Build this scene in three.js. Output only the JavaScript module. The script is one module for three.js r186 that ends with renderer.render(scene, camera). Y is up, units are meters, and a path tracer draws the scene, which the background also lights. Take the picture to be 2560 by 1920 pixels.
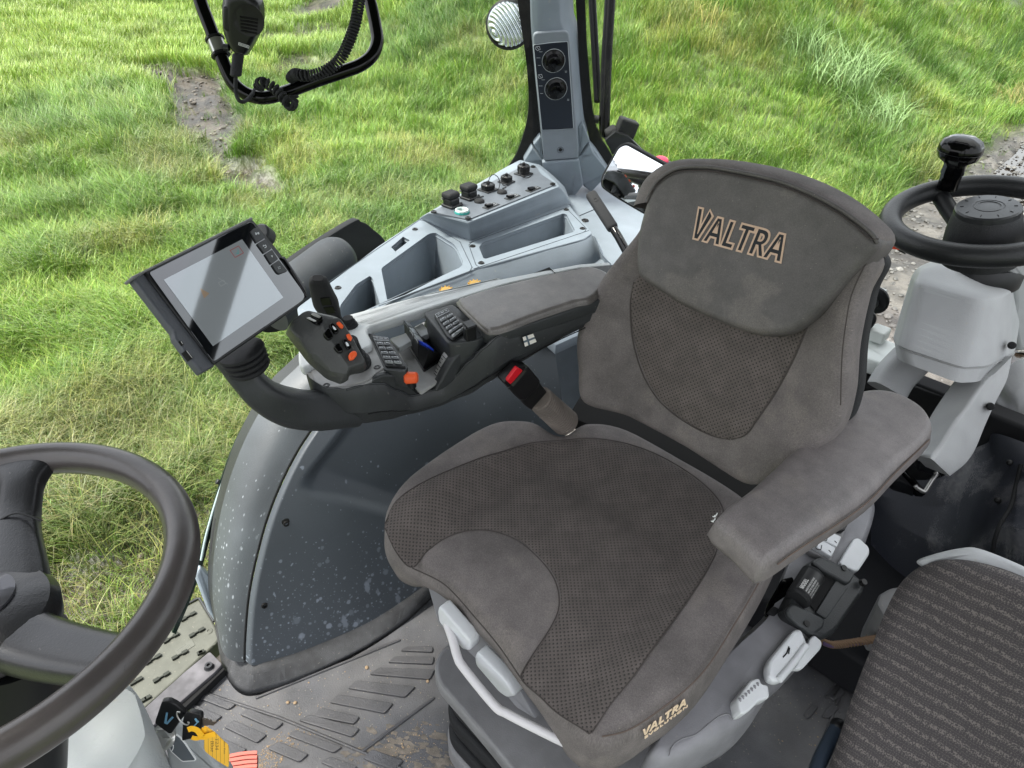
import * as THREE from 'three';
import { RoundedBoxGeometry } from 'three/addons/geometries/RoundedBoxGeometry.js';
import { mergeGeometries, toCreasedNormals, mergeVertices } from 'three/addons/utils/BufferGeometryUtils.js';
import { FontLoader } from 'three/addons/loaders/FontLoader.js';

// ---------------------------------------------------------------- camera, sky, sun, exposure
// axes: y up from the cab floor (metres), +x to the rear of the vehicle, -z to its right side
const scene = new THREE.Scene();
const EYE = new THREE.Vector3(-0.74, 1.47, 0.50), YAW = 47.4, PITCH = 35, ROLL = 2, LENS = 1775;
const camera = new THREE.PerspectiveCamera(2 * Math.atan(960 / LENS) * 180 / Math.PI, 4 / 3, 0.05, 400);
const CR = new THREE.Vector3(), CU = new THREE.Vector3(), CF = new THREE.Vector3();
{
  const d = Math.PI / 180, cy = Math.cos(YAW * d), sy = Math.sin(YAW * d), cp = Math.cos(PITCH * d), sp = Math.sin(PITCH * d);
  CF.set(sy * cp, -sp, -cy * cp);
  const r = new THREE.Vector3(cy, 0, sy), u = r.clone().cross(CF), cr = Math.cos(ROLL * d), sr = Math.sin(ROLL * d);
  CR.copy(r).multiplyScalar(cr).addScaledVector(u, sr);
  CU.copy(r).multiplyScalar(-sr).addScaledVector(u, cr);
  camera.quaternion.setFromRotationMatrix(new THREE.Matrix4().makeBasis(CR, CU, CF.clone().negate()));
  camera.position.copy(EYE);
}
const renderer = new THREE.WebGLRenderer({ antialias: true });
renderer.setSize(1024, 768);
renderer.toneMapping = THREE.LinearToneMapping;
renderer.toneMappingExposure = 2.75;
renderer.shadowMap.enabled = true;
const SUN = new THREE.Vector3(-0.35, 0.85, -0.30).normalize();
const sun = new THREE.DirectionalLight(new THREE.Color(1, 0.95, 0.86), 3.4);
sun.position.copy(SUN).multiplyScalar(30); sun.castShadow = true; sun.shadow.radius = 24;
sun.shadow.camera.left = sun.shadow.camera.bottom = -15; sun.shadow.camera.right = sun.shadow.camera.top = 15; sun.shadow.camera.far = 80;
scene.add(sun, sun.target);

// ---------------------------------------------------------------- small tools
const V = (x, y, z) => new THREE.Vector3(x, y, z);
const lerp = (a, b, t) => a + (b - a) * t, clamp = (x, a = 0, b = 1) => Math.min(b, Math.max(a, x));
const sst = (a, b, x) => { const t = clamp((x - a) / (b - a)); return t * t * (3 - 2 * t); };
function rng(seed) { let a = seed >>> 0; return () => { a |= 0; a = a + 0x6D2B79F5 | 0; let t = Math.imul(a ^ a >>> 15, 1 | a); t = t + Math.imul(t ^ t >>> 7, 61 | t) ^ t; return ((t ^ t >>> 14) >>> 0) / 4294967296; }; }
const HASH = (x, y, s) => { let h = Math.imul(x, 374761393) + Math.imul(y, 668265263) + Math.imul(s, 974711) | 0; h = Math.imul(h ^ h >>> 13, 1274126177); return ((h ^ h >>> 16) >>> 0) / 4294967296; };
function vnoise(x, y, s = 0, per = 0) {
  const xi = Math.floor(x), yi = Math.floor(y), fx = x - xi, fy = y - yi, u = fx * fx * (3 - 2 * fx), v = fy * fy * (3 - 2 * fy);
  const w = n => per ? ((n % per) + per) % per : n;
  const a = HASH(w(xi), w(yi), s), b = HASH(w(xi + 1), w(yi), s), c = HASH(w(xi), w(yi + 1), s), d = HASH(w(xi + 1), w(yi + 1), s);
  return lerp(lerp(a, b, u), lerp(c, d, u), v);
}
const fbm = (x, y, s = 0, o = 4, per = 0) => { let f = 0, a = 0.5, n = 0, k = 1; for (let i = 0; i < o; i++) { f += a * vnoise(x * k, y * k, s + i, per ? per * k : 0); n += a; a *= 0.5; k *= 2; } return f / n; };

// sight lines of the survey photograph (2560 x 1920) met with real planes of the cab
const sight = (px, py) => CF.clone().addScaledVector(CR, (px - 1280) / LENS).addScaledVector(CU, (960 - py) / LENS);
const onAxis = (px, py, k, v) => { const d = sight(px, py); return EYE.clone().addScaledVector(d, (v - EYE[k]) / d[k]); };
const onY = (px, py, y) => onAxis(px, py, 'y', y), onX = (px, py, x) => onAxis(px, py, 'x', x), onZ = (px, py, z) => onAxis(px, py, 'z', z);
const deep = (px, py, d) => EYE.clone().addScaledVector(sight(px, py), d);
class Frame {                                     // a plane of the cab: origin, two axes, normal
  constructor(O, U, W) { this.O = O; this.U = U.clone().normalize(); this.N = this.U.clone().cross(W).normalize(); this.W = this.N.clone().cross(this.U).normalize(); }
  p(u, w, n = 0) { return this.O.clone().addScaledVector(this.U, u).addScaledVector(this.W, w).addScaledVector(this.N, n); }
  uv(q) { const d = q.clone().sub(this.O); return [d.dot(this.U), d.dot(this.W)]; }
  at(px, py, n = 0) { const d = sight(px, py), o = this.O.clone().addScaledVector(this.N, n); return EYE.clone().addScaledVector(d, o.sub(EYE).dot(this.N) / d.dot(this.N)); }
  px(px, py, n = 0) { return this.uv(this.at(px, py, n)); }
  on(px, py, h) { let q = this.px(px, py, 0); for (let i = 0; i < 6; i++) q = this.px(px, py, h(q[0], q[1])); return q; }  // onto the relief h over the plane
  m(u = 0, w = 0, n = 0) { return new THREE.Matrix4().makeBasis(this.U, this.W, this.N).setPosition(this.p(u, w, n)); }
}
const frame3 = (O, A, B) => new Frame(O, A.clone().sub(O), B.clone().sub(O));   // O, a point along U, a point on the W side

// ---------------------------------------------------------------- geometry builders
function geom(pos, idx, uv) {
  const g = new THREE.BufferGeometry();
  g.setAttribute('position', new THREE.Float32BufferAttribute(pos, 3));
  if (uv) g.setAttribute('uv', new THREE.Float32BufferAttribute(uv, 2));
  g.setIndex(idx); g.computeVertexNormals(); return g;
}
function boxUV(g) {                              // uv in metres from the dominant axis of each face
  if (g.index) g = g.toNonIndexed();
  if (!g.attributes.normal) g.computeVertexNormals();
  const p = g.attributes.position, uv = new Float32Array(p.count * 2), a = V(), b = V(), c = V();
  for (let i = 0; i < p.count; i += 3) {
    a.fromBufferAttribute(p, i); b.fromBufferAttribute(p, i + 1).sub(a); c.fromBufferAttribute(p, i + 2).sub(a); b.cross(c);
    const x = Math.abs(b.x), y = Math.abs(b.y), z = Math.abs(b.z), k = x > y && x > z ? 0 : y > z ? 1 : 2;
    for (let j = 0; j < 3; j++) { const q = [p.getX(i + j), p.getY(i + j), p.getZ(i + j)]; uv[2 * (i + j)] = q[k === 0 ? 2 : 0]; uv[2 * (i + j) + 1] = q[k === 1 ? 2 : 1]; }
  }
  g.setAttribute('uv', new THREE.BufferAttribute(uv, 2)); return g;
}
const strip = g => { for (const k of Object.keys(g.attributes)) if (!['position', 'normal', 'uv'].includes(k)) g.deleteAttribute(k); g.morphAttributes = {}; return g; };
function join(list) { return mergeGeometries(list.map(g => boxUV(strip(g.clone())))); }
const crease = (g, deg = 35) => toCreasedNormals(g.index ? g.toNonIndexed() : g, deg * Math.PI / 180);
const cat = (pts, n, closed = false, t = 0.5) => new THREE.CatmullRomCurve3(pts, closed, 'catmullrom', t).getPoints(n);
function cat2(pts, n, closed = true, t = 0.5) { return new THREE.CatmullRomCurve3(pts.map(p => V(p[0], p[1], 0)), closed, 'catmullrom', t).getPoints(n).slice(0, closed ? n : n + 1).map(p => [p.x, p.y]); }
function tube(pts, r, closed = false, seg = 0, rad = 10, smooth = true) {
  let c; if (smooth) c = new THREE.CatmullRomCurve3(pts, closed, 'catmullrom', 0.5);
  else { c = new THREE.CurvePath(); for (let i = 0; i + 1 < pts.length; i++) c.add(new THREE.LineCurve3(pts[i], pts[i + 1])); }
  const n = seg || pts.length * 6, g = new THREE.TubeGeometry(c, n, r, rad, closed);
  if (closed) return g;
  const caps = [g];
  for (const e of [0, 1]) { const p = c.getPointAt(e), t = c.getTangentAt(e).multiplyScalar(e ? 1 : -1); const s = new THREE.SphereGeometry(r, rad, 4, 0, Math.PI * 2, 0, Math.PI / 2); s.scale(1, 0.35, 1); s.applyQuaternion(new THREE.Quaternion().setFromUnitVectors(V(0, 1, 0), t)); s.translate(p.x, p.y, p.z); caps.push(s); }
  return join(caps);
}
function cyl(a, b, ra, rb = ra, seg = 24, bev = 0) {   // capped cylinder from a to b, edges chamfered by bev
  const d = b.clone().sub(a), L = d.length();
  const pr = bev ? [[0, 0], [ra - bev, 0], [ra, bev], [rb, L - bev], [rb - bev, L], [0, L]] : [[0, 0], [ra, 0], [rb, L], [0, L]];
  const g = crease(new THREE.LatheGeometry(pr.map(p => new THREE.Vector2(p[0], p[1])), seg), 30);
  g.applyQuaternion(new THREE.Quaternion().setFromUnitVectors(V(0, 1, 0), d.normalize())); g.translate(a.x, a.y, a.z); return g;
}
function lathe(a, dir, prof, seg = 32, cr = 40) { const g = crease(new THREE.LatheGeometry(prof.map(p => new THREE.Vector2(p[0], p[1])), seg), cr); g.applyQuaternion(new THREE.Quaternion().setFromUnitVectors(V(0, 1, 0), dir.clone().normalize())); g.translate(a.x, a.y, a.z); return g; }
function roundPoly(pts, r, k = 4) {               // rounded corners of a 2-D polygon
  const o = [], n = pts.length;
  for (let i = 0; i < n; i++) {
    const p = pts[i], a = pts[(i + n - 1) % n], b = pts[(i + 1) % n], la = Math.hypot(a[0] - p[0], a[1] - p[1]), lb = Math.hypot(b[0] - p[0], b[1] - p[1]);
    const q = Math.min(p[2] ?? r, la * 0.45, lb * 0.45), A = [lerp(p[0], a[0], q / la), lerp(p[1], a[1], q / la)], B = [lerp(p[0], b[0], q / lb), lerp(p[1], b[1], q / lb)];
    for (let j = 0; j <= k; j++) { const t = j / k; o.push([(1 - t) * (1 - t) * A[0] + 2 * t * (1 - t) * p[0] + t * t * B[0], (1 - t) * (1 - t) * A[1] + 2 * t * (1 - t) * p[1] + t * t * B[1]]); }
  }
  return o;
}
const area2 = p => { let s = 0; for (let i = 0; i < p.length; i++) { const q = p[(i + 1) % p.length]; s += p[i][0] * q[1] - q[0] * p[i][1]; } return s / 2; };
const shape2 = (pts, holes = []) => { const s = new THREE.Shape(pts.map(p => new THREE.Vector2(p[0], p[1]))); for (const h of holes) s.holes.push(new THREE.Path(h.map(p => new THREE.Vector2(p[0], p[1])))); return s; };
function slab(fr, pts, n0, n1, bev = 0.0015, holes = [], seg = 2) {   // polygon on a frame, from height n0 to n1, upper edges bevelled
  const g = new THREE.ExtrudeGeometry(shape2(pts, holes), { depth: Math.max(1e-4, n1 - n0 - 2 * bev), bevelEnabled: bev > 0, bevelThickness: bev, bevelSize: bev, bevelOffset: -bev, bevelSegments: seg, curveSegments: 4 });
  g.applyMatrix4(fr.m(0, 0, n0 + bev)); const k = crease(g, 32), p = k.attributes.position, q = k.attributes.normal, a = V(), b = V(), c = V();
  for (let i = 0; i < p.count; i += 3) { a.fromBufferAttribute(p, i); b.fromBufferAttribute(p, i + 1).sub(a); c.fromBufferAttribute(p, i + 2).sub(a); b.cross(c).normalize(); if (Math.abs(b.dot(fr.N)) > 0.9995) for (let j = 0; j < 3; j++) q.setXYZ(i + j, b.x, b.y, b.z); }   // flat faces stay flat
  return k;
}
const pxs = (fr, list, n = 0) => list.map(p => [...fr.px(p[0], p[1], n), ...(p.length > 2 ? [p[2]] : [])]);
function rbox(fr, u, w, n, su, sw, sn, r = 0.003, seg = 3) { const g = new RoundedBoxGeometry(su, sw, sn, seg, Math.min(r, su / 2.01, sw / 2.01, sn / 2.01)); g.applyMatrix4(fr.m(u, w, n)); return g; }
function loft(rings, capA = true, capB = true, closed = true) {   // skin through rings of equal length
  const m = rings[0].length, pos = [], idx = [];
  for (const r of rings) for (const p of r) pos.push(p.x, p.y, p.z);
  for (let i = 0; i + 1 < rings.length; i++) for (let j = 0; j < (closed ? m : m - 1); j++) { const a = i * m + j, b = i * m + (j + 1) % m; idx.push(a, b, a + m, b, b + m, a + m); }
  const cap = (k, flip) => { const c = V(); for (const p of rings[k]) c.addScaledVector(p, 1 / m); const o = pos.length / 3; for (const p of rings[k]) pos.push(p.x, p.y, p.z); pos.push(c.x, c.y, c.z); for (let j = 0; j < m; j++) { const a = o + j, b = o + (j + 1) % m; flip ? idx.push(a, b, o + m) : idx.push(b, a, o + m); } };
  if (capA) cap(0, false); if (capB) cap(rings.length - 1, true);
  return geom(pos, idx);
}
function surf(fn, nu, nw, uvf) {                  // grid surface fn(s,t)
  const pos = [], idx = [], uv = [];
  for (let j = 0; j <= nw; j++) for (let i = 0; i <= nu; i++) { const p = fn(i / nu, j / nw); pos.push(p.x, p.y, p.z); if (uvf) uv.push(...uvf(i / nu, j / nw)); }
  for (let j = 0; j < nw; j++) for (let i = 0; i < nu; i++) { const a = j * (nu + 1) + i; idx.push(a, a + 1, a + nu + 1, a + 1, a + nu + 2, a + nu + 1); }
  return geom(pos, idx, uvf ? uv : null);
}
function inset(pts, d) {                          // polygon moved inward by d along its normals
  const n = pts.length, s = area2(pts) > 0 ? 1 : -1, o = [];
  for (let i = 0; i < n; i++) { const a = pts[(i + n - 1) % n], b = pts[(i + 1) % n]; let x = b[0] - a[0], y = b[1] - a[1]; const l = Math.hypot(x, y) || 1; o.push([pts[i][0] - s * y / l * d, pts[i][1] + s * x / l * d]); }
  return o;
}
// upholstered pad: outline on a frame, relief h(u,w) at the top, rounded rim of radius r, side down to depth
function pad(fr, out, h, r, depth, rings = 14, centre = null, under = 0, side = null) {
  const P = [], uv = [], m = out.length, rows = [], ctr = centre || out.reduce((s, q) => [s[0] + q[0] / out.length, s[1] + q[1] / out.length], [0, 0]), sg = area2(out) > 0 ? 1 : -1;
  const nrm = out.map((_, i) => { const a = out[(i + m - 1) % m], b = out[(i + 1) % m], x = b[0] - a[0], y = b[1] - a[1], l = Math.hypot(x, y) || 1; return [-sg * y / l, sg * x / l]; });
  const inset = (pts, d) => pts.map((q, i) => { const x = ctr[0] - q[0], y = ctr[1] - q[1], l = Math.hypot(x, y), k = Math.max(0.45, (x * nrm[i][0] + y * nrm[i][1]) / l), e = Math.min(d / k, 0.35 * l); return [q[0] + x / l * e, q[1] + y / l * e]; });
  const D = side || (() => depth);
  const push = (ring, f, drop = 0) => { const row = []; ring.forEach((q, i) => { row.push(P.length / 3); const n = f(q, i), p = fr.p(q[0], q[1], n), e = drop ? r * 0.57 + drop * D(q[0], q[1]) : 0; P.push(p.x, p.y, p.z); uv.push(q[0] - nrm[i][0] * e, q[1] - nrm[i][1] * e); }); rows.push(row); };
  if (under) push(inset(out, under), q => h(q[0], q[1]) - r - D(q[0], q[1]) * 1.0 - under * 0.35, 1.4);
  push(inset(out, under * 0.25), q => h(q[0], q[1]) - r - D(q[0], q[1]), 1);
  push(inset(out, -0.004), q => h(q[0], q[1]) - r - D(q[0], q[1]) * 0.5, 0.5);
  for (let k = 0; k <= 6; k++) { const a = k / 6 * Math.PI / 2; const ring = inset(out, r * (1 - Math.cos(a))); push(ring, q => h(q[0], q[1]) - r + r * Math.sin(a)); }
  const last = inset(out, r), c = ctr;
  for (let k = 1; k < rings; k++) { const t = k / rings; push(last.map(q => [lerp(q[0], c[0], t), lerp(q[1], c[1], t)]), q => h(q[0], q[1])); }
  const idx = [], flip = area2(out) < 0;
  for (let i = 0; i + 1 < rows.length; i++) for (let j = 0; j < m; j++) { const a = rows[i][j], b = rows[i][(j + 1) % m], d = rows[i + 1][j], e = rows[i + 1][(j + 1) % m]; flip ? idx.push(b, a, d, b, d, e) : idx.push(a, b, d, b, e, d); }
  const o = P.length / 3, p = fr.p(c[0], c[1], h(c[0], c[1])); P.push(p.x, p.y, p.z); uv.push(c[0], c[1]);
  const R = rows[rows.length - 1]; for (let j = 0; j < m; j++) flip ? idx.push(R[(j + 1) % m], R[j], o) : idx.push(R[j], R[(j + 1) % m], o);
  return geom(P, idx, uv);
}
// sewn-on panel between two curves a(t), b(t) of a frame, following relief h with its edges tucked in
function patch(fr, a, b, h, lift, nw = 40) {
  const n = a.length - 1, P = (s, t) => { const i = Math.min(n - 1, Math.floor(s * n)), f = s * n - i, q = [0, 1].map(k => lerp(lerp(a[i][k], a[i + 1][k], f), lerp(b[i][k], b[i + 1][k], f), t)); return q; };
  const e = (s, t) => Math.min(sst(0, 0.02, s), sst(0, 0.02, 1 - s), sst(0, 0.03, t), sst(0, 0.03, 1 - t));
  return surf((s, t) => { const q = P(s, t); return fr.p(q[0], q[1], h(q[0], q[1]) + lift * (e(s, t) * 1.6 - 0.6)); }, n, nw, (s, t) => P(s, t));
}
function bar(a, b, wdt, hgt, up, r = 0.002) { const fr = new Frame(a.clone().lerp(b, 0.5), b.clone().sub(a), up.clone().cross(b.clone().sub(a)).negate().negate()); const g = new RoundedBoxGeometry(a.distanceTo(b), wdt, hgt, 2, r); g.applyMatrix4(fr.m()); return g; }
function ribbon(pts, wdt, thick, up) { // flat strap along points
  const c = cat(pts, pts.length * 6), rings = c.map((p, i) => { const t = (c[i + 1] || p).clone().sub(c[i - 1] || p).normalize(), s = t.clone().cross(up).normalize(), n = s.clone().cross(t); return [[-1, -1], [1, -1], [1, 1], [-1, 1]].map(q => p.clone().addScaledVector(s, q[0] * wdt / 2).addScaledVector(n, q[1] * thick / 2)); });
  return crease(loft(rings), 40);
}

// ---------------------------------------------------------------- things, parts, setting
const taken = {}, ORG = new Map();
const numbered = n => { const k = taken[n] = (taken[n] ?? -1) + 1; return k ? `${n}_${String(k).padStart(3, '0')}` : n; };
function thing(name, label, category, base = V(), group) { const g = new THREE.Group(); g.name = numbered(name); g.position.copy(base); ORG.set(g, base.clone()); g.userData = { label, category }; if (group) g.userData.group = group; scene.add(g); return g; }
function part(name, geo, mt, parent, label, keepUV = false) {      // geometry given in world coordinates
  if (Array.isArray(geo)) geo = join(geo); else if (!keepUV) geo = boxUV(strip(geo.clone()));
  const o = ORG.get(parent) || V(); geo.translate(-o.x, -o.y, -o.z);
  const m = new THREE.Mesh(geo, mt); m.name = numbered(name); m.castShadow = m.receiveShadow = true; ORG.set(m, o.clone());
  if (label) m.userData.label = label; parent.add(m); return m;
}
function struct(name, geo, mt, label, keepUV = false) { const m = part(name, geo, mt, scene, null, keepUV); m.userData = { kind: 'structure', label: label || name.replace(/_/g, ' ') }; return m; }
function solo(name, geo, mt, label, category, group, keepUV = false) { const m = part(name, geo, mt, scene, null, keepUV); m.userData = { label, category }; if (group) m.userData.group = group; return m; }
// ---------------------------------------------------------------- procedural textures and materials
function dataTex(n, fn, srgb, mPerTile = 1) {     // fn(x,y in 0..1) -> [r,g,b] in 0..1
  const d = new Uint8Array(n * n * 4);
  for (let j = 0; j < n; j++) for (let i = 0; i < n; i++) { const c = fn(i / n, j / n), k = (j * n + i) * 4; d[k] = clamp(c[0]) * 255; d[k + 1] = clamp(c[1]) * 255; d[k + 2] = clamp(c[2]) * 255; d[k + 3] = 255; }
  const t = new THREE.DataTexture(d, n, n); t.wrapS = t.wrapT = THREE.RepeatWrapping; t.magFilter = THREE.LinearFilter; t.minFilter = THREE.LinearMipmapLinearFilter; t.generateMipmaps = true;
  if (srgb) t.colorSpace = THREE.SRGBColorSpace; t.repeat.set(1 / mPerTile, 1 / mPerTile); t.needsUpdate = true; return t;
}
function canvasTex(w, h, draw) { const c = document.createElement('canvas'); c.width = w; c.height = h; draw(c.getContext('2d'), w, h); const t = new THREE.CanvasTexture(c); t.colorSpace = THREE.SRGBColorSpace; t.magFilter = THREE.LinearFilter; return t; }
const grainBump = dataTex(256, (x, y) => { const v = 0.5 * vnoise(x * 128, y * 128, 3, 128) + 0.5 * vnoise(x * 64, y * 64, 9, 64); return [v, v, v]; }, false, 0.09);
const lin = h => new THREE.Color(h);
const mixc = (a, b, t) => [lerp(a[0], b[0], t), lerp(a[1], b[1], t), lerp(a[2], b[2], t)];
// a moulded plastic with handling scuffs, dust specks and a fine leather grain
function plastic(rgb, o = {}) {
  const { spec = 0.35, scuff = 0.25, tile = 0.6, seed = 1, rough = 0.55, dust = [0.62, 0.58, 0.52], bump = 0.0003, size = 256 } = o;
  const map = dataTex(size, (x, y) => {
    let c = rgb.slice(); const f = fbm(x * 6, y * 6, seed, 4, 6), g = fbm(x * 24, y * 24, seed + 20, 3, 24);
    const k = 1 + scuff * (f - 0.5) * 0.9 + scuff * (g - 0.5) * 0.5; c = c.map(v => v * k);
    const s = vnoise(x * size / 3, y * size / 3, seed + 40, Math.floor(size / 3)); if (s > 1 - 0.035 * spec) c = mixc(c, dust, 0.35);
    return c;
  }, true, tile);
  const m = new THREE.MeshPhysicalMaterial({ map, roughness: rough, metalness: 0, bumpMap: grainBump, bumpScale: bump, specularIntensity: 0.65 });
  return m;
}
const plain = (hex, rough = 0.5, o = {}) => new THREE.MeshPhysicalMaterial({ color: hex, specularIntensity: 0.7, roughness: rough, metalness: o.metal || 0, ...(o.bump ? { bumpMap: grainBump, bumpScale: o.bump } : {}) });
const blotch = (x, y, s, a = 7) => fbm(x * a, y * a, s, 5, a);
const fabricTex = (rgb, tile, seed) => dataTex(512, (x, y) => {
  const f = blotch(x, y, seed, 5), g = blotch(x, y, seed + 9, 22), h = HASH(x * 512 | 0, y * 512 | 0, seed);
  let k = 1 + 0.30 * (f - 0.5) + 0.22 * (g - 0.5) + 0.22 * (h - 0.5); let c = rgb.map(v => v * k);
  const w = sst(0.56, 0.78, fbm(x * 9, y * 9, seed + 30, 5, 9)); c = mixc(c, [0.50, 0.47, 0.44], 0.26 * w * (0.5 + h));
  if (HASH(x * 512 | 0, y * 512 | 0, seed + 5) > 0.9994) c = mixc(c, [0.7, 0.66, 0.6], 0.6);
  return c;
}, true, tile);
const fabricBump = dataTex(256, (x, y) => { const v = 0.6 * HASH(x * 256 | 0, y * 256 | 0, 2) + 0.4 * vnoise(x * 64, y * 64, 4, 64); return [v, v, v]; }, false, 0.12);
const seatCloth = new THREE.MeshStandardMaterial({ map: fabricTex([0.37, 0.35, 0.344], 0.5, 11), roughness: 0.88, bumpMap: fabricBump, bumpScale: 0.0005 });
const headCloth = new THREE.MeshStandardMaterial({ map: fabricTex([0.30, 0.288, 0.284], 0.45, 23), roughness: 0.6, bumpMap: fabricBump, bumpScale: 0.0004 });
const armCloth = new THREE.MeshStandardMaterial({ map: fabricTex([0.385, 0.366, 0.364], 0.37, 31), roughness: 0.56, bumpMap: fabricBump, bumpScale: 0.0003 });
const holes = (x, y, n) => { let d = 9; for (const o of [0, 0.5]) { const u = x * n + o, w = y * n + o, a = u - Math.round(u), b = w - Math.round(w); d = Math.min(d, Math.hypot(a, b)); } return d; };
const meshTex = dataTex(1024, (x, y) => {
  const g = blotch(x, y, 77, 6), h = HASH(x * 1024 | 0, y * 1024 | 0, 6), d = holes(x, y, 12), k = 1 + 0.25 * (g - 0.5) + 0.28 * (h - 0.5);
  const c = [0.335, 0.31, 0.297].map(v => v * k); return mixc([0.175, 0.165, 0.158], c, sst(0.08, 0.21, d));
}, true, 0.104);
const meshBump = dataTex(512, (x, y) => { const v = 0.9 * sst(0.12, 0.3, holes(x, y, 12)) + 0.1 * HASH(x * 512 | 0, y * 512 | 0, 8); return [v, v, v]; }, false, 0.104);
const seatMesh = new THREE.MeshStandardMaterial({ map: meshTex, roughness: 0.95, bumpMap: meshBump, bumpScale: 0.0009 });
const M = {
  offWhite: plastic([0.76, 0.77, 0.78], { seed: 15, scuff: 0.06, spec: 0.4, rough: 0.4, tile: 0.5 }),
  blueGrey: plastic([0.435, 0.468, 0.50], { seed: 3, scuff: 0.16, spec: 0.45, rough: 0.5, tile: 0.9 }),
  lightGrey: plastic([0.62, 0.635, 0.64], { seed: 5, scuff: 0.10, spec: 0.3, rough: 0.5, tile: 0.7 }),
  paleGrey: plastic([0.60, 0.605, 0.61], { seed: 6, scuff: 0.12, spec: 0.4, rough: 0.55, tile: 0.7 }),
  charcoal: plastic([0.175, 0.183, 0.188], { seed: 7, scuff: 0.28, spec: 0.3, rough: 0.45, tile: 0.5 }),
  plateGrey: plastic([0.53, 0.53, 0.525], { seed: 8, scuff: 0.3, spec: 0.8, rough: 0.42, tile: 0.35 }),
  midGrey: plastic([0.44, 0.44, 0.445], { seed: 9, scuff: 0.25, spec: 0.6, rough: 0.5, tile: 0.5 }),
  seatShell: plastic([0.47, 0.47, 0.485], { seed: 10, scuff: 0.22, spec: 0.5, rough: 0.42, tile: 0.5 }),
  shell: plastic([0.70, 0.715, 0.715], { seed: 14, scuff: 0.05, spec: 0.2, rough: 0.4, tile: 0.9 }),
  black: plain(0x101113, 0.42), blackGloss: new THREE.MeshPhysicalMaterial({ color: 0x050506, roughness: 0.12, specularIntensity: 0.45 }), blackMatt: plain(0x141517, 0.75, { bump: 0.0004 }), rubber: plain(0x202123, 0.8, { bump: 0.0005 }),
  darkMetal: plain(0x3a3b3d, 0.45, { metal: 0.7 }), steel: plain(0xb9b9b6, 0.32, { metal: 0.9 }), screwBlack: plain(0x222222, 0.4, { metal: 0.4 }),
  orange: plain(0xd9572a, 0.45), red: plain(0xc41724, 0.4), blue: plain(0x1237b4, 0.5), yellow: plain(0xe2a91a, 0.5), white: plain(0xd9dbd8, 0.5), knobYellow: plain(0xe0b04f, 0.5), print: plain(0xc9cdd0, 0.7)
};
// ---------------------------------------------------------------- sky: bright broken overcast
{
  const w = 512, h = 256, d = new Float32Array(w * h * 4);
  for (let j = 0; j < h; j++) for (let i = 0; i < w; i++) {
    const el = (j + 0.5) / h * Math.PI - Math.PI / 2, az = (i + 0.5) / w * 2 * Math.PI - Math.PI;
    const dir = [Math.cos(el) * Math.cos(az), Math.sin(el), Math.cos(el) * Math.sin(az)], k = (j * w + i) * 4;
    const u = dir[0] / (0.35 + Math.abs(dir[1])), v = dir[2] / (0.35 + Math.abs(dir[1]));
    const c = fbm(u * 2.2 + 20, v * 2.2 + 20, 5, 5), sd = Math.max(0, dir[0] * SUN.x + dir[1] * SUN.y + dir[2] * SUN.z);
    const b = (0.86 + 0.50 * (c - 0.5)) * (0.86 + 0.22 * Math.max(0, dir[1])) + 0.45 * Math.pow(sd, 6), t = sst(0.4, 0.7, c);
    d[k] = b * lerp(0.93, 1.0, t); d[k + 1] = b * lerp(0.98, 1.0, t); d[k + 2] = b * lerp(1.07, 1.0, t); d[k + 3] = 1;
  }
  const sky = new THREE.DataTexture(d, w, h, THREE.RGBAFormat, THREE.FloatType);
  sky.mapping = THREE.EquirectangularReflectionMapping; sky.magFilter = THREE.LinearFilter; sky.needsUpdate = true;
  scene.background = sky; scene.environment = sky; scene.backgroundIntensity = 1.0; scene.environmentIntensity = 1.0;
}
// ---------------------------------------------------------------- ground: meadow, muddy ditch, lane and bank
const GY = -1.3;
const laneEdge = x => -1.55 - 0.055 * Math.max(0, 8 - x) - 0.03 * Math.max(0, x - 9) * -1 * 0.6;
const DITCH = [[3.9, -13.9], [4.5, -13.2], [4.75, -12.2], [4.2, -10.6], [3.8, -9.6], [3.25, -8.2], [3.0, -7.2], [2.95, -6.7]], DW = [0.3, 0.40, 0.50, 0.32, 0.26, 0.10, 0.16, 0.26];
const PATCHES = [[8.0, -14.6, 0.5], [10.9, -17.0, 0.9], [9.0, -15.2, 0.5], [9.2, -13.7, 0.4], [6.2, -13.6, 0.5], [-0.42, -2.2, 0.55], [0.15, -1.95, 0.5], [-0.75, -2.6, 0.25], [6.9, -12.2, 0.45]];
function mud(x, z) {                              // 1 on bare mud, 0 under grass
  let m = 0; const wob = (fbm(x * 2.6 + 50, z * 2.6 + 50, 3, 4) - 0.5) * 1.25;
  for (let i = 0; i + 1 < DITCH.length; i++) {
    const [ax, az] = DITCH[i], [bx, bz] = DITCH[i + 1], t = clamp(((x - ax) * (bx - ax) + (z - az) * (bz - az)) / ((bx - ax) ** 2 + (bz - az) ** 2));
    const dd = Math.hypot(x - lerp(ax, bx, t), z - lerp(az, bz, t)) + wob * 0.7; m = Math.max(m, 1 - sst(0, 0.25, dd - lerp(DW[i], DW[i + 1], t)));
  }
  for (const [px, pz, r] of PATCHES) m = Math.max(m, 1 - sst(0, 0.3, Math.hypot(x - px, z - pz) + wob * 0.9 - r));
  if (x > 1.5) m = Math.max(m, sst(-0.25, 0.15, z - laneEdge(x) + wob * 0.9));
  return m;
}
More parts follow.
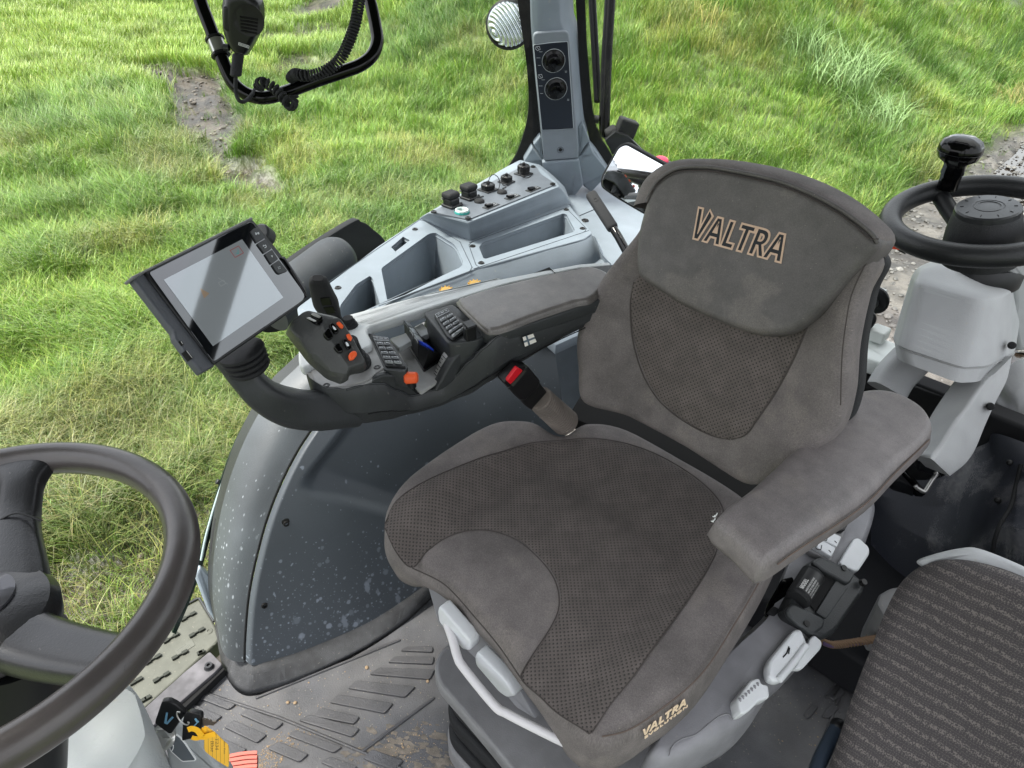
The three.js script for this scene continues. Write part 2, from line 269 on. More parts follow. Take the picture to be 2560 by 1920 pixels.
function groundH(x, z) {
  const e = laneEdge(x) - z, bank = x > 1 ? 2.1 * sst(0.2, 6.5, e) * sst(4, 11, x - 0.35 * e) : 0, r = Math.hypot(x, z), far = 1 - sst(30, 60, r);
  const hum = far * ((x > 4 && e > 0.5 ? 0.34 : 0.24) * (fbm(x * 0.9 + 9, z * 0.9 + 9, 41, 3) - 0.5) + 0.10 * (fbm(x * 3, z * 3, 47, 2) - 0.5)) * (z > laneEdge(x) && x > 1.5 ? 0.25 : 1);
  const m = x > -3 && x < 14 && z > -19 ? mud(x, z) : 0, dig = z > laneEdge(x) ? 0.05 : 0.13;
  const ridge = m > 0.2 ? far * 0.07 * (fbm(x * 5, z * 5, 61, 4) - 0.5) : 0;
  return GY + bank + hum - dig * m + ridge;
}
const inPuddle = (x, z) => { let p = 0; for (const [a, b, rx, rz] of PUDDLES) { const q = Math.hypot((x - a) / rx, (z - b) / rz) + 0.9 * (fbm(x * 2.2, z * 2.2, 71, 3) - 0.5); p = Math.max(p, 1 - sst(0.7, 1.1, q)); } return p; };
const PUDDLES = [[11.2, -0.75, 2.2, 0.55], [9.3, -0.55, 1.1, 0.4], [15, -0.8, 2, 0.6], [5.4, 0.4, 1.2, 0.3]];
{
  const N = 300, pos = [], idx = [], col = [], uv = [], W = s => Math.sign(s) * (10 * Math.abs(s) + 290 * Math.pow(Math.abs(s), 5));
  for (let j = 0; j <= N; j++) for (let i = 0; i <= N; i++) {
    const x = 4 + W(i / N * 2 - 1), z = -5 + W(j / N * 2 - 1), near = Math.hypot(x, z) < 60, m = near ? mud(x, z) : 0;
    let y = near ? groundH(x, z) : GY; if (near && x > 2) y -= 0.10 * inPuddle(x, z);
    pos.push(x, y, z); uv.push(x, z);
    const f = fbm(x * 2.3, z * 2.3, 81, 4), lane = x > 1.5 && z > laneEdge(x) - 0.2;
    const dirt = lane ? mixc([0.036, 0.031, 0.027], [0.125, 0.115, 0.103], sst(0.35, 0.65, 0.5 * f + 0.5 * fbm(x * 8, z * 8, 88, 3))) : mixc([0.022, 0.017, 0.012], [0.070, 0.054, 0.040], sst(0.35, 0.65, fbm(x * 7, z * 7, 87, 3))), green = mixc([0.06, 0.095, 0.016], [0.11, 0.16, 0.03], f);
    col.push(...mixc(green, dirt, m));
  }
  for (let j = 0; j < N; j++) for (let i = 0; i < N; i++) { const a = j * (N + 1) + i; idx.push(a, a + N + 1, a + 1, a + 1, a + N + 1, a + N + 2); }
  const g = geom(pos, idx, uv); g.setAttribute('color', new THREE.Float32BufferAttribute(col, 3));
  const map = dataTex(512, (x, y) => { const f = fbm(x * 12, y * 12, 5, 5, 12), k = 0.45 + 0.75 * f, h = HASH(x * 512 | 0, y * 512 | 0, 4); return [k, k * 0.99, k * 0.97].map(v => v * (0.85 + 0.3 * h)); }, true, 1.6);
  const bm = dataTex(512, (x, y) => { const f = fbm(x * 10, y * 10, 15, 6, 10); return [f, f, f]; }, false, 1.6);
  const mt = new THREE.MeshStandardMaterial({ map, vertexColors: true, roughness: 0.5, bumpMap: bm, bumpScale: 0.06 });
  const o = new THREE.Mesh(g, mt); o.name = 'ground'; o.userData = { kind: 'structure', label: 'meadow soil and muddy lane' }; o.receiveShadow = o.castShadow = true; scene.add(o);
}
{ // standing water in the ruts of the lane
  const water = new THREE.MeshStandardMaterial({ color: 0x1d1712, roughness: 0.03, metalness: 0 });
  PUDDLES.forEach(([a, b, rx, rz], i) => {
    const pts = []; for (let k = 0; k < 48; k++) { const t = k / 48 * Math.PI * 2, q = 0.80 + 0.35 * (vnoise(Math.cos(t) * 2 + 9, Math.sin(t) * 2 + 9, i + 3) - 0.5); pts.push(new THREE.Vector2(a + Math.cos(t) * rx * q * 1.2, -(b + Math.sin(t) * rz * q * 1.2))); }
    const g = new THREE.ShapeGeometry(new THREE.Shape(pts)); g.rotateX(-Math.PI / 2); let lo = 9; for (let k = 0; k < 30; k++) { lo = Math.min(lo, groundH(a + (k / 15 - 1) * rx * 0.6, b)); } g.translate(0, lo - 0.005, 0);
    struct('puddle_water', g, water, 'brown puddle standing in the wheel rut of the muddy lane');
  });
}
// ---------------------------------------------------------------- grass: bent blades in tufts, one mass
{
  const R = rng(5), variants = [];
  const blade = (P, I, C, bx, bz, L, az, lean, w, dry) => {
    const bt = 0.62 + 0.76 * R(), o = P.length / 3, S = 4, sx = Math.cos(az + Math.PI / 2), sz = Math.sin(az + Math.PI / 2);
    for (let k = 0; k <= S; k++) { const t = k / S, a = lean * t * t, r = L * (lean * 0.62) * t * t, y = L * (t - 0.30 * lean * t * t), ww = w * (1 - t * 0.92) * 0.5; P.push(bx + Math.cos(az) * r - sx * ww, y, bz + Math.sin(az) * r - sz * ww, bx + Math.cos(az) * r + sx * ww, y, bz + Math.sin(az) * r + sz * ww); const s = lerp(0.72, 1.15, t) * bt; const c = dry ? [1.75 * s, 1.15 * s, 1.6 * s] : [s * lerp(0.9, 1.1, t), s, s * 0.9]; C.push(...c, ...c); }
    for (let k = 0; k < S; k++) { const a = o + k * 2; I.push(a, a + 1, a + 2, a + 1, a + 3, a + 2); }
  };
  const tuft = (n, rad, L0, L1, lean, w, bias, dryP) => {
    const P = [], I = [], C = [];
    for (let i = 0; i < n; i++) { const a = R() * 6.283, r = Math.sqrt(R()) * rad, az = bias == null ? a + (R() - 0.5) * 2.2 : bias + (R() - 0.5) * 3.6; blade(P, I, C, Math.cos(a) * r, Math.sin(a) * r, lerp(L0, L1, R()), az, lean * (0.5 + 0.9 * R()), w * (0.7 + 0.6 * R()), R() < dryP); }
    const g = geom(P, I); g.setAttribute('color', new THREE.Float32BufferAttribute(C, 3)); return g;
  };
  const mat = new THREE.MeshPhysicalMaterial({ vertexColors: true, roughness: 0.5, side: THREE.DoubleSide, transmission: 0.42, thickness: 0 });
  const kinds = [ // geometry, list of matrices
    tuft(11, 0.09, 0.13, 0.30, 0.9, 0.0072, null, 0.06), tuft(11, 0.10, 0.14, 0.32, 1.0, 0.0072, 0, 0.07), tuft(10, 0.07, 0.12, 0.24, 0.7, 0.007, null, 0.12), tuft(12, 0.11, 0.15, 0.34, 1.1, 0.0075, 0.4, 0.08),
    tuft(14, 0.085, 0.05, 0.14, 0.9, 0.0060, null, 0.28), tuft(18, 0.14, 0.08, 0.18, 0.6, 0.009, null, 0.03), tuft(14, 0.09, 0.16, 0.34, 1.2, 0.005, 0, 0.85)];
  const lists = kinds.map(() => []), cols = kinds.map(() => []);
  const q = new THREE.Quaternion(), up = V(0, 1, 0), s = V(), m = new THREE.Matrix4();
  const put = (k, x, z, rot, sc, c) => { const h = groundH(x, z) - 0.015; lists[k].push(m.compose(V(x, h, z), q.setFromAxisAngle(up, rot), s.set(sc * 1.05, sc, sc * 1.05)).clone()); cols[k].push(new THREE.Color(c[0], c[1], c[2])); };
  for (let i = 0; i < 200000; i++) {
    const az = (YAW - 62 + 124 * R()) * Math.PI / 180, rr = 2.2 * Math.pow(36 / 2.2, Math.pow(R(), 0.78)), x = EYE.x + Math.sin(az) * rr, z = EYE.z - Math.cos(az) * rr;
    if (z > -1.55) { if (x < 3) continue; }
    const mu = mud(x, z); if (R() < mu * (z > -3.4 && x < 1.5 ? 0.80 : x < 6 && z < -5 ? 0.95 : 1.02) - 0.004) continue;
    const bank = x > 4 && z < laneEdge(x) && z > -9 - (x - 4) * 0.1, far = z < -11.5 - 0.15 * x && !bank;
    const patch = fbm(x * 0.55, z * 0.55, 91, 4), p2 = fbm(x * 1.6, z * 1.6, 95, 3), p3 = fbm(x * 0.8 + 30, z * 0.8, 99, 3);
    const near = 1 - sst(2.6, 4.6, Math.hypot(x + 0.3, z)), sh = mu > 0.05 ? 0.6 : 1;
    let c = mixc([0.118, 0.275, 0.030], [0.205, 0.385, 0.042], sst(0.30, 0.66, patch)); c = mixc(c, [0.075, 0.205, 0.045], 0.40 * sst(0.55, 0.75, p2)); c = mixc(c, [0.30, 0.36, 0.06], 0.5 * R() * R()); c = mixc(c, [0.30, 0.28, 0.11], 0.20 * sst(0.60, 0.78, p3)); c = mixc(c, [0.20, 0.185, 0.085], 0.62 * near * R()); if (near > 0.3) c = mixc(c, [0.085, 0.17, 0.03], 0.45 * R());
    if (far) c = mixc(c, [0.30, 0.43, 0.075], 0.6);
    const v = 0.62 + 0.70 * R(); c = c.map(t => t * v);
    const wide = rr < 6 ? 1 : Math.min(2.2, rr / 7), flow = 2.6 + 3 * fbm(x * 0.35, z * 0.35, 77, 2);
    if (far) put(R() < 0.8 ? 5 : 4, x, z, R() * 6.28, (0.8 + 0.5 * R()) * Math.min(1.5, wide), c);
    else if (near > 0.35 && R() < 0.85) put(R() < 0.9 ? 4 : R() < 0.5 ? 2 : 6, x, z, R() * 6.28, 0.55 + 0.5 * R(), c);
    else { const dense = p2 > 0.5 ? 1 : 0, k = p3 > 0.63 && R() < 0.35 ? 6 : R() < 0.05 ? 6 : dense && R() < 0.6 ? (R() < 0.5 ? 1 : 3) : R() < 0.55 ? 0 : R() < 0.6 ? 2 : 1; put(k, x, z, k === 0 || k === 2 ? R() * 6.28 : flow + (R() - 0.5) * 2.4, (0.55 + 0.6 * R()) * sh * lerp(0.75, 1.12, sst(0.35, 0.65, p2)) * Math.min(1.35, 0.7 + 0.3 * wide), c); }
  }
  const grp = new THREE.Group(); grp.name = 'grass'; grp.userData = { kind: 'stuff', label: 'long green meadow grass growing around the tractor' }; scene.add(grp);
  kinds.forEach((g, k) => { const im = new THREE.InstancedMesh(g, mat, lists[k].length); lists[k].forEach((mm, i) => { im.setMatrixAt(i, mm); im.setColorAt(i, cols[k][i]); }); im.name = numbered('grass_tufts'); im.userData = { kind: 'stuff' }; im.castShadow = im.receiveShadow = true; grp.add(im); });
  // soft rush and tall reed-like clumps that stand out of the grass
  const rushMat = plain(0x3d5a2c, 0.6), paleMat = new THREE.MeshStandardMaterial({ color: new THREE.Color(0.20, 0.31, 0.115), roughness: 0.6, side: THREE.DoubleSide });
  const rush = (px, py, n, h, sp, label, mt, droop = 0.12, w = 0.0035) => {
    let p = deep(px, py, 3); for (let d = 3; d < 30; d += 0.05) { p = deep(px, py, d); if (p.y <= groundH(p.x, p.z)) break; } const P = [], I = [], C = [];
    for (let i = 0; i < n; i++) { const a = R() * 6.283, r = Math.sqrt(R()) * sp; blade(P, I, C, p.x + Math.cos(a) * r, p.z + Math.sin(a) * r, h * (0.55 + 0.45 * R()), R() * 6.28, droop * (0.3 + R() * 1.4), w, false); }
    const g = geom(P, I); for (let i = 1; i < g.attributes.position.array.length; i += 3) g.attributes.position.array[i] += p.y - 0.02;
    solo('rush_clump', g, mt, label, 'rush');
  };
  rush(95, 290, 40, 0.75, 0.18, 'tall thin dark rushes standing in the grass at the left edge', rushMat, 0.35, 0.006);
  rush(640, 80, 26, 0.8, 0.3, 'sparse dark rushes behind the microphone and the mud patch', rushMat, 0.25, 0.006);
  rush(2480, 165, 170, 0.95, 0.42, 'dark upright rush clump on the bank at the upper right', rushMat, 0.3, 0.008);
  rush(2085, 215, 240, 0.95, 0.55, 'pale grey green drooping sedge tussock on the bank', paleMat, 1.15, 0.016);
  rush(1995, 130, 110, 0.75, 0.32, 'pale grey green sedge tussock left of the larger one on the bank', paleMat, 1.2, 0.012);
  rush(2520, 260, 90, 0.6, 0.3, 'straw coloured dry tussock on the bank near the right edge', plain(0x8f8455, 0.8), 1.0, 0.010);
  rush(1760, 60, 80, 0.6, 0.3, 'straw coloured dry tussock high on the bank behind the rails', plain(0x9a9058, 0.8), 1.0, 0.011);
  rush(2180, 310, 170, 0.8, 0.40, 'smaller pale drooping sedge tussock lower on the bank', paleMat, 1.3, 0.011);
}
{ // stones and clods lying on the lane and in the mud
  const R = rng(71), N = 9000, g = new THREE.IcosahedronGeometry(1, 1), p = g.attributes.position; for (let i = 0; i < p.count; i++) { const k = 0.8 + 0.4 * HASH(Math.round(p.getX(i) * 50), Math.round(p.getY(i) * 50 + p.getZ(i) * 91), 3); p.setXYZ(i, p.getX(i) * k, p.getY(i) * k * 0.6, p.getZ(i) * k); } g.computeVertexNormals();
  const im = new THREE.InstancedMesh(g, new THREE.MeshStandardMaterial({ color: 0xffffff, roughness: 0.55 }), N), m = new THREE.Matrix4(), q = new THREE.Quaternion(), up = V(0, 1, 0); let n = 0;
  for (let t = 0; t < 60000 && n < N; t++) { const lane = R() < 0.55, x = lane ? 2 + 14 * Math.pow(R(), 1.3) : -1 + 12 * R(), z = lane ? -2.6 + 4.2 * R() : -17 + 15 * R(); if (R() > mud(x, z)) continue; const r = (lane ? 0.009 : 0.014) + 0.026 * Math.pow(R(), 4); im.setMatrixAt(n, m.compose(V(x, groundH(x, z) + r * 0.1, z), q.setFromAxisAngle(up, R() * 6.28), V(r * (0.8 + 0.6 * R()), r, r))); const b = lane ? 0.05 + 0.13 * R() * R() : 0.03 + 0.08 * R(); im.setColorAt(n, lane ? new THREE.Color(b, b * 0.95, b * 0.88) : new THREE.Color(b, b * 0.8, b * 0.62)); n++; }
  im.count = n; im.name = 'loose_stones'; im.userData = { kind: 'stuff', label: 'loose stones and clods on the muddy lane' }; im.castShadow = im.receiveShadow = true; scene.add(im);
}
// ---------------------------------------------------------------- cab shell: floor, roof, posts, panes
const floorMap = dataTex(512, (x, y) => {
  const f = fbm(x * 5, y * 5, 201, 5, 5), g = fbm(x * 20, y * 20, 205, 4, 20), h = HASH(x * 512 | 0, y * 512 | 0, 7);
  let c = [0.305, 0.309, 0.325].map(v => v * (0.8 + 0.4 * g)); c = mixc(c, [0.46, 0.45, 0.435], 0.30 * sst(0.42, 0.72, f)); if (h > 0.996) c = mixc(c, [0.75, 0.70, 0.6], 0.7); return c;
}, true, 0.8);
const floorMat = new THREE.MeshStandardMaterial({ map: floorMap, roughness: 0.62, bumpMap: grainBump, bumpScale: 0.0008 });
const sandMat = new THREE.MeshStandardMaterial({ map: dataTex(256, (x, y) => { const h = HASH(x * 256 | 0, y * 256 | 0, 9); return [0.60, 0.52, 0.42].map(v => v * (0.7 + 0.5 * h)); }, true, 0.2), roughness: 0.95 });
{
  const FL = new Frame(V(0, 0, 0), V(1, 0, 0), V(0, 0, -1));
  const out = [[-1.35, -0.9], [0.9, -0.9], [0.9, 0.56], [-0.3, 0.56], [-0.47, 0.585], [-0.66, 0.585], [-1.35, 0.585]];
  const fl = struct('floor', slab(FL, out, -0.05, 0, 0.004), floorMat, 'dirty dark rubber cab floor mat');
  const ribs = [ // raised bars of the mat, corners as surveyed
    [[496, 1745], [519, 1733], [590, 1760], [571, 1774]], [[598, 1785], [622, 1770], [709, 1806], [688, 1824]], [[466, 1774], [487, 1760], [556, 1789], [535, 1806]], [[559, 1817], [585, 1799], [668, 1836], [642, 1857]],
    [[668, 1871], [696, 1852], [772, 1884], [748, 1905]], [[718, 1838], [740, 1824], [856, 1866], [834, 1882]], [[745, 1800], [775, 1785], [900, 1820], [880, 1842]], [[500, 1850], [530, 1832], [618, 1872], [590, 1892]],
    [[782, 1789], [803, 1768], [900, 1790], [885, 1810]], [[822, 1755], [846, 1735], [984, 1757], [962, 1783]], [[868, 1720], [890, 1700], [1040, 1715], [1012, 1743]], [[922, 1685], [948, 1668], [1088, 1672], [1075, 1698]], [[968, 1655], [986, 1640], [1086, 1640], [1082, 1660]], [[1000, 1626], [1014, 1616], [1082, 1614], [1082, 1630]],
    [[905, 1895], [930, 1872], [1010, 1900], [985, 1925]], [[800, 1905], [826, 1890], [895, 1915], [870, 1935]],
    [[2200, 1648], [2226, 1634], [2262, 1650], [2240, 1690]], [[2100, 1650], [2120, 1634], [2160, 1648], [2150, 1680]], [[2060, 1742], [2096, 1692], [2120, 1706], [2090, 1745]], [[2065, 1735], [2105, 1690], [2112, 1735], [2085, 1752]], [[2052, 1790], [2078, 1758], [2100, 1768], [2072, 1796]], [[2008, 1788], [2030, 1758], [2048, 1766], [2022, 1796]], [[2130, 1735], [2150, 1700], [2190, 1690], [2165, 1740]], [[2110, 1800], [2150, 1760], [2175, 1765], [2140, 1815]]];
  const ribMat = new THREE.MeshStandardMaterial({ map: floorMap, color: 0xd8d8da, roughness: 0.5, bumpMap: grainBump, bumpScale: 0.0008 });
  for (const r of ribs) part('tread_bar', slab(FL, roundPoly(pxs(FL, r, 0.005), 0.006, 3), -0.001, 0.0055, 0.0022), ribMat, fl);
  const groove = [[[905, 1880], [1085, 1745]], [[640, 1745], [1000, 1600]], [[905, 1880], [700, 1795]], [[700, 1795], [480, 1722]], [[905, 1880], [1010, 1925]], [[2030, 1925], [2130, 1660]]];
  for (const [a, b] of groove) part('mat_ridge', tube([onY(...a, 0.001), onY(...b, 0.001)], 0.0035, false, 4, 6), ribMat, fl);
  // spilled sand and crumbs
  const R = rng(44), P = [];
  const crumb = (x, z, r) => { const g = new THREE.IcosahedronGeometry(r, 0); g.scale(1, 0.6, 0.8 + R() * 0.5); g.rotateY(R() * 6); g.translate(x, r * 0.4, z); P.push(g); };
  for (const [px, py, n, sp] of [[700, 1870, 260, 0.03], [650, 1915, 260, 0.035], [760, 1830, 60, 0.05], [1010, 1870, 130, 0.05], [870, 1700, 22, 0.16], [600, 1800, 60, 0.1], [950, 1780, 40, 0.12], [2050, 1850, 30, 0.1]]) { const c = onY(px, py, 0); for (let i = 0; i < n; i++) { const a = R() * 6.28, r = Math.pow(R(), 0.8) * sp; crumb(c.x + Math.cos(a) * r * 1.6, c.z + Math.sin(a) * r, 0.0007 + 0.0014 * R() * R()); } }
  for (const [px, py] of [[1069, 1704], [738, 1758], [720, 1757], [917, 1670]]) { const c = onY(px, py, 0); crumb(c.x, c.z, 0.0045); }
  const s = part('sand_crumbs', P, sandMat, scene); s.userData = { kind: 'stuff', label: 'spilled sand and crumbs on the floor mat' };
  // dried mud smear: matter with its own outline, a thin skin
  const flakes = [], flakeMat = new THREE.MeshStandardMaterial({ map: dataTex(256, (x, y) => { const h = HASH(x * 256 | 0, y * 256 | 0, 9), f = fbm(x * 10, y * 10, 3, 4, 10); return [0.44, 0.415, 0.385].map(v => v * (0.55 + 0.35 * h + 0.4 * f)); }, true, 0.1), roughness: 0.95 });
  for (let i = 0; i < 170; i++) {
    const k = i % 3, [px, py, sx, sy] = [[1010, 1855, 80, 30], [1090, 1890, 45, 34], [975, 1895, 90, 30]][k], g = () => (R() + R() + R() - 1.5) / 0.75, c = onY(px + g() * sx, py + g() * sy, 0), r0 = 0.0012 + 0.007 * Math.pow(R(), 3), pts = [], a = 0.9 + 0.3 * R(), el = 1 + 2.2 * R();
    for (let q = 0; q < 12; q++) { const t = q / 12 * 6.283, rr = r0 * (0.55 + 0.8 * R()), u = Math.cos(t) * rr * el, w = Math.sin(t) * rr; pts.push([c.x + u * Math.cos(a) - w * Math.sin(a), -(c.z + u * Math.sin(a) + w * Math.cos(a))]); }
    const f = new THREE.ShapeGeometry(shape2(pts)); f.applyMatrix4(FL.m(0, 0, 0.0008 + 0.0000012 * i)); flakes.push(f);
  }
  part('dried_mud', flakes, flakeMat, fl, 'flakes of pale dried mud').userData.kind = 'stuff';
}
// roof and posts outside the picture: they shade the cab and are seen in the glossy screen
const trim = M.blueGrey;
{
  const t = thing('cab_roof', 'tractor cab roof above the seat', 'roof', V(0, 1.78, 0));
  part('roof_panel', new RoundedBoxGeometry(2.15, 0.10, 1.9, 3, 0.03).translate(-0.15, 1.86, -0.02), M.lightGrey, t);
  part('roof_lining', new RoundedBoxGeometry(2.0, 0.05, 1.7, 3, 0.02).translate(-0.15, 1.782, -0.02), M.midGrey, t);
  part('added_rear_bar', new RoundedBoxGeometry(0.07, 0.10, 1.9, 3, 0.02).translate(1.0, 1.55, -0.05), M.black, t); part('lamp_bar', new RoundedBoxGeometry(0.12, 0.16, 0.22, 3, 0.03).translate(1.02, 1.72, -0.62), M.black, t);  // unseen crossbar, added so that a dark bar reflects in the screen
  for (const [n, x, z] of [['front', -1.15, 0.86], ['mid', 0.05, 0.90], ['front', -1.15, -0.9]]) { const p = thing('door_post', n === 'mid' ? 'slim black door post on the left side' : z > 0 ? 'black front corner post on the left side' : 'black front corner post on the right side', 'post', V(x, 0, z)); part('post', new RoundedBoxGeometry(0.07, 1.75, 0.07, 2, 0.015).translate(x, 0.88, z), M.black, p); part('seal', new RoundedBoxGeometry(0.02, 1.6, 0.09, 2, 0.006).translate(x + 0.04, 0.86, z), M.rubber, p); }
}
// ---------------------------------------------------------------- the driver's seat
const seam = plain(0x413c3a, 0.95);
const seat = thing('driver_seat', 'brown grey suede driver seat with perforated centre and embroidered headrest', 'seat', V(0, 0, 0));
const flat = (pts, n = 1) => { const o = []; for (let i = 0; i + 1 < pts.length; i++) { const L = Math.hypot(pts[i + 1][0] - pts[i][0], pts[i + 1][1] - pts[i][1]); o.push([pts[i], L]); } return o; };
const even = (pts, n) => { const c = new THREE.CatmullRomCurve3(pts.map(p => V(p[0], p[1], 0)), false, 'centripetal'); return c.getSpacedPoints(n).map(p => [p.x, p.y]); };
{ // cushion
  const F = new Frame(V(0, 0.515, 0), V(1, 0, 0), V(0, 0, -1));
  const zc = 0.0;
  const h = (u, w) => {
    const side = sst(0.17, 0.25, Math.abs(w - 0.02)), back = sst(0.10, 0.28, u), front = sst(-0.10, -0.26, u);
    return 0.022 * side * (1 - 0.55 * front) + 0.02 * back * (1 - 0.7 * side) - 0.012 * (1 - side) - 0.022 * front + 0.0045 * (fbm(u * 9 + 3, w * 9 + 7, 21, 3) - 0.5) - 0.012 * Math.exp(-((u - 0.14) ** 2 + (w - 0.12) ** 2) / 0.004) + 0.006 * Math.exp(-((u - 0.06) ** 2 / 0.002 + (w + 0.03) ** 2 / 0.012));
  };
  const px = [[960, 1285], [985, 1222], [1060, 1150], [1150, 1090], [1235, 1047], [1315, 1042], [1375, 1068], [1415, 1075], [1470, 1048], [1560, 1062], [1700, 1135], [1850, 1225], [1945, 1295], [1960, 1340], [1925, 1425], [1852, 1548], [1744, 1705], [1635, 1792], [1560, 1838], [1500, 1850], [1440, 1815], [1380, 1755], [1310, 1680], [1250, 1600], [1200, 1550], [1135, 1478], [1070, 1432], [1015, 1398], [972, 1345]];
  const out = cat2(px.map(p => F.on(p[0], p[1], h)), 150);
  const side = (u, w) => { const f = sst(-0.12, -0.22, u), mid = sst(0.24, 0.10, Math.abs(w - 0.03)); return lerp(0.085, 0.016, f * mid); };
  part('cushion', pad(F, out, h, 0.024, 0.085, 18, F.on(1420, 1330, h), 0.03, side), seatCloth, seat, null, true);
  const Z = (a, b) => F.on(930 + a / 1.843, 1000 + b / 1.843, h);
  const A = even([[58, 590], [110, 700], [187, 772], [250, 702], [350, 632], [470, 601], [560, 606], [660, 642], [750, 712], [822, 795], [855, 870], [860, 960], [822, 1050], [760, 1145], [700, 1240], [686, 1282], [790, 1385], [900, 1475], [1000, 1540]].map(p => Z(...p)), 110);
  const B = even([[60, 570], [110, 470], [250, 372], [420, 298], [600, 238], [760, 196], [960, 178], [1150, 196], [1330, 260], [1480, 350], [1580, 440], [1618, 510], [1600, 610], [1588, 690], [1540, 790], [1430, 960], [1300, 1140], [1200, 1280], [1100, 1400], [1012, 1535]].map(p => Z(...p)), 110);
  part('cushion_insert', patch(F, A, B, h, 0.0016, 40), seatMesh, seat, 'perforated dark centre panel of the seat cushion', true);
  part('gap_shade_fill', slab(new Frame(V(0, 0.46, 0), V(1, 0, 0), V(0, 0, -1)), [[1420, 1040], [1450, 990], [1700, 1080], [1960, 1230], [1960, 1320], [1850, 1260], [1640, 1130]].map(p => new Frame(V(0, 0.46, 0), V(1, 0, 0), V(0, 0, -1)).px(...p)), -0.03, 0.0, 0.003), plain(0x0b0a09, 0.95), seat);  // near-black filler slab; the shade of the seat gap is in its colour
  const seamOf = (c, r = 0.0010, lift = 0.0006) => tube(c.map(q => F.p(q[0], q[1], h(q[0], q[1]) + lift)), r, false, c.length * 2, 6);
  part('seam', seamOf(A), seam, seat); part('seam', seamOf(B), seam, seat);
  // stitched edge round the left flank and the front
  const rim = [[1505, 1842], [1565, 1828], [1635, 1786], [1740, 1700], [1846, 1545], [1915, 1425]].map(p => F.on(p[0], p[1], h));
  part('stitching', tube(even(rim, 60).map(q => F.p(q[0], q[1], h(q[0], q[1]) + 0.0006)), 0.0012, false, 120, 6), plain(0x564b45, 0.9), seat);
  const pom = [[1031, 1420], [1085, 1445], [1117, 1466], [1189, 1545], [1247, 1615], [1302, 1695]].map(p => F.on(p[0], p[1], h));
  part('seam', tube(even(pom, 40).map(q => F.p(q[0], q[1], h(q[0], q[1]) - 0.0005)), 0.0012, false, 80, 6), seam, seat);
}
const BF = new Frame(V(0.235, 0.56, 0), V(0, 0, 1), V(0.28, 0.96, 0));
{ // backrest and headrest
  const F = BF, h = (u, w) => { const s = sst(0.10, 0.24, Math.abs(u - 0.02)); return 0.030 + 0.028 * s - 0.010 * (1 - s) + 0.004 * (fbm(u * 8, w * 8, 33, 3) - 0.5) - 0.012 * sst(0.05, 0.0, w); };
  const px = [[1447, 1010], [1433, 922], [1430, 855], [1442, 796], [1481, 715], [1540, 633], [1585, 575], [1620, 505], [1720, 470], [1900, 480], [2080, 560], [2172, 648], [2140, 742], [2112, 877], [2100, 1013], [2060, 1105], [1950, 1185], [1850, 1216], [1694, 1118], [1560, 1047]];
  const out = cat2(px.map(p => F.on(p[0], p[1], h)), 140);
  part('backrest', pad(F, out, h, 0.026, 0.075, 16, F.on(1780, 850, h), 0.02), seatCloth, seat, null, true);
  const Z = (a, b) => F.on(1350 + a / 2.212, 380 + b / 2.212, h);
  const A = even([[520, 720], [502, 830], [505, 960], [525, 1090], [570, 1230], [640, 1350], [730, 1440], [850, 1520], [960, 1570], [1050, 1588]].map(p => Z(...p)), 60);
  const B = even([[560, 640], [800, 700], [1000, 720], [1250, 740], [1500, 850], [1490, 930], [1440, 1060], [1380, 1190], [1290, 1350], [1200, 1480], [1140, 1560], [1060, 1588]].map(p => Z(...p)), 60);
  part('backrest_insert', patch(F, A, B, h, 0.0024, 36), seatMesh, seat, 'perforated dark centre panel of the backrest', true);
  for (const c of [A, even(B.slice(26), 40)]) part('seam', tube(c.map(q => F.p(q[0], q[1], h(q[0], q[1]) + 0.0008)), 0.0015, false, 120, 6), seam, seat);
  const sl = even([[1812, 598], [1770, 680], [1720, 800], [1690, 960], [1672, 1110], [1664, 1300], [1662, 1400]].map(p => Z(...p)), 40);
  part('seam', tube(sl.map(q => F.p(q[0], q[1], h(q[0], q[1]) - 0.0002)), 0.0010, false, 80, 6), seam, seat);
  // hard shell behind
  const back = inset(out, -0.012); part('back_shell', slab(F, inset(out, 0.004).map(q => [q[0], q[1]]), -0.105, -0.045, 0.02, [], 4), M.blackMatt, seat, 'black plastic shell behind the backrest');
  // headrest
  const hh = (u, w) => 0.072 + 0.014 * sst(0.50, 0.30, w) - 0.010 * sst(0.12, 0.26, Math.abs(u - 0.03)) + 0.0035 * (fbm(u * 7 + 3, w * 7, 37, 3) - 0.5);
  const hp = [[1589, 678], [1587, 625], [1594, 570], [1614, 500], [1636, 458], [1684, 424], [1757, 417], [1847, 430], [1960, 457], [2073, 507], [2141, 552], [2182, 588], [2195, 612], [2172, 645], [2118, 696], [2055, 764], [2019, 800], [1974, 831], [1924, 841], [1861, 832], [1780, 801], [1703, 765], [1644, 728], [1605, 702]];
  const hout = cat2(hp.map(p => F.on(p[0], p[1], hh)), 130);
  const depth = (u, w) => lerp(0.035, 0.092, sst(0.36, 0.52, w));
  part('headrest', pad(F, hout, hh, 0.014, 0.09, 16, F.on(1880, 620, hh), 0.012, depth), headCloth, seat, 'smooth dark headrest panel with embroidered lettering', true);
  const pi = [[1614, 505], [1636, 460], [1684, 424], [1757, 417], [1847, 430], [1960, 457], [2073, 507], [2141, 552], [2182, 588], [2194, 608]].map(p => F.on(p[0], p[1], hh));
  part('piping', tube(even(pi, 80).map(q => F.p(q[0], q[1], hh(q[0], q[1]) - 0.002)), 0.0032, false, 160, 8), headCloth, seat);
  part('seam', tube(even(inset(pi, area2(pi) > 0 ? 0.006 : 0.006), 80).map(q => F.p(q[0], q[1], hh(q[0], q[1]) + 0.0004)), 0.0009, false, 160, 6), seam, seat);
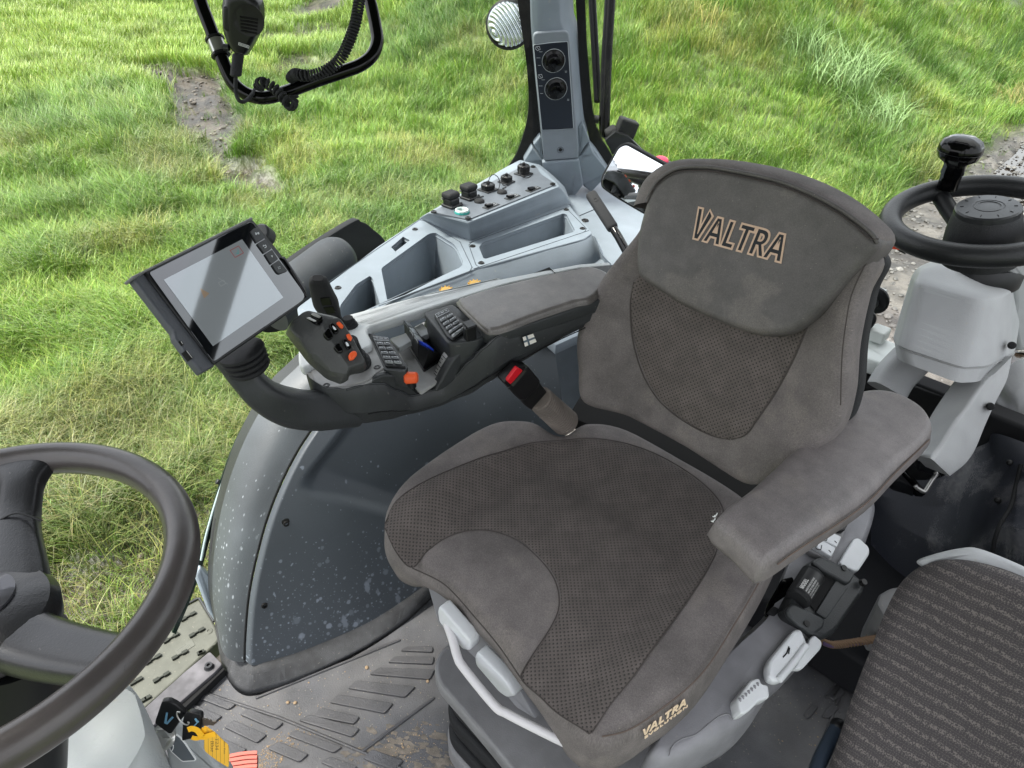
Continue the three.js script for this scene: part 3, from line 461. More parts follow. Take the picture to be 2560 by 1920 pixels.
  { // rolled top of the headrest behind the piping
    const Pc = even(pi, 60), Sl = even([[1600, 520], [1628, 452], [1690, 407], [1790, 398], [1900, 410], [2010, 438], [2120, 488], [2200, 548], [2234, 588], [2230, 612], [2196, 624]].map(p => F.px(p[0], p[1], -0.004)), 60);
    part('headrest_roll', surf((s, q) => { const i = Math.min(59, Math.floor(s * 60)), f = s * 60 - i, L = A => [lerp(A[i][0], A[i + 1][0], f), lerp(A[i][1], A[i + 1][1], f)], a = L(Pc), b = L(Sl), na = hh(a[0], a[1]) - 0.004; if (q < 0.6) { const t = q / 0.6, g = Math.sin(t * Math.PI / 2), k = 1 - Math.cos(t * Math.PI / 2); return F.p(lerp(a[0], b[0], g), lerp(a[1], b[1], g), lerp(na, -0.004, k)); } const t = (q - 0.6) / 0.4; return F.p(b[0] * (1 - 0.12 * t * t), b[1] - 0.05 * t * t, -0.004 - 0.085 * t); }, 120, 30, (s, q) => [s * 0.55, q * 0.14]), seatCloth, seat, 'rolled suede top of the headrest', true);
  }
  // embroidery
  const font = await new FontLoader().loadAsync('fonts/droid/droid_sans_bold.typeface.json');
  seat.userData.font = undefined; globalThis.FONT = font;
  const P = (x, y) => { const a = [1722, 592], b = [1951, 655], c = [1725, 525], d = [1958, 604]; const q = [0, 1].map(k => lerp(lerp(a[k], b[k], x), lerp(c[k], d[k], x), y)); return F.on(q[0], q[1], hh); };
  const o = P(0, 0), ex = P(1, 0), ey = P(0.05, 1), tf = new Frame(F.p(...o, 0), F.p(...ex, 0).sub(F.p(...o, 0)), F.p(...ey, 0).sub(F.p(...o, 0)));
  const L = tf.uv(F.p(...ex, 0))[0], H = tf.uv(F.p(...ey, 0))[1];
  const shapes = font.generateShapes('VALTRA', 1); let x0 = 9, x1 = -9, y1 = 0; for (const s of shapes) for (const p of s.getPoints()) { x0 = Math.min(x0, p.x); x1 = Math.max(x1, p.x); y1 = Math.max(y1, p.y); }
  const mk = (grow, n0, n1, mt, nm) => { const gs = []; shapes.forEach((s, i) => { const tr = p => { const x = (p.x - x0) / (x1 - x0), y = p.y / y1, tall = x < 0.16 ? 1.18 : 1; return [x * L + 0.12 * y * H * 0.6, y * H * tall * lerp(1.0, 0.98, x)]; };
    const pts = s.getPoints(6).map(tr), hs = s.holes.map(q => q.getPoints(6).map(tr));
    const g = new THREE.ExtrudeGeometry(shape2(pts, hs), { depth: n1 - n0, bevelEnabled: true, bevelThickness: 0.0002, bevelSize: 0.0001, bevelOffset: grow, bevelSegments: 1, steps: 1 });
    const p = g.attributes.position; for (let k = 0; k < p.count; k++) { const u = p.getX(k), w = p.getY(k), q = F.uv(tf.p(u, w, 0)), v = F.p(q[0], q[1], hh(q[0], q[1]) + n0 + p.getZ(k)); p.setXYZ(k, v.x, v.y, v.z); } g.computeVertexNormals(); gs.push(g); }); part(nm, gs, mt, seat); };
  mk(0.0022, 0.0002, 0.0010, new THREE.MeshStandardMaterial({ color: 0xc2a691, roughness: 0.85, bumpMap: fabricBump, bumpScale: 0.001 }), 'embroidered_border');
  mk(-0.0010, 0.0012, 0.0016, new THREE.MeshStandardMaterial({ color: 0x24262a, roughness: 0.9, bumpMap: fabricBump, bumpScale: 0.001 }), 'embroidered_letters');
}
{ // printed name on the left flank of the cushion
  const SF = new Frame(V(-0.1, 0.45, 0.272), V(1, 0, 0), V(0, 1, 0)), r1 = onY(1565, 1828, 0.50), r2 = onY(1744, 1705, 0.522), sn = V(0, 1, 0).cross(r2.clone().sub(r1)).normalize(); if (sn.z < 0) sn.negate();
  const pl = (x, y) => { const d = sight(x, y), o = r1.clone().addScaledVector(sn, 0.013).addScaledVector(V(0, 1, 0), 0); return EYE.clone().addScaledVector(d, o.sub(EYE).dot(sn) / d.dot(sn)); };
  const a = pl(1604, 1842), b = pl(1714, 1760), c = pl(1596, 1818), f = frame3(a, b, c), L = a.distanceTo(b), H = 0.52 * Math.abs(f.uv(c)[1]);
  const mkText = (txt, x0, y0, Lx, Hh, sk) => { const sh = globalThis.FONT.generateShapes(txt, 1); let m0 = 9, m1 = -9, t = 0; for (const s of sh) for (const p of s.getPoints()) { m0 = Math.min(m0, p.x); m1 = Math.max(m1, p.x); t = Math.max(t, p.y); } return sh.map(s => { const tr = p => [x0 + (p.x - m0) / (m1 - m0) * Lx + sk * p.y / t * Hh, y0 + p.y / t * Hh]; return slab(f, s.getPoints(5).map(tr), 0, 0.0012, 0.0001, s.holes.map(q => q.getPoints(5).map(tr)), 1); }); };
  part('printed_letters', [...mkText('VALTRA', 0, 0, L, H, 0.2), ...mkText('EVOLUTION', 0.004, -H * 0.62, L * 0.98, H * 0.32, 0.1)], plain(0xd6c0a4, 0.8), seat);
}
{ // left armrest
  const t = thing('armrest_pad', 'worn grey padded armrest on the left side of the driver seat', 'armrest', V(0.2, 0.74, 0.28));
  const F = new Frame(V(0.2, 0.74, 0.28), V(1, 0, 0.08), V(0, 0, -1));
  const h = (u, w) => 0.004 - 0.010 * sst(-0.16, -0.25, u) + 0.006 * sst(0.05, 0.3, u) - 0.35 * Math.max(0, Math.abs(w) - 0.045) * 0.5;
  const px = [[1790, 1302], [1796, 1282], [1818, 1260], [1880, 1212], [2000, 1103], [2085, 1020], [2150, 972], [2230, 970], [2300, 1002], [2336, 1050], [2322, 1090], [2250, 1158], [2168, 1240], [2034, 1330], [1950, 1388], [1908, 1406], [1888, 1392], [1842, 1346]];
  part('arm_pad', pad(F, cat2(px.map(p => F.on(p[0], p[1], h)), 110), h, 0.018, 0.030, 12, null, 0.014), armCloth, t, null, true);
  const rim = [[2330, 1085], [2250, 1163], [2168, 1247], [2034, 1338], [1950, 1396]].map(p => F.on(p[0], p[1], h));
  part('stitching', tube(even(rim, 50).map(q => F.p(q[0], q[1], h(q[0], q[1]) - 0.012)), 0.0012, false, 100, 6), plain(0x5c5049, 0.9), t);
  part('torn_thread', [0, 1, 2, 3, 4, 5].map(i => { const p = F.p(...F.on(1783 + i * 2, 1308 - i * 5, h), 0.0); return tube([p, p.clone().add(V(-0.004 - i * 0.0006, 0.003, 0.002 * (i % 3 - 1)))], 0.0008, false, 4, 5); }), plain(0xcfd2cf, 0.9), t, 'frayed white threads at the armrest corner');
  part('arm_bracket', bar(V(0.42, 0.66, 0.30), V(0.30, 0.60, 0.27), 0.05, 0.05, V(0, 1, 0), 0.01), M.black, t);
}
{ // front of the seat pan, levers, handle, suspension base
  const pan = [[1070, 1462], [1140, 1480], [1200, 1550], [1260, 1625], [1305, 1700], [1320, 1780], [1270, 1730], [1180, 1620], [1100, 1540]];
  const nrm = V(-0.9, 0.25, 0.1);
  const F = new Frame(onY(1170, 1570, 0.47), V(0.05, 0, 1), V(0.12, 1, 0));
  if (F.N.x > 0) { F.N.negate(); F.U.negate(); }
  const F2 = new Frame(F.p(0, 0, -0.045), F.U, F.W);
  part('pan_front', slab(F2, roundPoly(pxs(F2, [[1068, 1466], [1131, 1488], [1193, 1562], [1251, 1638], [1291, 1710], [1340, 1800], [1290, 1770], [1190, 1650], [1095, 1560]]), 0.006), -0.02, 0.0, 0.004), plastic([0.47, 0.47, 0.49], { seed: 60, scuff: 0.1, rough: 0.5 }), seat, 'smooth grey front panel under the cushion');
  for (const q of [[[1096, 1524], [1102, 1512], [1180, 1600], [1178, 1625], [1160, 1622], [1100, 1552]], [[1189, 1640], [1196, 1626], [1272, 1702], [1292, 1738], [1270, 1742], [1250, 1728], [1192, 1660]]]) part('seat_lever', slab(F, roundPoly(pxs(F, q), 0.006), -0.022, 0.004, 0.005, [], 4), M.offWhite, seat, 'pale grey paddle lever under the cushion front');
  const hb = [[1118, 1560], [1132, 1600], [1143, 1640], [1158, 1668], [1235, 1762], [1268, 1784], [1350, 1826], [1420, 1860]].map((p, i) => onY(p[0], p[1], lerp(0.44, 0.40, i / 7)));
  part('adjust_bar', tube(hb, 0.0075, false, 60, 12), plain(0xc4c2c4, 0.45), seat, 'bent light grey adjusting bar at the seat front');
  const B = new Frame(V(-0.1, 0.27, 0), V(1, 0, 0), V(0, 0, -1));
  const bp = [[1095, 1708], [1085, 1670], [1092, 1640], [1112, 1612], [1150, 1590], [1500, 1600], [1800, 1700], [1700, 1960], [1330, 1990], [1200, 1830]];
  part('base_cover', slab(B, roundPoly(pxs(B, bp), 0.03, 6), -0.035, 0, 0.008, [], 4), M.midGrey, seat, 'dusty grey cover of the suspension base');
  const b2 = pxs(B, [[1106, 1716], [1112, 1640], [1500, 1610], [1780, 1700], [1680, 1950], [1350, 1985], [1215, 1830]]);
  for (let k = 0; k < 5; k++) part('bellows_fold', slab(B, roundPoly(inset(b2, 0.010 + 0.010 * (k % 2)), 0.03, 5), -0.08 - k * 0.035, -0.047 - k * 0.035, 0.010, [], 3), M.blackMatt, seat);
  part('base_foot', slab(B, roundPoly(inset(b2, 0.004), 0.03, 5), -0.268, -0.215, 0.006, [], 3), M.midGrey, seat);
}
{ // left side trim of the seat with its switches and levers
  const F = new Frame(V(0.2, 0.42, 0.33), V(1, 0, 0), V(0, 0, -1)), h = (u, w) => 0.02 * Math.cos(clamp(u / 0.45, -1, 1) * 1.5) + 0.03 * sst(0.05, 0.3, u) - 0.25 * Math.max(0, -w + 0.0) * 0.6;
  const px = [[1622, 1878], [1640, 1832], [1720, 1722], [1810, 1622], [1880, 1560], [1930, 1500], [2000, 1340], [2100, 1235], [2185, 1240], [2188, 1290], [2150, 1385], [2110, 1460], [2050, 1560], [1990, 1640], [1935, 1690], [1890, 1762], [1840, 1812], [1760, 1858], [1700, 1888], [1650, 1894]];
  part('side_trim', pad(F, cat2(px.map(p => F.on(p[0], p[1], h)), 110), h, 0.022, 0.07, 12, null, 0.01), M.seatShell, seat, 'curved grey plastic side trim with levers', true);
  const line = [[1672, 1890], [1680, 1868], [1700, 1850], [1740, 1836], [1775, 1808], [1800, 1790], [1822, 1786], [1832, 1800]].map(p => F.on(p[0], p[1], h));
  part('trim_groove', tube(even(line, 30).map(q => F.p(q[0], q[1], h(q[0], q[1]) + 0.0002)), 0.0010, false, 60, 6), plain(0x77777a, 0.6), seat);
  const z4 = (a, b) => [1600 + a / 2.304, 1200 + b / 2.304];
  const T = (n, tu = 0) => new Frame(V(0.2, 0.42 + n, 0.33), V(1, tu, 0), V(0, 0.3, -1));
  const sl = (name, list, n0, n1, mt, r, label, bev = 0.003) => { const f = T(0.0); return part(name, slab(f, roundPoly(pxs(f, list.map(p => z4(...p)), n1), r, 4), n0, n1, bev, [], 3), mt, seat, label); };
  sl('lever_plate', [[890, 1085], [905, 1060], [985, 905], [1005, 890], [1052, 930], [1046, 968], [935, 1090]], 0.02, 0.034, M.offWhite, 0.006, 'pale plate lever with an arrow symbol');
  const lv = sl('tilt_lever', [[736, 1075], [750, 1030], [890, 860], [930, 855], [968, 945], [960, 985], [880, 1095], [825, 1155], [790, 1162], [745, 1140]], 0.026, 0.046, M.offWhite, 0.010, 'pale grey tilt lever with a ridge', 0.005);
  { const f = T(0); part('ridge', tube([z4(800, 1150), z4(880, 1055), z4(955, 955)].map(p => f.p(...f.px(...p, 0.046), 0.046)), 0.006, false, 20, 8), M.offWhite, lv); part('symbol', [[[825, 1020], [845, 998]], [[845, 998], [858, 960]], [[856, 1000], [862, 968]]].map(s => tube(s.map(q => { const p = z4(...q); return f.p(...f.px(...p, 0.0465), 0.0465); }), 0.0011, false, 4, 6)), M.black, lv); }
  const kn = sl('height_knob', [[558, 1262], [640, 1150], [690, 1140], [700, 1175], [740, 1180], [748, 1255], [690, 1270], [620, 1340], [578, 1350]], 0.01, 0.04, M.offWhite, 0.006, 'pale ribbed height knob');
  { const f = T(0); part('grip_ribs', [0, 1, 2, 3, 4, 5, 6].map(i => { const p = z4(575 + i * 17, 1258 - i * 15), q = z4(575 + i * 17 + 6, 1275 - i * 15); return tube([f.p(...f.px(...p, 0.041), 0.041), f.p(...f.px(...q, 0.041), 0.038)], 0.0022, false, 4, 6); }), M.seatShell, kn); }
  sl('recline_lever', [[1150, 475], [1235, 335], [1262, 332], [1322, 385], [1324, 425], [1255, 530], [1180, 500]], 0.03, 0.044, M.offWhite, 0.010, 'pale recline lever at the back of the trim');
  sl('switch_panel', [[960, 400], [1120, 190], [1230, 200], [1100, 470]], 0.02, 0.034, M.midGrey, 0.006, 'grey panel carrying the seat switches');
  const sw = [[[985, 365], [1020, 330], [1130, 390], [1102, 442]], [[1020, 325], [1055, 278], [1162, 325], [1135, 385]]];
  for (const q of sw) { const b = sl('seat_switch', q, 0.03, 0.044, M.offWhite, 0.004, 'white rocker switch with a seat symbol', 0.002), f = T(0), c = q.reduce((s, p) => [s[0] + p[0] / 4, s[1] + p[1] / 4], [0, 0]); const at = (a, d) => { const p = z4(c[0] + a, c[1] + d); return f.p(...f.px(...p, 0.0444), 0.0444); }; part('symbol', [[[-55, -8], [-40, 18]], [[-40, 18], [-18, 20]], [[-18, 20], [-12, -6]], [[-42, 2], [-34, -14]], [[28, 22], [40, 34]]].map(s => tube(s.map(p => at(...p)), 0.0008, false, 3, 5)), M.black, b); }
  sl('heater_switch', [[1085, 262], [1130, 212], [1190, 222], [1205, 245], [1180, 292], [1150, 290]], 0.03, 0.046, M.blackGloss, 0.006, 'black glossy seat heater switch', 0.003);
}
{ // belt retractor on the left and its tongue, buckle on the right
  const t = thing('belt_retractor', 'black seat belt retractor box clipped beside the seat lever', 'belt retractor', onY(2060, 1490, 0.45));
  const z4 = (a, b) => [1600 + a / 2.304, 1200 + b / 2.304], f = new Frame(onY(2060, 1490, 0.46), V(1, 0.1, 0), V(0, 0.45, -1));
  const S = (name, list, n0, n1, mt, r, bev = 0.004, par = t) => part(name, slab(f, roundPoly(pxs(f, list.map(p => z4(...p)), n1), r, 4), n0, n1, bev, [], 3), mt, par);
  const body = S('housing', [[842, 745], [860, 690], [985, 470], [1040, 438], [1110, 455], [1245, 540], [1305, 600], [1290, 650], [1130, 880], [1070, 915], [1000, 890], [860, 790]], -0.035, 0.0, M.charcoal, 0.012, 0.008);
  S('end_cap', [[842, 745], [880, 705], [1065, 800], [1062, 850], [1000, 890], [935, 850], [862, 792]], 0.0, 0.012, M.charcoal, 0.008, 0.004);
  S('end_cap', [[990, 470], [1040, 440], [1245, 535], [1205, 605], [1050, 520]], 0.0, 0.012, M.charcoal, 0.008, 0.004);
  S('webbing_slot', [[955, 690], [1060, 530], [1125, 580], [1010, 755]], 0.0, 0.003, plain(0x0c0c0d, 0.9), 0.002, 0.0008);
  S('cover_strip', [[1015, 760], [1130, 575], [1200, 620], [1075, 800]], 0.0, 0.006, M.charcoal, 0.003, 0.002);
  const roll = part('spool', cyl(f.p(...f.px(...z4(905, 690), 0.006), 0.006), f.p(...f.px(...z4(1000, 540), 0.006), 0.006), 0.021, 0.021, 24, 0.003), M.blackMatt, t, 'black spool with a white printed label');
  const lab = canvasTex(256, 128, (c, w, hh) => { c.fillStyle = '#1b1b1c'; c.fillRect(0, 0, w, hh); c.fillStyle = '#cfcfcc'; c.font = 'bold 34px sans-serif'; c.fillText('MODEL', 10, 40); c.font = '15px sans-serif'; for (let i = 0; i < 4; i++) { let s = ''; const r = rng(i + 3); for (let k = 0; k < 20; k++) s += 'ABCDEFHKMNRSTX0123456789 '[Math.floor(r() * 25)]; c.fillText(s, 10, 62 + i * 17); } });
  { const A = f.p(...f.px(...z4(905, 690), 0.027), 0.027), B = f.p(...f.px(...z4(1000, 540), 0.027), 0.027), ax = B.clone().sub(A), c0 = f.p(...f.px(...z4(905, 690), 0.006), 0.006), c1 = f.p(...f.px(...z4(1000, 540), 0.006), 0.006), n = f.N, s = c1.clone().sub(c0).normalize().cross(n); const g = surf((u, v) => { const a = lerp(-0.9, 0.9, v); return c0.clone().lerp(c1, lerp(0.12, 0.88, u)).addScaledVector(n, 0.0214 * Math.cos(a)).addScaledVector(s, 0.0214 * Math.sin(a)); }, 8, 12, (u, v) => [u, 1 - v]); part('label', g, new THREE.MeshStandardMaterial({ map: lab, roughness: 0.5 }), roll, null, true); }
  for (const q of [[1170, 510], [955, 830], [1285, 590]]) part('screw', cyl(f.p(...f.px(...z4(...q), 0.010), 0.006), f.p(...f.px(...z4(...q), 0.010), 0.0145), 0.0065, 0.0055, 12), M.screwBlack, t);
  const t2 = thing('belt_tongue', 'dark metal belt tongue hanging beside the seat cushion', 'belt tongue', onY(1950, 1500, 0.42));
  const pts = [[720, 770], [745, 700], [820, 570], [880, 555], [890, 590], [870, 640], [800, 760], [740, 800]]; const f2 = new Frame(onY(1950, 1500, 0.44), V(1, 0.1, 0), V(0, 0.45, -1));
  part('tongue', slab(f2, roundPoly(pxs(f2, pts.map(p => z4(...p))), 0.006, 4), -0.006, 0.0, 0.0015), M.blackGloss, t2); part('grip', slab(f2, roundPoly(pxs(f2, [[720, 770], [760, 730], [800, 755], [760, 798]].map(p => z4(...p))), 0.004, 4), 0.0, 0.008, 0.003), M.blackMatt, t2);
}
// ---------------------------------------------------------------- right wheel arch, step, sill
const splash = dataTex(1024, (x, y) => {            // dried splash marks: spots and short runs, thicker towards the foot
  const f = fbm(x * 6, y * 6, 301, 4, 6), g = HASH(x * 1024 | 0, y * 1024 | 0, 3);
  let c = [0.258, 0.280, 0.302].map(v => v * (0.9 + 0.22 * f + 0.06 * g));
  const hgt = y; let s = 0;
  for (const [n, sd, dens, asp] of [[26, 11, 1.0, 1], [46, 12, 1.0, 1], [90, 13, 0.9, 1], [22, 14, 1.2, 2.6]]) {
    const cx = x * n, cy = y * n / asp, xi = Math.floor(cx), yi = Math.floor(cy);
    for (let a = -1; a <= 1; a++) for (let b = -1; b <= 1; b++) {
      const X = xi + a, Y = yi + b, ph = HASH(X, Y, sd), px = X + HASH(X, Y, sd + 20), py = Y + HASH(X, Y, sd + 40), hh = py * asp / n;
      const keep = asp > 1 ? 0.62 * sst(0.40, 0.02, hh) : lerp(0.05, 0.85, sst(0.42, 0.0, hh)); if (ph > keep * dens) continue;
      const r = (0.07 + 0.20 * HASH(X, Y, sd + 60) ** 3) * (asp > 1 ? 0.75 : 1), d = Math.hypot(cx - px + 0.10 * (vnoise(x * 220, y * 220, 5) - 0.5), (cy - py) * (asp > 1 ? 0.9 : 0.85));
      s = Math.max(s, sst(r, r * 0.6, d) * (0.35 + 0.5 * HASH(X, Y, sd + 80)));
    }
  }
  s *= 0.75 + 0.5 * (f - 0.5);
  return mixc(c, [0.60, 0.635, 0.685], clamp(s));
}, true, 1);
const archMat = new THREE.MeshStandardMaterial({ map: splash, roughness: 0.5, bumpMap: grainBump, bumpScale: 0.00025 });
const stripSpl = dataTex(1024, (x, y) => { const f = fbm(x * 5, y * 5, 311, 5, 5), h = HASH(x * 1024 | 0, y * 1024 | 0, 5); let c = [0.265, 0.285, 0.30].map(v => v * (0.70 + 0.58 * f + 0.08 * h)); let s = 0; for (const [n, sd] of [[60, 31], [110, 32]]) { const X = Math.floor(x * n), Y = Math.floor(y * n * 0.6), hh = Y / n / 0.6; if (HASH(X, Y, sd) < lerp(0.05, 0.34, sst(0.5, 0.02, hh))) { const px = X + 0.3 + 0.4 * HASH(X, Y, sd + 3), py = Y + 0.3 + 0.4 * HASH(X, Y, sd + 4); s = Math.max(s, sst(0.24, 0.10, Math.hypot(x * n - px, (y * n * 0.6 - py)) / (0.45 + 0.9 * HASH(X, Y, sd + 7) ** 2)) * (0.3 + 0.6 * HASH(X, Y, sd + 8))); } } return mixc(c, [0.74, 0.77, 0.80], 0.7 * s); }, true, 1);
const stripMat = new THREE.MeshStandardMaterial({ map: stripSpl, roughness: 0.5, bumpMap: grainBump, bumpScale: 0.0003 });
const AF = new Frame(V(-0.484, 0, -0.515), V(0.444, 0, 0.105), V(0, 1, -0.25));
{
  const t = thing('wheel_arch_cover', 'dark slate plastic wheel arch cover spattered with dried splashes, under the console', 'wheel arch cover', V(-0.3, 0, -0.5));
  const cr = even([[619, 1662], [621, 1600], [630, 1500], [648, 1410], [676, 1310], [712, 1225], [760, 1140], [812, 1070], [862, 1006], [905, 950], [960, 880]].map(p => AF.px(...p)), 60);
  const top = cr[cr.length - 1][1];
  const uAt = w => { for (let i = 0; i + 1 < cr.length; i++) if (cr[i + 1][1] >= w) return lerp(cr[i][0], cr[i + 1][0], clamp((w - cr[i][1]) / (cr[i + 1][1] - cr[i][1]))); return cr[cr.length - 1][0]; };
  const pk = [AF.px(742, 1222), AF.px(905, 1030), AF.px(930, 1278)];            // pressed pocket in the panel
  const e1 = [pk[1][0] - pk[0][0], pk[1][1] - pk[0][1]], l1 = Math.hypot(...e1), e2 = [pk[2][0] - pk[0][0], pk[2][1] - pk[0][1]], l2 = Math.hypot(...e2);
  const relief = (u, w) => { const a = ((u - pk[0][0]) * e1[1] - (w - pk[0][1]) * e1[0]) / l1, b = -((u - pk[0][0]) * e2[1] - (w - pk[0][1]) * e2[0]) / l2; return -0.050 * sst(-0.004, 0.045, a) * sst(-0.006, 0.05, b) - 0.10 * Math.pow(clamp((w - 0.30) / 0.5), 2); };
  const w0 = Math.min(...[[619, 1662], [760, 1627], [914, 1562], [1031, 1488]].map(p => AF.px(...p)[1]));
  const bot = [[619, 1662], [637, 1664], [760, 1627], [914, 1562], [1031, 1488], [1110, 1425], [1200, 1340]].map(p => AF.px(...p));
  const wAt = u => { for (let i = 0; i + 1 < bot.length; i++) if (bot[i + 1][0] >= u) return lerp(bot[i][1], bot[i + 1][1], clamp((u - bot[i][0]) / (bot[i + 1][0] - bot[i][0]))); return bot[bot.length - 1][1]; };
  const pt = (s, q) => { let w = lerp(0.02, 0.66, q), u; for (let k = 0; k < 3; k++) { u = lerp(uAt(w), 0.95, Math.pow(s, 1.3)); w = lerp(wAt(u), 0.66, q); } return [u, w]; };
  const round = s => -0.016 * Math.pow(1 - clamp(s / 0.03), 2);
  part('arch_panel', surf((s, q) => { const [u, w] = pt(s, q); return AF.p(u, w, relief(u, w) + round(s)); }, 120, 70, (s, q) => pt(s, q)), archMat, t, 'dark slate inner panel with pale dried splashes', true);
  // outer strip that turns round to the door opening
  const E = even([[546, 1580], [532, 1500], [533, 1410], [546, 1310], [572, 1205], [610, 1105], [655, 1020], [700, 958], [735, 925], [790, 870]].map(p => AF.px(p[0], p[1], -0.12)), 60);
  const Cc = cr.map((q, i) => AF.p(q[0] - 0.004, q[1] - 0.006 * (i < 4 ? 1 : 0), relief(q[0], q[1]) - 0.020));
  part('outer_strip', surf((s, q) => { const i = Math.min(59, Math.floor(q * 60)), f = q * 60 - i, a = Cc[i].clone().lerp(Cc[i + 1], f), b = AF.p(lerp(E[i][0], E[i + 1][0], f), lerp(E[i][1], E[i + 1][1], f), -0.12); return a.lerp(b, s).addScaledVector(V(-0.7, 0.2, 0.55), 0.030 * Math.sin(Math.PI * s)); }, 24, 80, (s, q) => [s * 0.14, q * 0.75]), stripMat, t, 'weathered grey outer strip', true);
  part('strip_return', surf((s, q) => { const i = Math.min(59, Math.floor(q * 60)), f = q * 60 - i; return AF.p(lerp(E[i][0], E[i + 1][0], f), lerp(E[i][1], E[i + 1][1], f), -0.12 - 0.05 * s); }, 3, 60), M.charcoal, t);
  part('crease_gap', tube(cr.map((q, i) => AF.p(q[0] - 0.002, q[1], relief(q[0], q[1]) - 0.021)), 0.003, false, 120, 6), plain(0x0d0e10, 0.9), t);
  for (const [a, b] of [[716, 1310], [661, 1514]]) { const q = AF.px(a, b), n = relief(...q); part('screw', [lathe(AF.p(...q, n - 0.001), AF.N, [[0, 0.001], [0.0035, 0.001], [0.0035, 0.004], [0.006, 0.004], [0.007, 0.001], [0.012, 0.0005], [0.013, -0.001]], 20)], M.screwBlack, t); }
  // rubber skirt along the foot
  const low = [[536, 1545], [548, 1630], [565, 1690], [600, 1733], [650, 1736], [760, 1700], [900, 1632], [1000, 1567], [1075, 1500], [1180, 1400]].map(p => onY(...p, 0.001));
  const up = [[540, 1530], [560, 1592], [588, 1636], [612, 1664], [650, 1664], [760, 1629], [914, 1563], [1031, 1489], [1110, 1426], [1200, 1341]].map((p, i) => AF.at(p[0], p[1], [-0.118, -0.098, -0.066, -0.022][i] ?? 0.004));
  const lc = cat(low, 80), uc = cat(up, 80);
  part('rubber_skirt', loft(lc.map((p, i) => { const q = uc[i], o = V(-0.05, 0, -0.05); const out = V(-0.35, 0, 0.8).multiplyScalar(0.006 * sst(0, 10, i)); return [p, p.clone().lerp(q, 0.35).add(out.clone().multiplyScalar(1.1)), p.clone().lerp(q, 0.8).add(out), q, q.clone().add(V(0.01, -0.002, -0.03)), p.clone().add(V(0.02, 0, -0.05))]; })), plastic([0.24, 0.245, 0.255], { seed: 77, scuff: 0.5, spec: 1.4, rough: 0.7, bump: 0.0008, tile: 0.3 }), t, 'black rubber skirt along the floor');
}
{ // edge of the open door glass and its seals, seen almost edge-on beside the arch
  const t = thing('door_glass', 'dark edge of the open right door glass with rubber seals beside the wheel arch', 'door glass', V(-0.35, 0.2, -0.7));
  const S = (name, L, n0, n1, mt, lab) => { const a = L.map(p => p[0]), b = L.map(p => p[1]); return part(name, slab(AF, [...even(a.map(p => AF.px(...p, n1)), 30), ...even(b.map(p => AF.px(...p, n1)), 30).reverse()], n0, n1, 0.001), mt, t, lab); };
  S('seal', [[[664, 996], [700, 966]], [[625, 1060], [645, 1050]], [[578, 1160], [603, 1150]], [[548, 1262], [568, 1258]], [[530, 1360], [546, 1360]], [[527, 1430], [534, 1440]]], -0.16, -0.145, M.rubber);
  S('glass_edge', [[[640, 1010], [660, 1000]], [[590, 1100], [612, 1100]], [[552, 1200], [572, 1200]], [[520, 1310], [536, 1310]], [[490, 1420], [504, 1424]], [[462, 1500], [474, 1506]], [[430, 1582], [440, 1586]]], -0.19, -0.182, new THREE.MeshStandardMaterial({ color: 0x16231f, roughness: 0.12 }));
  part('edge_strip', tube([[632, 1045], [584, 1140], [548, 1230], [518, 1330], [503, 1400]].map(p => AF.at(...p, -0.180)), 0.0030, false, 40, 6), plain(0x9fb0b2, 0.3), t);
  part('hinge_pin', cyl(AF.at(541, 1203, -0.19), AF.at(551, 1207, -0.19), 0.006, 0.006, 14, 0.001), M.darkMetal, t);
  const b = thing('door_sill', 'grey blue painted door sill corner between the step and the wheel arch', 'door sill', AF.at(515, 1480, -0.2));
  part('sill_plate', slab(AF, roundPoly(pxs(AF, [[486, 1440], [500, 1416], [545, 1462], [548, 1570], [520, 1530]], -0.17), 0.008), -0.20, -0.17, 0.006, [], 3), plain(0x8d98a2, 0.3), b);
}
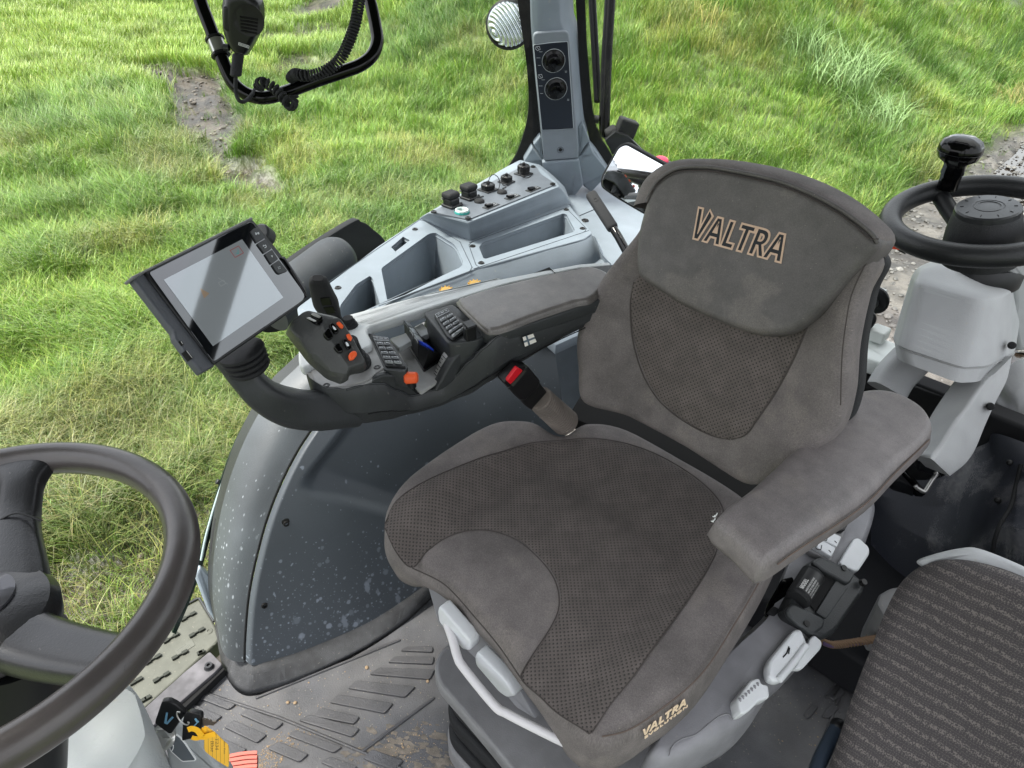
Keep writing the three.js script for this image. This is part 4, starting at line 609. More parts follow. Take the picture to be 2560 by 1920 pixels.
{ // outside step and the bar along the floor edge
  const t = thing('access_step', 'olive grey perforated plastic access step outside the right door', 'step', onY(460, 1620, -0.12));
  const F = new Frame(V(-0.6, -0.10, -0.75), V(1, 0, 0), V(0, 0, -1));
  const oliveMat = plastic([0.335, 0.342, 0.312], { seed: 91, scuff: 0.25, spec: 1.2, rough: 0.6, tile: 0.4 });
  part('step_plate', slab(F, roundPoly(pxs(F, [[440, 1527], [498, 1497], [537, 1561, 0.02], [549, 1600, 0.03], [523, 1624, 0.02], [461, 1681], [353, 1776], [180, 1930], [120, 1850]]), 0.006, 5), -0.05, 0, 0.005, [], 3), oliveMat, t);
  part('step_rim', tube([[440, 1527], [498, 1496], [535, 1555]].map(p => F.p(...F.px(...p), 0.002)), 0.004, false, 20, 6, false), M.charcoal, t);
  const z = (a, b) => [320 + a / 5.53, 1380 + b / 5.53], k = (a, b) => [300 + a / 5.53, 1680 + b / 5.53];
  const teeth = [[z(735, 958), z(940, 842)], [z(492, 1262), z(708, 1132)], [z(852, 1182), z(1060, 1062)], [z(240, 1560), z(460, 1425)], [z(612, 1492), z(830, 1372)], [z(980, 1412), z(1040, 1385)], [k(140, 185), k(315, 85)], [k(465, 148), k(690, 12)], [k(290, 420), k(430, 340)]];
  for (const [a, b] of teeth) { const A = F.p(...F.px(...a), 0.002), B = F.p(...F.px(...b), 0.002), d = B.clone().sub(A).normalize(); const e = A.clone().addScaledVector(d, 0.014), g = B.clone().addScaledVector(d, -0.014); part('grip_tooth', [bar(A, B, 0.0035, 0.007, V(0, 1, 0), 0.0005), bar(A, e, 0.009, 0.009, V(0, 1, 0), 0.001), bar(g, B, 0.009, 0.009, V(0, 1, 0), 0.001)], plain(0x30332e, 0.8), t); }
  part('screw', lathe(F.p(...F.px(...z(1118, 1098)), 0), V(0, 1, 0), [[0, 0.001], [0.003, 0.001], [0.004, 0.003], [0.008, 0.002], [0.010, 0.0]], 18), oliveMat, t);
  const txt = canvasTex(256, 96, (c, w, h) => { c.fillStyle = '#55574f'; c.fillRect(0, 0, w, h); c.fillStyle = '#33352f'; c.font = '24px sans-serif'; c.fillText('MATERIAL PP', 20, 26); c.font = '13px sans-serif'; for (let i = 0; i < 5; i++) for (let j = 0; j < 9; j++) { c.fillRect(30 + j * 20, 40 + i * 10, 5, 5); } });
  const p4 = [z(690, 1440), z(930, 1290), z(880, 1210), z(650, 1370)].map(p => F.p(...F.px(...p), 0.0012));
  part('moulded_text', surf((s, q) => p4[0].clone().lerp(p4[1], s).lerp(p4[3].clone().lerp(p4[2], s), q), 4, 4, (s, q) => [s, q]), new THREE.MeshStandardMaterial({ map: txt, roughness: 0.6 }), t, null, true);
  const s = thing('sill_bar', 'scuffed grey metal sill bar with a bolt at the floor edge', 'sill bar', onY(460, 1710, 0.03));
  const G = new Frame(V(-0.55, 0.03, -0.62), V(1, 0, 0), V(0, 0, -1));
  const barMat = new THREE.MeshStandardMaterial({ map: dataTex(256, (x, y) => { const f = fbm(x * 8, y * 8, 401, 5, 8); return [0.33, 0.325, 0.34].map(v => v * (0.65 + 0.7 * f)); }, true, 0.2), roughness: 0.55, metalness: 0.1 });
  part('bar_plate', slab(G, roundPoly(pxs(G, [[524, 1628], [556, 1660], [535, 1682], [445, 1760], [330, 1860], [270, 1850], [362, 1769], [461, 1680]]), 0.006, 4), -0.02, 0, 0.002), barMat, s);
  part('channel', slab(G, pxs(G, [[556, 1662], [560, 1668], [452, 1772], [340, 1880], [330, 1862], [445, 1762], [535, 1684]]), -0.03, -0.008, 0.001), plain(0x101113, 0.8), s);
  part('bolt', lathe(G.p(...G.px(523, 1668), 0), V(0, 1, 0), [[0, 0.004], [0.0035, 0.004], [0.004, 0.009], [0.008, 0.009], [0.009, 0.002], [0.011, 0]], 20), M.darkMetal, s);
}
// ---------------------------------------------------------------- right side console
const z5 = (a, b) => [800 + a / 2.765, 380 + b / 2.765], zz6 = (a, b) => [1030 + a / 5.53, 390 + b / 5.53], z2 = (a, b) => [900 + a / 2.765, b / 2.765];
const DF = new Frame(V(0.4, 0.60, -0.95), V(1, 0, 0), V(0, 0, -1));
{
  const t = thing('side_console', 'blue grey moulded side console with storage trays and a socket panel', 'side console', V(0.4, 0.3, -0.95));
  const P5 = L => L.map(p => DF.px(...z5(p[0], p[1])));
  const trayA = roundPoly(P5([[240, 912], [345, 848], [372, 868], [432, 1045], [330, 1130], [120, 1170], [128, 1060]]), 0.012);
  const slot = roundPoly(P5([[192, 880], [428, 682], [490, 712], [474, 740], [394, 796], [424, 1035], [446, 1062], [446, 1085], [434, 1062], [372, 852], [340, 838], [240, 908]]), 0.006);
  const trayB = roundPoly(P5([[412, 802], [745, 562], [800, 552], [930, 632], [955, 662], [1002, 765], [985, 796], [870, 850], [640, 952], [455, 1034]]), 0.014);
  const slot2 = roundPoly(P5([[480, 658], [572, 578], [632, 610], [520, 697]]), 0.006);
  const trayC = roundPoly(P5([[1088, 655], [1120, 622], [1680, 420], [1712, 430], [1772, 540], [1758, 556], [1150, 742], [1122, 738]]), 0.012);
  const edgeOut = [[-160, 1075], [70, 900], [400, 650], [730, 432], [1040, 560], [1200, 470], [1640, 300], [1720, 360], [1885, 560], [1830, 600], [1090, 802], [700, 950], [430, 1052], [200, 1160], [-120, 1300]];
  part('deck', slab(DF, roundPoly(P5(edgeOut), 0.01), -0.012, 0, 0.004, [trayA, slot, trayB, slot2, trayC], 3), M.blueGrey, t);
  const recess = (poly, depth, taper, nm) => { const rings = []; for (const [k, d] of [[0, 0], [0.0015, 0.004], [taper * 0.2, depth * 0.25], [taper, depth]]) rings.push(inset(poly, k).map(q => DF.p(q[0], q[1], -0.001 - d))); return part(nm, loft(rings, false, true), M.blueGrey, t); };
  recess(trayA, 0.20, 0.010, 'tray'); recess(slot, 0.15, 0.004, 'tray'); recess(trayB, 0.14, 0.016, 'tray'); recess(slot2, 0.05, 0.004, 'tray'); recess(trayC, 0.09, 0.014, 'tray');
  // raised insert outlines and screws
  const groove = (L, r = 0.012) => { const q = roundPoly(P5(L), r, 5).map(p => DF.p(p[0], p[1], 0.0002)); part('panel_gap', tube([...q], 0.0011, true, q.length * 3, 6), plain(0x3c434a, 0.8), t); };
  part('panel_gap', tube(roundPoly(P5([[430, 1056], [1035, 826], [1052, 798], [968, 622], [725, 478], [690, 468], [40, 915]]), 0.010, 5).slice(4, -4).map(p => DF.p(p[0], p[1], 0.0002)), 0.0011, false, 160, 6), plain(0x3c434a, 0.8), t); groove([[1028, 640], [1060, 618], [1700, 386], [1842, 530], [1832, 552], [1100, 796], [1078, 782]]);
  for (const q of [[657, 535], [125, 940], [1055, 652], [1115, 768], [1703, 400], [1815, 530]]) { const c = DF.px(...z5(...q)); part('screw', lathe(DF.p(...c, 0), DF.N, [[0, 0.001], [0.003, 0.001], [0.0045, 0.0035], [0.0075, 0.003], [0.0085, 0.0005], [0.0095, 0]], 18), M.screwBlack, t); }
  // inner wall falling towards the seat
  const T = even([[60, 1245], [430, 1052], [700, 950], [1090, 802], [1480, 694], [1830, 600], [1888, 566], [1950, 700], [2010, 760]].map(p => DF.px(...z5(...p))), 60).map(q => DF.p(q[0], q[1], -0.004));
  part('inner_wall', surf((s, q) => { const i = Math.min(59, Math.floor(s * 60)), p = T[i].clone().lerp(T[i + 1], s * 60 - i); return p.add(V(0.01 * q, -0.55 * q + 0.012 * Math.cos(q * 6) * 0, 0.02 + 0.16 * q - 0.02 * Math.pow(1 - clamp(q * 12), 2))); }, 60, 20), M.blueGrey, t);
  part('outer_wall', surf((s, q) => { const L = [[-160, 1075], [70, 900], [400, 650], [730, 432], [1370, 110], [1480, 40]].map(p => DF.p(...DF.px(...z5(...p)), -0.002)); const k = s * 5, i = Math.min(4, Math.floor(k)); return L[i].clone().lerp(L[i + 1], k - i).add(V(0, -0.5 * q, -0.01 * q)); }, 40, 6), M.blueGrey, t);
  // raised block that carries the sockets
  const H = 0.072, HF = new Frame(V(0.4, 0.60 + H, -0.95), V(1, 0, 0), V(0, 0, -1));
  const topO = roundPoly([[262, 770], [780, 905], [800, 905], [2040, 415], [1960, 330], [1740, 130], [1500, 60]].map(p => HF.px(...zz6(...p))), 0.008, 4);
  const botO = roundPoly([[95, 855], [790, 1165], [835, 1165], [2200, 640], [2110, 420], [1800, 100], [1480, 40]].map(p => DF.px(...zz6(...p))), 0.010, 4);
  part('socket_block', crease(loft([botO.map(q => DF.p(q[0], q[1], -0.002)), ...[0.25, 0.5, 0.75].map(f => botO.map((q, i) => DF.p(q[0], q[1], 0).lerp(HF.p(topO[i][0], topO[i][1], 0), f))), inset(topO, -0.001).map(q => HF.p(q[0], q[1], -0.006)), topO.map(q => HF.p(q[0], q[1], -0.0015)), inset(topO, 0.006).map(q => HF.p(q[0], q[1], 0))], false, true), 42), M.blueGrey, t);
  const pan = roundPoly([[268, 785], [310, 768], [1460, 190], [1690, 140], [1720, 165], [1790, 270], [1985, 395], [1935, 425], [800, 885], [740, 885]].map(p => HF.px(...zz6(...p))), 0.006, 4);
  const sp = part('socket_panel', slab(HF, pan, -0.001, 0.004, 0.0012), plastic([0.33, 0.35, 0.375], { seed: 17, scuff: 0.15, spec: 0.7, rough: 0.42, tile: 0.3 }), t, 'dark grey socket panel');
  const at6 = (a, b, n = 0.004) => HF.p(...HF.px(...zz6(a, b), n), n);
  for (const q of [[300, 780], [775, 865], [1945, 395], [1672, 155]]) part('screw', lathe(at6(...q), HF.N, [[0, 0.002], [0.003, 0.002], [0.004, 0.005], [0.008, 0.0045], [0.009, 0]], 16), M.screwBlack, t);
  // two flip-lid sockets
  const ax = HF.at(...zz6(1970, 400)).sub(HF.at(...zz6(780, 890))).setY(0).normalize(), fw = new Frame(V(), ax, V(0, 1, 0).clone().cross(ax).negate());
  const locF = p => new Frame(p, ax, V(0, 0, -1));
  for (const [a, b, s] of [[555, 690, 1], [800, 580, 1.0]]) {
    const f = locF(at6(a, b)), k = 0.030 * s, base = part('socket', [rbox(f, 0, 0, 0.004, 0.052, 0.046, 0.008, 0.004), rbox(f, 0, 0.003, 0.015, 0.040, 0.036, 0.022, 0.006)], M.black, t, 'square socket with flip lid');
    part('lid', [rbox(f, -0.001, 0.004, 0.034, 0.047, 0.042, 0.020, 0.009, 4)], M.blackMatt, base);
    part('lid_pin', [cyl(f.p(-0.026, 0.018, 0.024), f.p(0.026, 0.018, 0.024), 0.003, 0.003, 10)], M.steel, base);
    for (const [u, w] of [[0.021, -0.018], [-0.021, -0.018]]) part('screw', cyl(f.p(u, w, 0.007), f.p(u, w, 0.0105), 0.003, 0.003, 10), M.darkMetal, base);
  }
  // round capped sockets with retaining loops
  const cap = (a, b, r, h2, loop) => { const f = locF(at6(a, b)); const s = part('round_socket', lathe(f.p(0, 0, 0), f.N, [[0, 0], [r * 1.02, 0], [r * 1.02, h2 * 0.35], [r * 1.0, h2 * 0.36], [r, h2 - 0.003], [r - 0.003, h2], [r * 0.72, h2], [r * 0.70, h2 - 0.002], [r * 0.28, h2 - 0.002], [r * 0.26, h2 + 0.006], [r * 0.12, h2 + 0.008], [0, h2 + 0.008]], 28), M.black, t, 'round capped socket'); part('grip_ring', Array.from({ length: 22 }, (_, i) => { const q = i / 22 * 6.283; return rbox(f, Math.cos(q) * r * 1.01, Math.sin(q) * r * 1.01, h2 * 0.62, 0.002, 0.002, h2 * 0.5, 0.0008); }), M.black, s); part('flange', [rbox(f, 0, 0, 0.002, r * 2.5, r * 2.3, 0.004, 0.003)], M.black, s); if (loop) part('retaining_loop', tube(loop.map(p => at6(p[0], p[1], p[2])), 0.0013, false, 50, 8), M.rubber, s); return s; };
  cap(1050, 470, 0.021, 0.022, [[1050, 385, 0.032], [1075, 300, 0.05], [1110, 262, 0.058], [1150, 262, 0.055], [1195, 305, 0.04], [1215, 380, 0.018], [1200, 450, 0.006]]);
  cap(1305, 360, 0.018, 0.022, [[1290, 275, 0.03], [1235, 320, 0.02], [1250, 390, 0.008], [1310, 412, 0.006], [1370, 378, 0.006], [1415, 345, 0.006]]);
  cap(1540, 250, 0.020, 0.032, [[1530, 140, 0.042], [1490, 190, 0.03], [1500, 265, 0.018], [1560, 300, 0.008], [1620, 290, 0.006], [1670, 245, 0.006]]);
  // small dome caps with a tab
  for (const [a, b] of [[930, 635], [1245, 510]]) { const f = locF(at6(a, b)); part('dome_cap', [lathe(f.p(0, 0, 0), f.N, [[0.016, 0], [0.016, 0.004], [0.013, 0.008], [0.007, 0.010], [0, 0.0105]], 24), rbox(f, 0.018, 0.006, 0.010, 0.016, 0.005, 0.003, 0.001)], M.blackMatt, t, 'small rubber dome cap with a tab'); }
  // rocker switches
  for (const [a, b] of [[1080, 700], [1375, 575], [1665, 468]]) { const f = locF(at6(a, b)); part('switch_frame', [rbox(f, 0.004, 0, 0.001, 0.056, 0.022, 0.003, 0.001)], M.charcoal, t); const g = new Frame(f.p(0, 0, 0.006), f.U.clone().addScaledVector(f.N, -0.18), f.W); part('rocker', [rbox(g, -0.006, 0, 0, 0.030, 0.013, 0.008, 0.003, 4)], M.blackGloss, t); const m = new Frame(f.p(0.022, 0, 0.0028), f.U, f.W); part('switch_mark', [rbox(m, 0, 0.004, 0, 0.010, 0.0008, 0.0006, 0.0002), rbox(m, 0, -0.004, 0, 0.010, 0.0008, 0.0006, 0.0002)], M.print, t); }
  // open socket with a green rim
  { const f = locF(at6(690, 785)); const o = part('ring_socket', lathe(f.p(0, 0, 0), f.N, [[0.020, 0], [0.021, 0.004], [0.019, 0.011], [0.016, 0.012], [0.0145, 0.010], [0.0145, -0.02], [0, -0.02]], 32), plain(0xb9c6c4, 0.35), t, 'open round socket with a pale rim'); part('ring_base', lathe(f.p(0, 0, 0.001), f.N, [[0.0222, 0], [0.0226, 0.003], [0.0215, 0.006]], 32), plain(0x2f8a84, 0.35), o, 'teal ring'); part('socket_bore', lathe(f.p(0, 0, 0.0006), f.N, [[0, 0], [0.0146, 0], [0.0146, 0.0065]], 24), M.black, o); }
  part('shelf', slab(new Frame(V(0.8, 0.53, -0.7), V(1, 0, 0), V(0, 0, -1)), [[-0.35, -0.25], [0.6, -0.35], [0.75, 0.75], [0.2, 0.65], [-0.25, 0.1]], -0.03, 0, 0.006), M.blueGrey, t, 'flat rear shelf of the console');
  part('panel_gap', tube([onY(...z5(1795, 440), 0.531), onY(...z5(1900, 395), 0.531)], 0.0016, false, 6, 6), plain(0x32383e, 0.8), t);
}
// ---------------------------------------------------------------- rear right post with the wiper controls
const PB = onY(1402, 402, 0.66), PT = deep(1366, 0, PB.clone().sub(EYE).dot(CF) * 0.845), PF = new Frame(PB, V(0.74, 0, 0.67), PT.clone().sub(PB));
{
  const t = thing('cab_pillar', 'blue grey cab corner pillar carrying two wiper control knobs', 'pillar', PB.clone());
  const L = PT.clone().sub(PB).length(), q = (a, b, n = 0) => PF.px(...z2(a, b), n);
  const ring = (l, r, sr, d, w) => [[l, -0.05], [l + 0.002, -0.006], [l + 0.010, 0], [r - 0.010, 0], [r - 0.002, -0.006], [sr, -0.07 - d], [sr, -0.16], [l, -0.16]].map(p => PF.p(p[0], w, p[1]));
  const edge = (a, b) => q(a, b)[0];
  const st = [[1272, 1512, 1120], [1250, 1500, 900], [1215, 1462, 560], [1192, 1440, 290], [1186, 1425, 215], [1183, 1400, 150], [1180, 1390, 0]];
  const rings = st.map(([l, r, y]) => { const w = q((l + r) / 2, y)[1]; return ring(edge(l, y), edge(r, y), edge(r, y) + 0.045, 0, w); });
  const lw = rings[rings.length - 1]; rings.push(lw.map(p => p.clone().addScaledVector(PF.W, 0.55)));
  part('post_trim', crease(loft(rings), 50), M.blueGrey, t);
  // raised housing round the panel
  const hp = roundPoly([[1196, 225, 0.02], [1440, 212, 0.02], [1452, 300], [1500, 900], [1512, 1092], [1272, 1112], [1250, 900], [1198, 320]].map(p => [...q(p[0], p[1], 0.012), p[2] ?? 0.006]), 0.006, 5);
  part('control_housing', slab(PF, hp, -0.004, 0.012, 0.004, [], 3), plastic([0.43, 0.455, 0.48], { seed: 19, scuff: 0.08, rough: 0.5 }), t);
  const pp = [[1200, 312], [1330, 295], [1436, 288], [1476, 885], [1380, 896], [1258, 898]].map(p => q(p[0], p[1], 0.014));
  part('panel_border', slab(PF, roundPoly(inset(pp, -0.0012), 0.004), 0.0115, 0.0135, 0.0003), plain(0xaeb4b8, 0.5), t);
  const cp = part('control_panel', slab(PF, roundPoly(inset(pp, 0.0006), 0.0035), 0.012, 0.0145, 0.0004), plain(0x141a24, 0.4), t, 'dark navy control panel');
  const A = (a, b, n = 0.0148) => PF.p(...q(a, b, n), n);
  for (const [a, b, sc] of [[1338, 420, 1], [1354, 614, 0.97]]) {
    const r = 0.5 * (q(a + 80 * sc, b)[0] - q(a - 80 * sc, b)[0]), f = new Frame(A(a, b), PF.U, PF.W);
    part('dial_ring', lathe(f.p(0, 0, 0), PF.N, [[r - 0.0012, 0], [r - 0.0012, 0.0012], [r, 0.0012], [r, 0]], 40), plain(0xb4b8ba, 0.4), t);
    const k = part('knob', lathe(f.p(0, 0, 0), PF.N, [[0, 0.030], [r * 0.52, 0.030], [r * 0.60, 0.0285], [r * 0.66, 0.014], [r * 0.70, 0.010], [r * 0.92, 0.006], [r * 0.93, 0.0]], 36), M.blackGloss, t, 'glossy black rotary knob'); part('pointer', [rbox(f, -r * 0.42, -r * 0.36, 0.016, 0.012, 0.006, 0.012, 0.002)], M.black, k);
    part('dial_marks', [[-88, -62, 22], [-105, -20, 26], [-98, 32, 18], [85, 72, 14], [85, 80, 12]].map(([da, db, l]) => tube([A(a + da - l / 2, b + db, 0.0148), A(a + da + l / 2, b + db, 0.0148)], 0.0004, false, 3, 5)), M.print, t);
    const ico = (dx, dy) => part('wiper_symbol', [[[-14, -10], [10, -14]], [[10, -14], [16, 8]], [[16, 8], [-4, 16]], [[-4, 16], [-16, 4]], [[-16, 4], [-14, -10]], [[-8, -8], [8, 10]]].map(s => tube(s.map(p => A(a + dx + p[0], b + dy + p[1])), 0.00045, false, 3, 5)), M.print, t); ico(-108, -86);
  }
  { const c = A(1385, 1035, 0.012); part('screw_well', lathe(c, PF.N, [[0.012, 0.0004], [0.0105, 0.0015], [0.010, -0.008], [0.004, -0.009], [0, -0.009]], 24), plain(0x4a4f55, 0.6), t); part('screw', lathe(c.clone().addScaledVector(PF.N, 0.0005), PF.N, [[0, 0.0006], [0.002, 0.0008], [0.0025, 0.003], [0.0055, 0.003], [0.0065, 0]], 16), M.screwBlack, t); }
  // flared foot of the post
  const foot = (L, n0, n1, r = 0.008) => slab(PF, roundPoly(L.map(p => q(p[0], p[1], n1)), r), n0, n1, 0.006, [], 3);
  part('post_foot', [foot([[1245, 940], [1198, 1000], [1215, 1030], [1262, 1120], [1262, 960]], -0.06, -0.012, 0.004), foot([[1505, 880], [1545, 860], [1590, 975], [1560, 1010], [1515, 1090]], -0.07, -0.014, 0.004), foot([[1190, 1020], [1130, 1120], [1250, 1190], [1290, 1260], [1560, 1280], [1720, 1190], [1620, 1060], [1590, 1000], [1515, 1095], [1270, 1115]], -0.10, -0.004, 0.006)], M.blueGrey, t);
  const pf2 = new Frame(PF.at(...z2(1400, 1250), 0.0), PF.U, V(0, 1, 0));
  part('foot_block', [foot([[1258, 1122], [1516, 1104], [1545, 1280], [1450, 1400], [1380, 1300], [1270, 1180]], -0.06, 0.016, 0.008), foot([[1512, 1112], [1592, 1004], [1640, 1060], [1730, 1195], [1600, 1330], [1545, 1290]], -0.08, -0.010, 0.006)], M.blueGrey, t);
}
{ // panes with their black printed borders
  const clear = new THREE.MeshPhysicalMaterial({ color: 0xfafdfb, roughness: 0.0, transmission: 1, thickness: 0, ior: 1.16 });
  const frit = plain(0x040405, 0.85), t = thing('side_window', 'right rear side window with a black printed border', 'window', V(0.4, 1.1, -1.1));
  const a = onY(...z5(70, 900), 0.60).add(V(-0.25, 0, -0.06)), b = PB.clone().add(V(0.02, 0, -0.05));
  const hgt = 1.12, F = frame3(a, b, a.clone().add(V(0, 1, 0.06))), Lb = a.distanceTo(b);
  part('glass', surf((s, q) => F.p(s * Lb, q * hgt - 0.03, 0), 2, 2), clear, t);
  const D = M.blackMatt; const bandR = [[1080, -60], [1095, 60], [1125, 260], [1150, 440], [1165, 640], [1160, 800], [1125, 950], [1075, 1080], [1000, 1200], [990, 1260], [1120, 1240], [1270, 1130], [1255, 900], [1200, 300], [1180, -60]].map(p => PF.px(...z2(...p), -0.035));
  part('printed_border', slab(PF, cat2(bandR.slice(0, 10), 40, false).concat(bandR.slice(10)), -0.045, -0.040, 0.0005), frit, t, 'black printed border beside the pillar');
  const dots = []; const dotL = cat2(bandR.slice(0, 9), 150, false); for (let k = 0; k < 3; k++) dotL.forEach((q, i) => { const r = 0.0016 - k * 0.0004; const g = new THREE.CircleGeometry(r, 6); g.applyMatrix4(PF.m(q[0] - 0.003 - k * 0.004, q[1] + (k % 2) * 0.0015, -0.0405)); dots.push(g); });
  const dm = part('border_dots', dots, frit, t); dm.userData = { kind: 'stuff' };
  const r = thing('rear_window', 'wide rear window behind the seat with a black printed border', 'window', V(1.0, 1.1, 0));
  const c = PB.clone().add(V(0.03, 0, 0.0)), d = V(0.93, 0.66, 0.95), G = frame3(c, d, c.clone().add(V(-0.05, 1, 0)));
  part('glass', surf((s, q) => G.p(0.02 + s * c.distanceTo(d), q * 1.1 - 0.03, 0), 2, 2), clear, r);
  const bandL = [[1490, -60], [1535, 740], [1590, 980], [1625, 1080], [1690, 1190], [1800, 1240], [1745, 1080], [1680, 980], [1635, 880], [1610, 760], [1595, 600], [1570, 300], [1556, -60]].map(p => PF.px(...z2(...p), -0.05));
  part('printed_border', slab(PF, bandL, -0.060, -0.055, 0.0005), frit, r, 'black printed border right of the pillar');
  const dl = cat2(bandL.slice(6).reverse(), 130, false), dg = []; for (let k = 0; k < 3; k++) dl.forEach((q, i) => { const gg = new THREE.CircleGeometry(0.0016 - k * 0.0004, 6); gg.applyMatrix4(PF.m(q[0] + 0.003 + k * 0.004, q[1] + (k % 2) * 0.002, -0.0555)); dg.push(gg); });
  part('border_dots', dg, frit, r).userData = { kind: 'stuff' };
}
const railBlack = new THREE.MeshPhysicalMaterial({ color: 0x040405, roughness: 0.2, specularIntensity: 0.14 });
{ // outside: rails, mirror, work lamp, mudguard
  const dP = PB.clone().sub(EYE).dot(CF), D = (a, b, k = 0) => deep(...z2(a, b), dP + 0.12 + k);
  const t = thing('mirror_rail', 'glossy black tubular mirror rail outside the rear window', 'rail', D(1690, 900));
  part('rail', tube([D(1735, -300), D(1728, 0), D(1705, 400), D(1690, 850), D(1700, 925), D(1740, 930)], 0.021, false, 60, 16), railBlack, t);
  part('stub', cyl(D(1530, 822), D(1650, 825), 0.015, 0.015, 16), M.black, t);
  part('clamp', [cyl(D(1690, 935), D(1770, 905), 0.026, 0.026, 18, 0.004)], M.blackMatt, t);
  const fB = new Frame(D(1830, 910), V(0.72, -0.3, 0.6), V(0, 1, 0));
  part('bracket', [rbox(fB, 0, 0, 0, 0.075, 0.095, 0.05, 0.008), cyl(D(1800, 870), D(1860, 870, -0.02), 0.022, 0.02, 18, 0.003)], M.blackMatt, t);
  part('bracket_arm', slab(new Frame(D(1850, 1000), V(0.7, 0, 0.68), V(0, 1, 0)), [[1690, 960], [1760, 900], [1850, 930], [1990, 1070], [1940, 1090], [1820, 1010], [1740, 1060]].map(p => new Frame(D(1850, 1000), V(0.7, 0, 0.68), V(0, 1, 0)).px(...z2(...p))), -0.02, 0.02, 0.003), M.black, t);
  const t2 = thing('wiper_rod', 'thin matt black rod behind the mirror rail', 'rod', D(1620, 400, 0.15)); part('rod', tube([D(1590, -300, 0.15), D(1605, 0, 0.15), D(1645, 700, 0.15)], 0.016, false, 20, 12), railBlack, t2);
  // mirror
  const z7 = (a, b) => [1400 + a / 4.1475, 230 + b / 4.1475], Mc = deep(1625, 425, 1.84), to = V(-0.77, 0.95, -0.16);
  const nrm = EYE.clone().sub(Mc).normalize().add(to.clone().sub(Mc).normalize()).normalize();
  const ux = V(0, 1, 0).cross(nrm).normalize(), F = new Frame(Mc, ux, nrm.clone().cross(ux));
  const m = thing('rear_mirror', 'black framed mirror beside the headrest reflecting the steering wheel', 'mirror', Mc);
  const mp = [[690, 520, 0.03], [1180, 790], [1420, 930], [1300, 1500], [830, 1250], [560, 1090, 0.05], [415, 985, 0.04], [425, 875, 0.04], [600, 560, 0.03]].map(p => [...F.px(...z7(p[0], p[1])), p[2] ?? 0.02]);
  part('mirror_frame', slab(F, roundPoly(mp.map(p => p), 0.03, 6).map(p => p), -0.03, 0.001, 0.006), M.blackMatt, m);
  part('mirror_glass', slab(F, inset(roundPoly(mp, 0.03, 6), 0.006), 0.0005, 0.0020, 0.0003), new THREE.MeshStandardMaterial({ color: 0xe8ecee, metalness: 1, roughness: 0.02 }), m);
  // rear lamp glimpsed behind the mirror
  const rl = thing('marker_lamp', 'pinkish red lamp half hidden behind the mirror', 'lamp', deep(1655, 398, 2.9)); part('lamp_lens', new THREE.SphereGeometry(0.032, 24, 16).scale(1, 0.6, 1).translate(...deep(1652, 402, 2.9).toArray()), plain(0xb02a44, 0.4), rl); part('lamp_base', new THREE.CylinderGeometry(0.04, 0.045, 0.06, 20).translate(...deep(1655, 425, 2.9).toArray()), M.black, rl);
  // hand lever on the rear shelf
  const l = thing('hand_lever', 'black hand lever with ribbed grip beside the mirror', 'lever', deep(1556, 620, 1.95));
  const lp = (a, b, d) => deep(...z5(a, b), d); const ga = lp(1868, 285, 2.06), gb = lp(2030, 535, 1.98), gf = new Frame(ga.clone().lerp(gb, 0.5), gb.clone().sub(ga), CF.clone().cross(gb.clone().sub(ga)));
  part('grip', rbox(gf, 0, 0, 0, ga.distanceTo(gb), 0.032, 0.026, 0.010, 4), M.rubber, l); part('rod', tube([gb, lp(2065, 590, 1.965), lp(2120, 690, 1.93)], 0.012, false, 16, 12), M.blackGloss, l);
  part('grip_symbol', [new THREE.TorusGeometry(0.006, 0.0007, 6, 20).applyMatrix4(gf.m(-0.035, 0, -0.0135)), new THREE.TorusGeometry(0.006, 0.0007, 6, 20).applyMatrix4(gf.m(-0.035, 0, 0.0135))], M.black, l);
  const hole = thing('shelf_grommet', 'small black grommet on the rear shelf by the hand lever', 'grommet', onY(...z5(1832, 475), 0.53)); part('ring', lathe(onY(...z5(1832, 475), 0.531), V(0, 1, 0), [[0, 0.001], [0.009, 0.001], [0.011, 0.004], [0.014, 0]], 20), M.black, hole);
  // work lamp
  const wl = deep(1272, 62, dP + 0.3), w = thing('work_lamp', 'round work lamp with rippled reflector outside the pillar', 'lamp', wl), n = EYE.clone().sub(wl).normalize().add(V(-0.25, 0, 0.1)).normalize(), fx = new Frame(wl, V(0, 1, 0).cross(n), V(0, 1, 0));
  part('housing', lathe(wl.clone().addScaledVector(n, -0.09), n, [[0, 0], [0.05, 0.01], [0.088, 0.06], [0.094, 0.09], [0.086, 0.094]], 40), M.black, w);
  const rip = surf((s, q) => { const a = s * 6.2832, r = q * 0.086, x = Math.cos(a) * r, y = Math.sin(a) * r, d = Math.hypot(x * 0.8 + 0.045, y * 0.8 + 0.055 + 0.5 * x); return fx.p(x, y, 0.006 + 0.0030 * Math.sin(d * 420) * sst(0.086, 0.07, r) + 0.012 * (1 - (r / 0.086) ** 2)); }, 120, 60);
  part('reflector', rip, new THREE.MeshStandardMaterial({ color: 0xcfd4d8, metalness: 1, roughness: 0.12 }), w);
  // mudguard top beyond the window
  const g = thing('mudguard', 'dark grey rounded mudguard top outside the side window', 'mudguard', deep(800, 660, 2.15));
  const A = deep(672, 775, 2.1), B = deep(872, 622, 2.3), N = 16, rings = []; for (let i = 0; i <= N; i++) { const s = i / N, c = A.clone().lerp(B, s), r = 0.075 * Math.pow(Math.max(0.0001, 1 - Math.pow(clamp((s - 0.72) / 0.28), 3)), 0.5); const f = new Frame(c, B.clone().sub(A), CF); rings.push(Array.from({ length: 24 }, (_, k) => f.p(0, Math.cos(k / 24 * 6.283) * r, Math.sin(k / 24 * 6.283) * r))); }
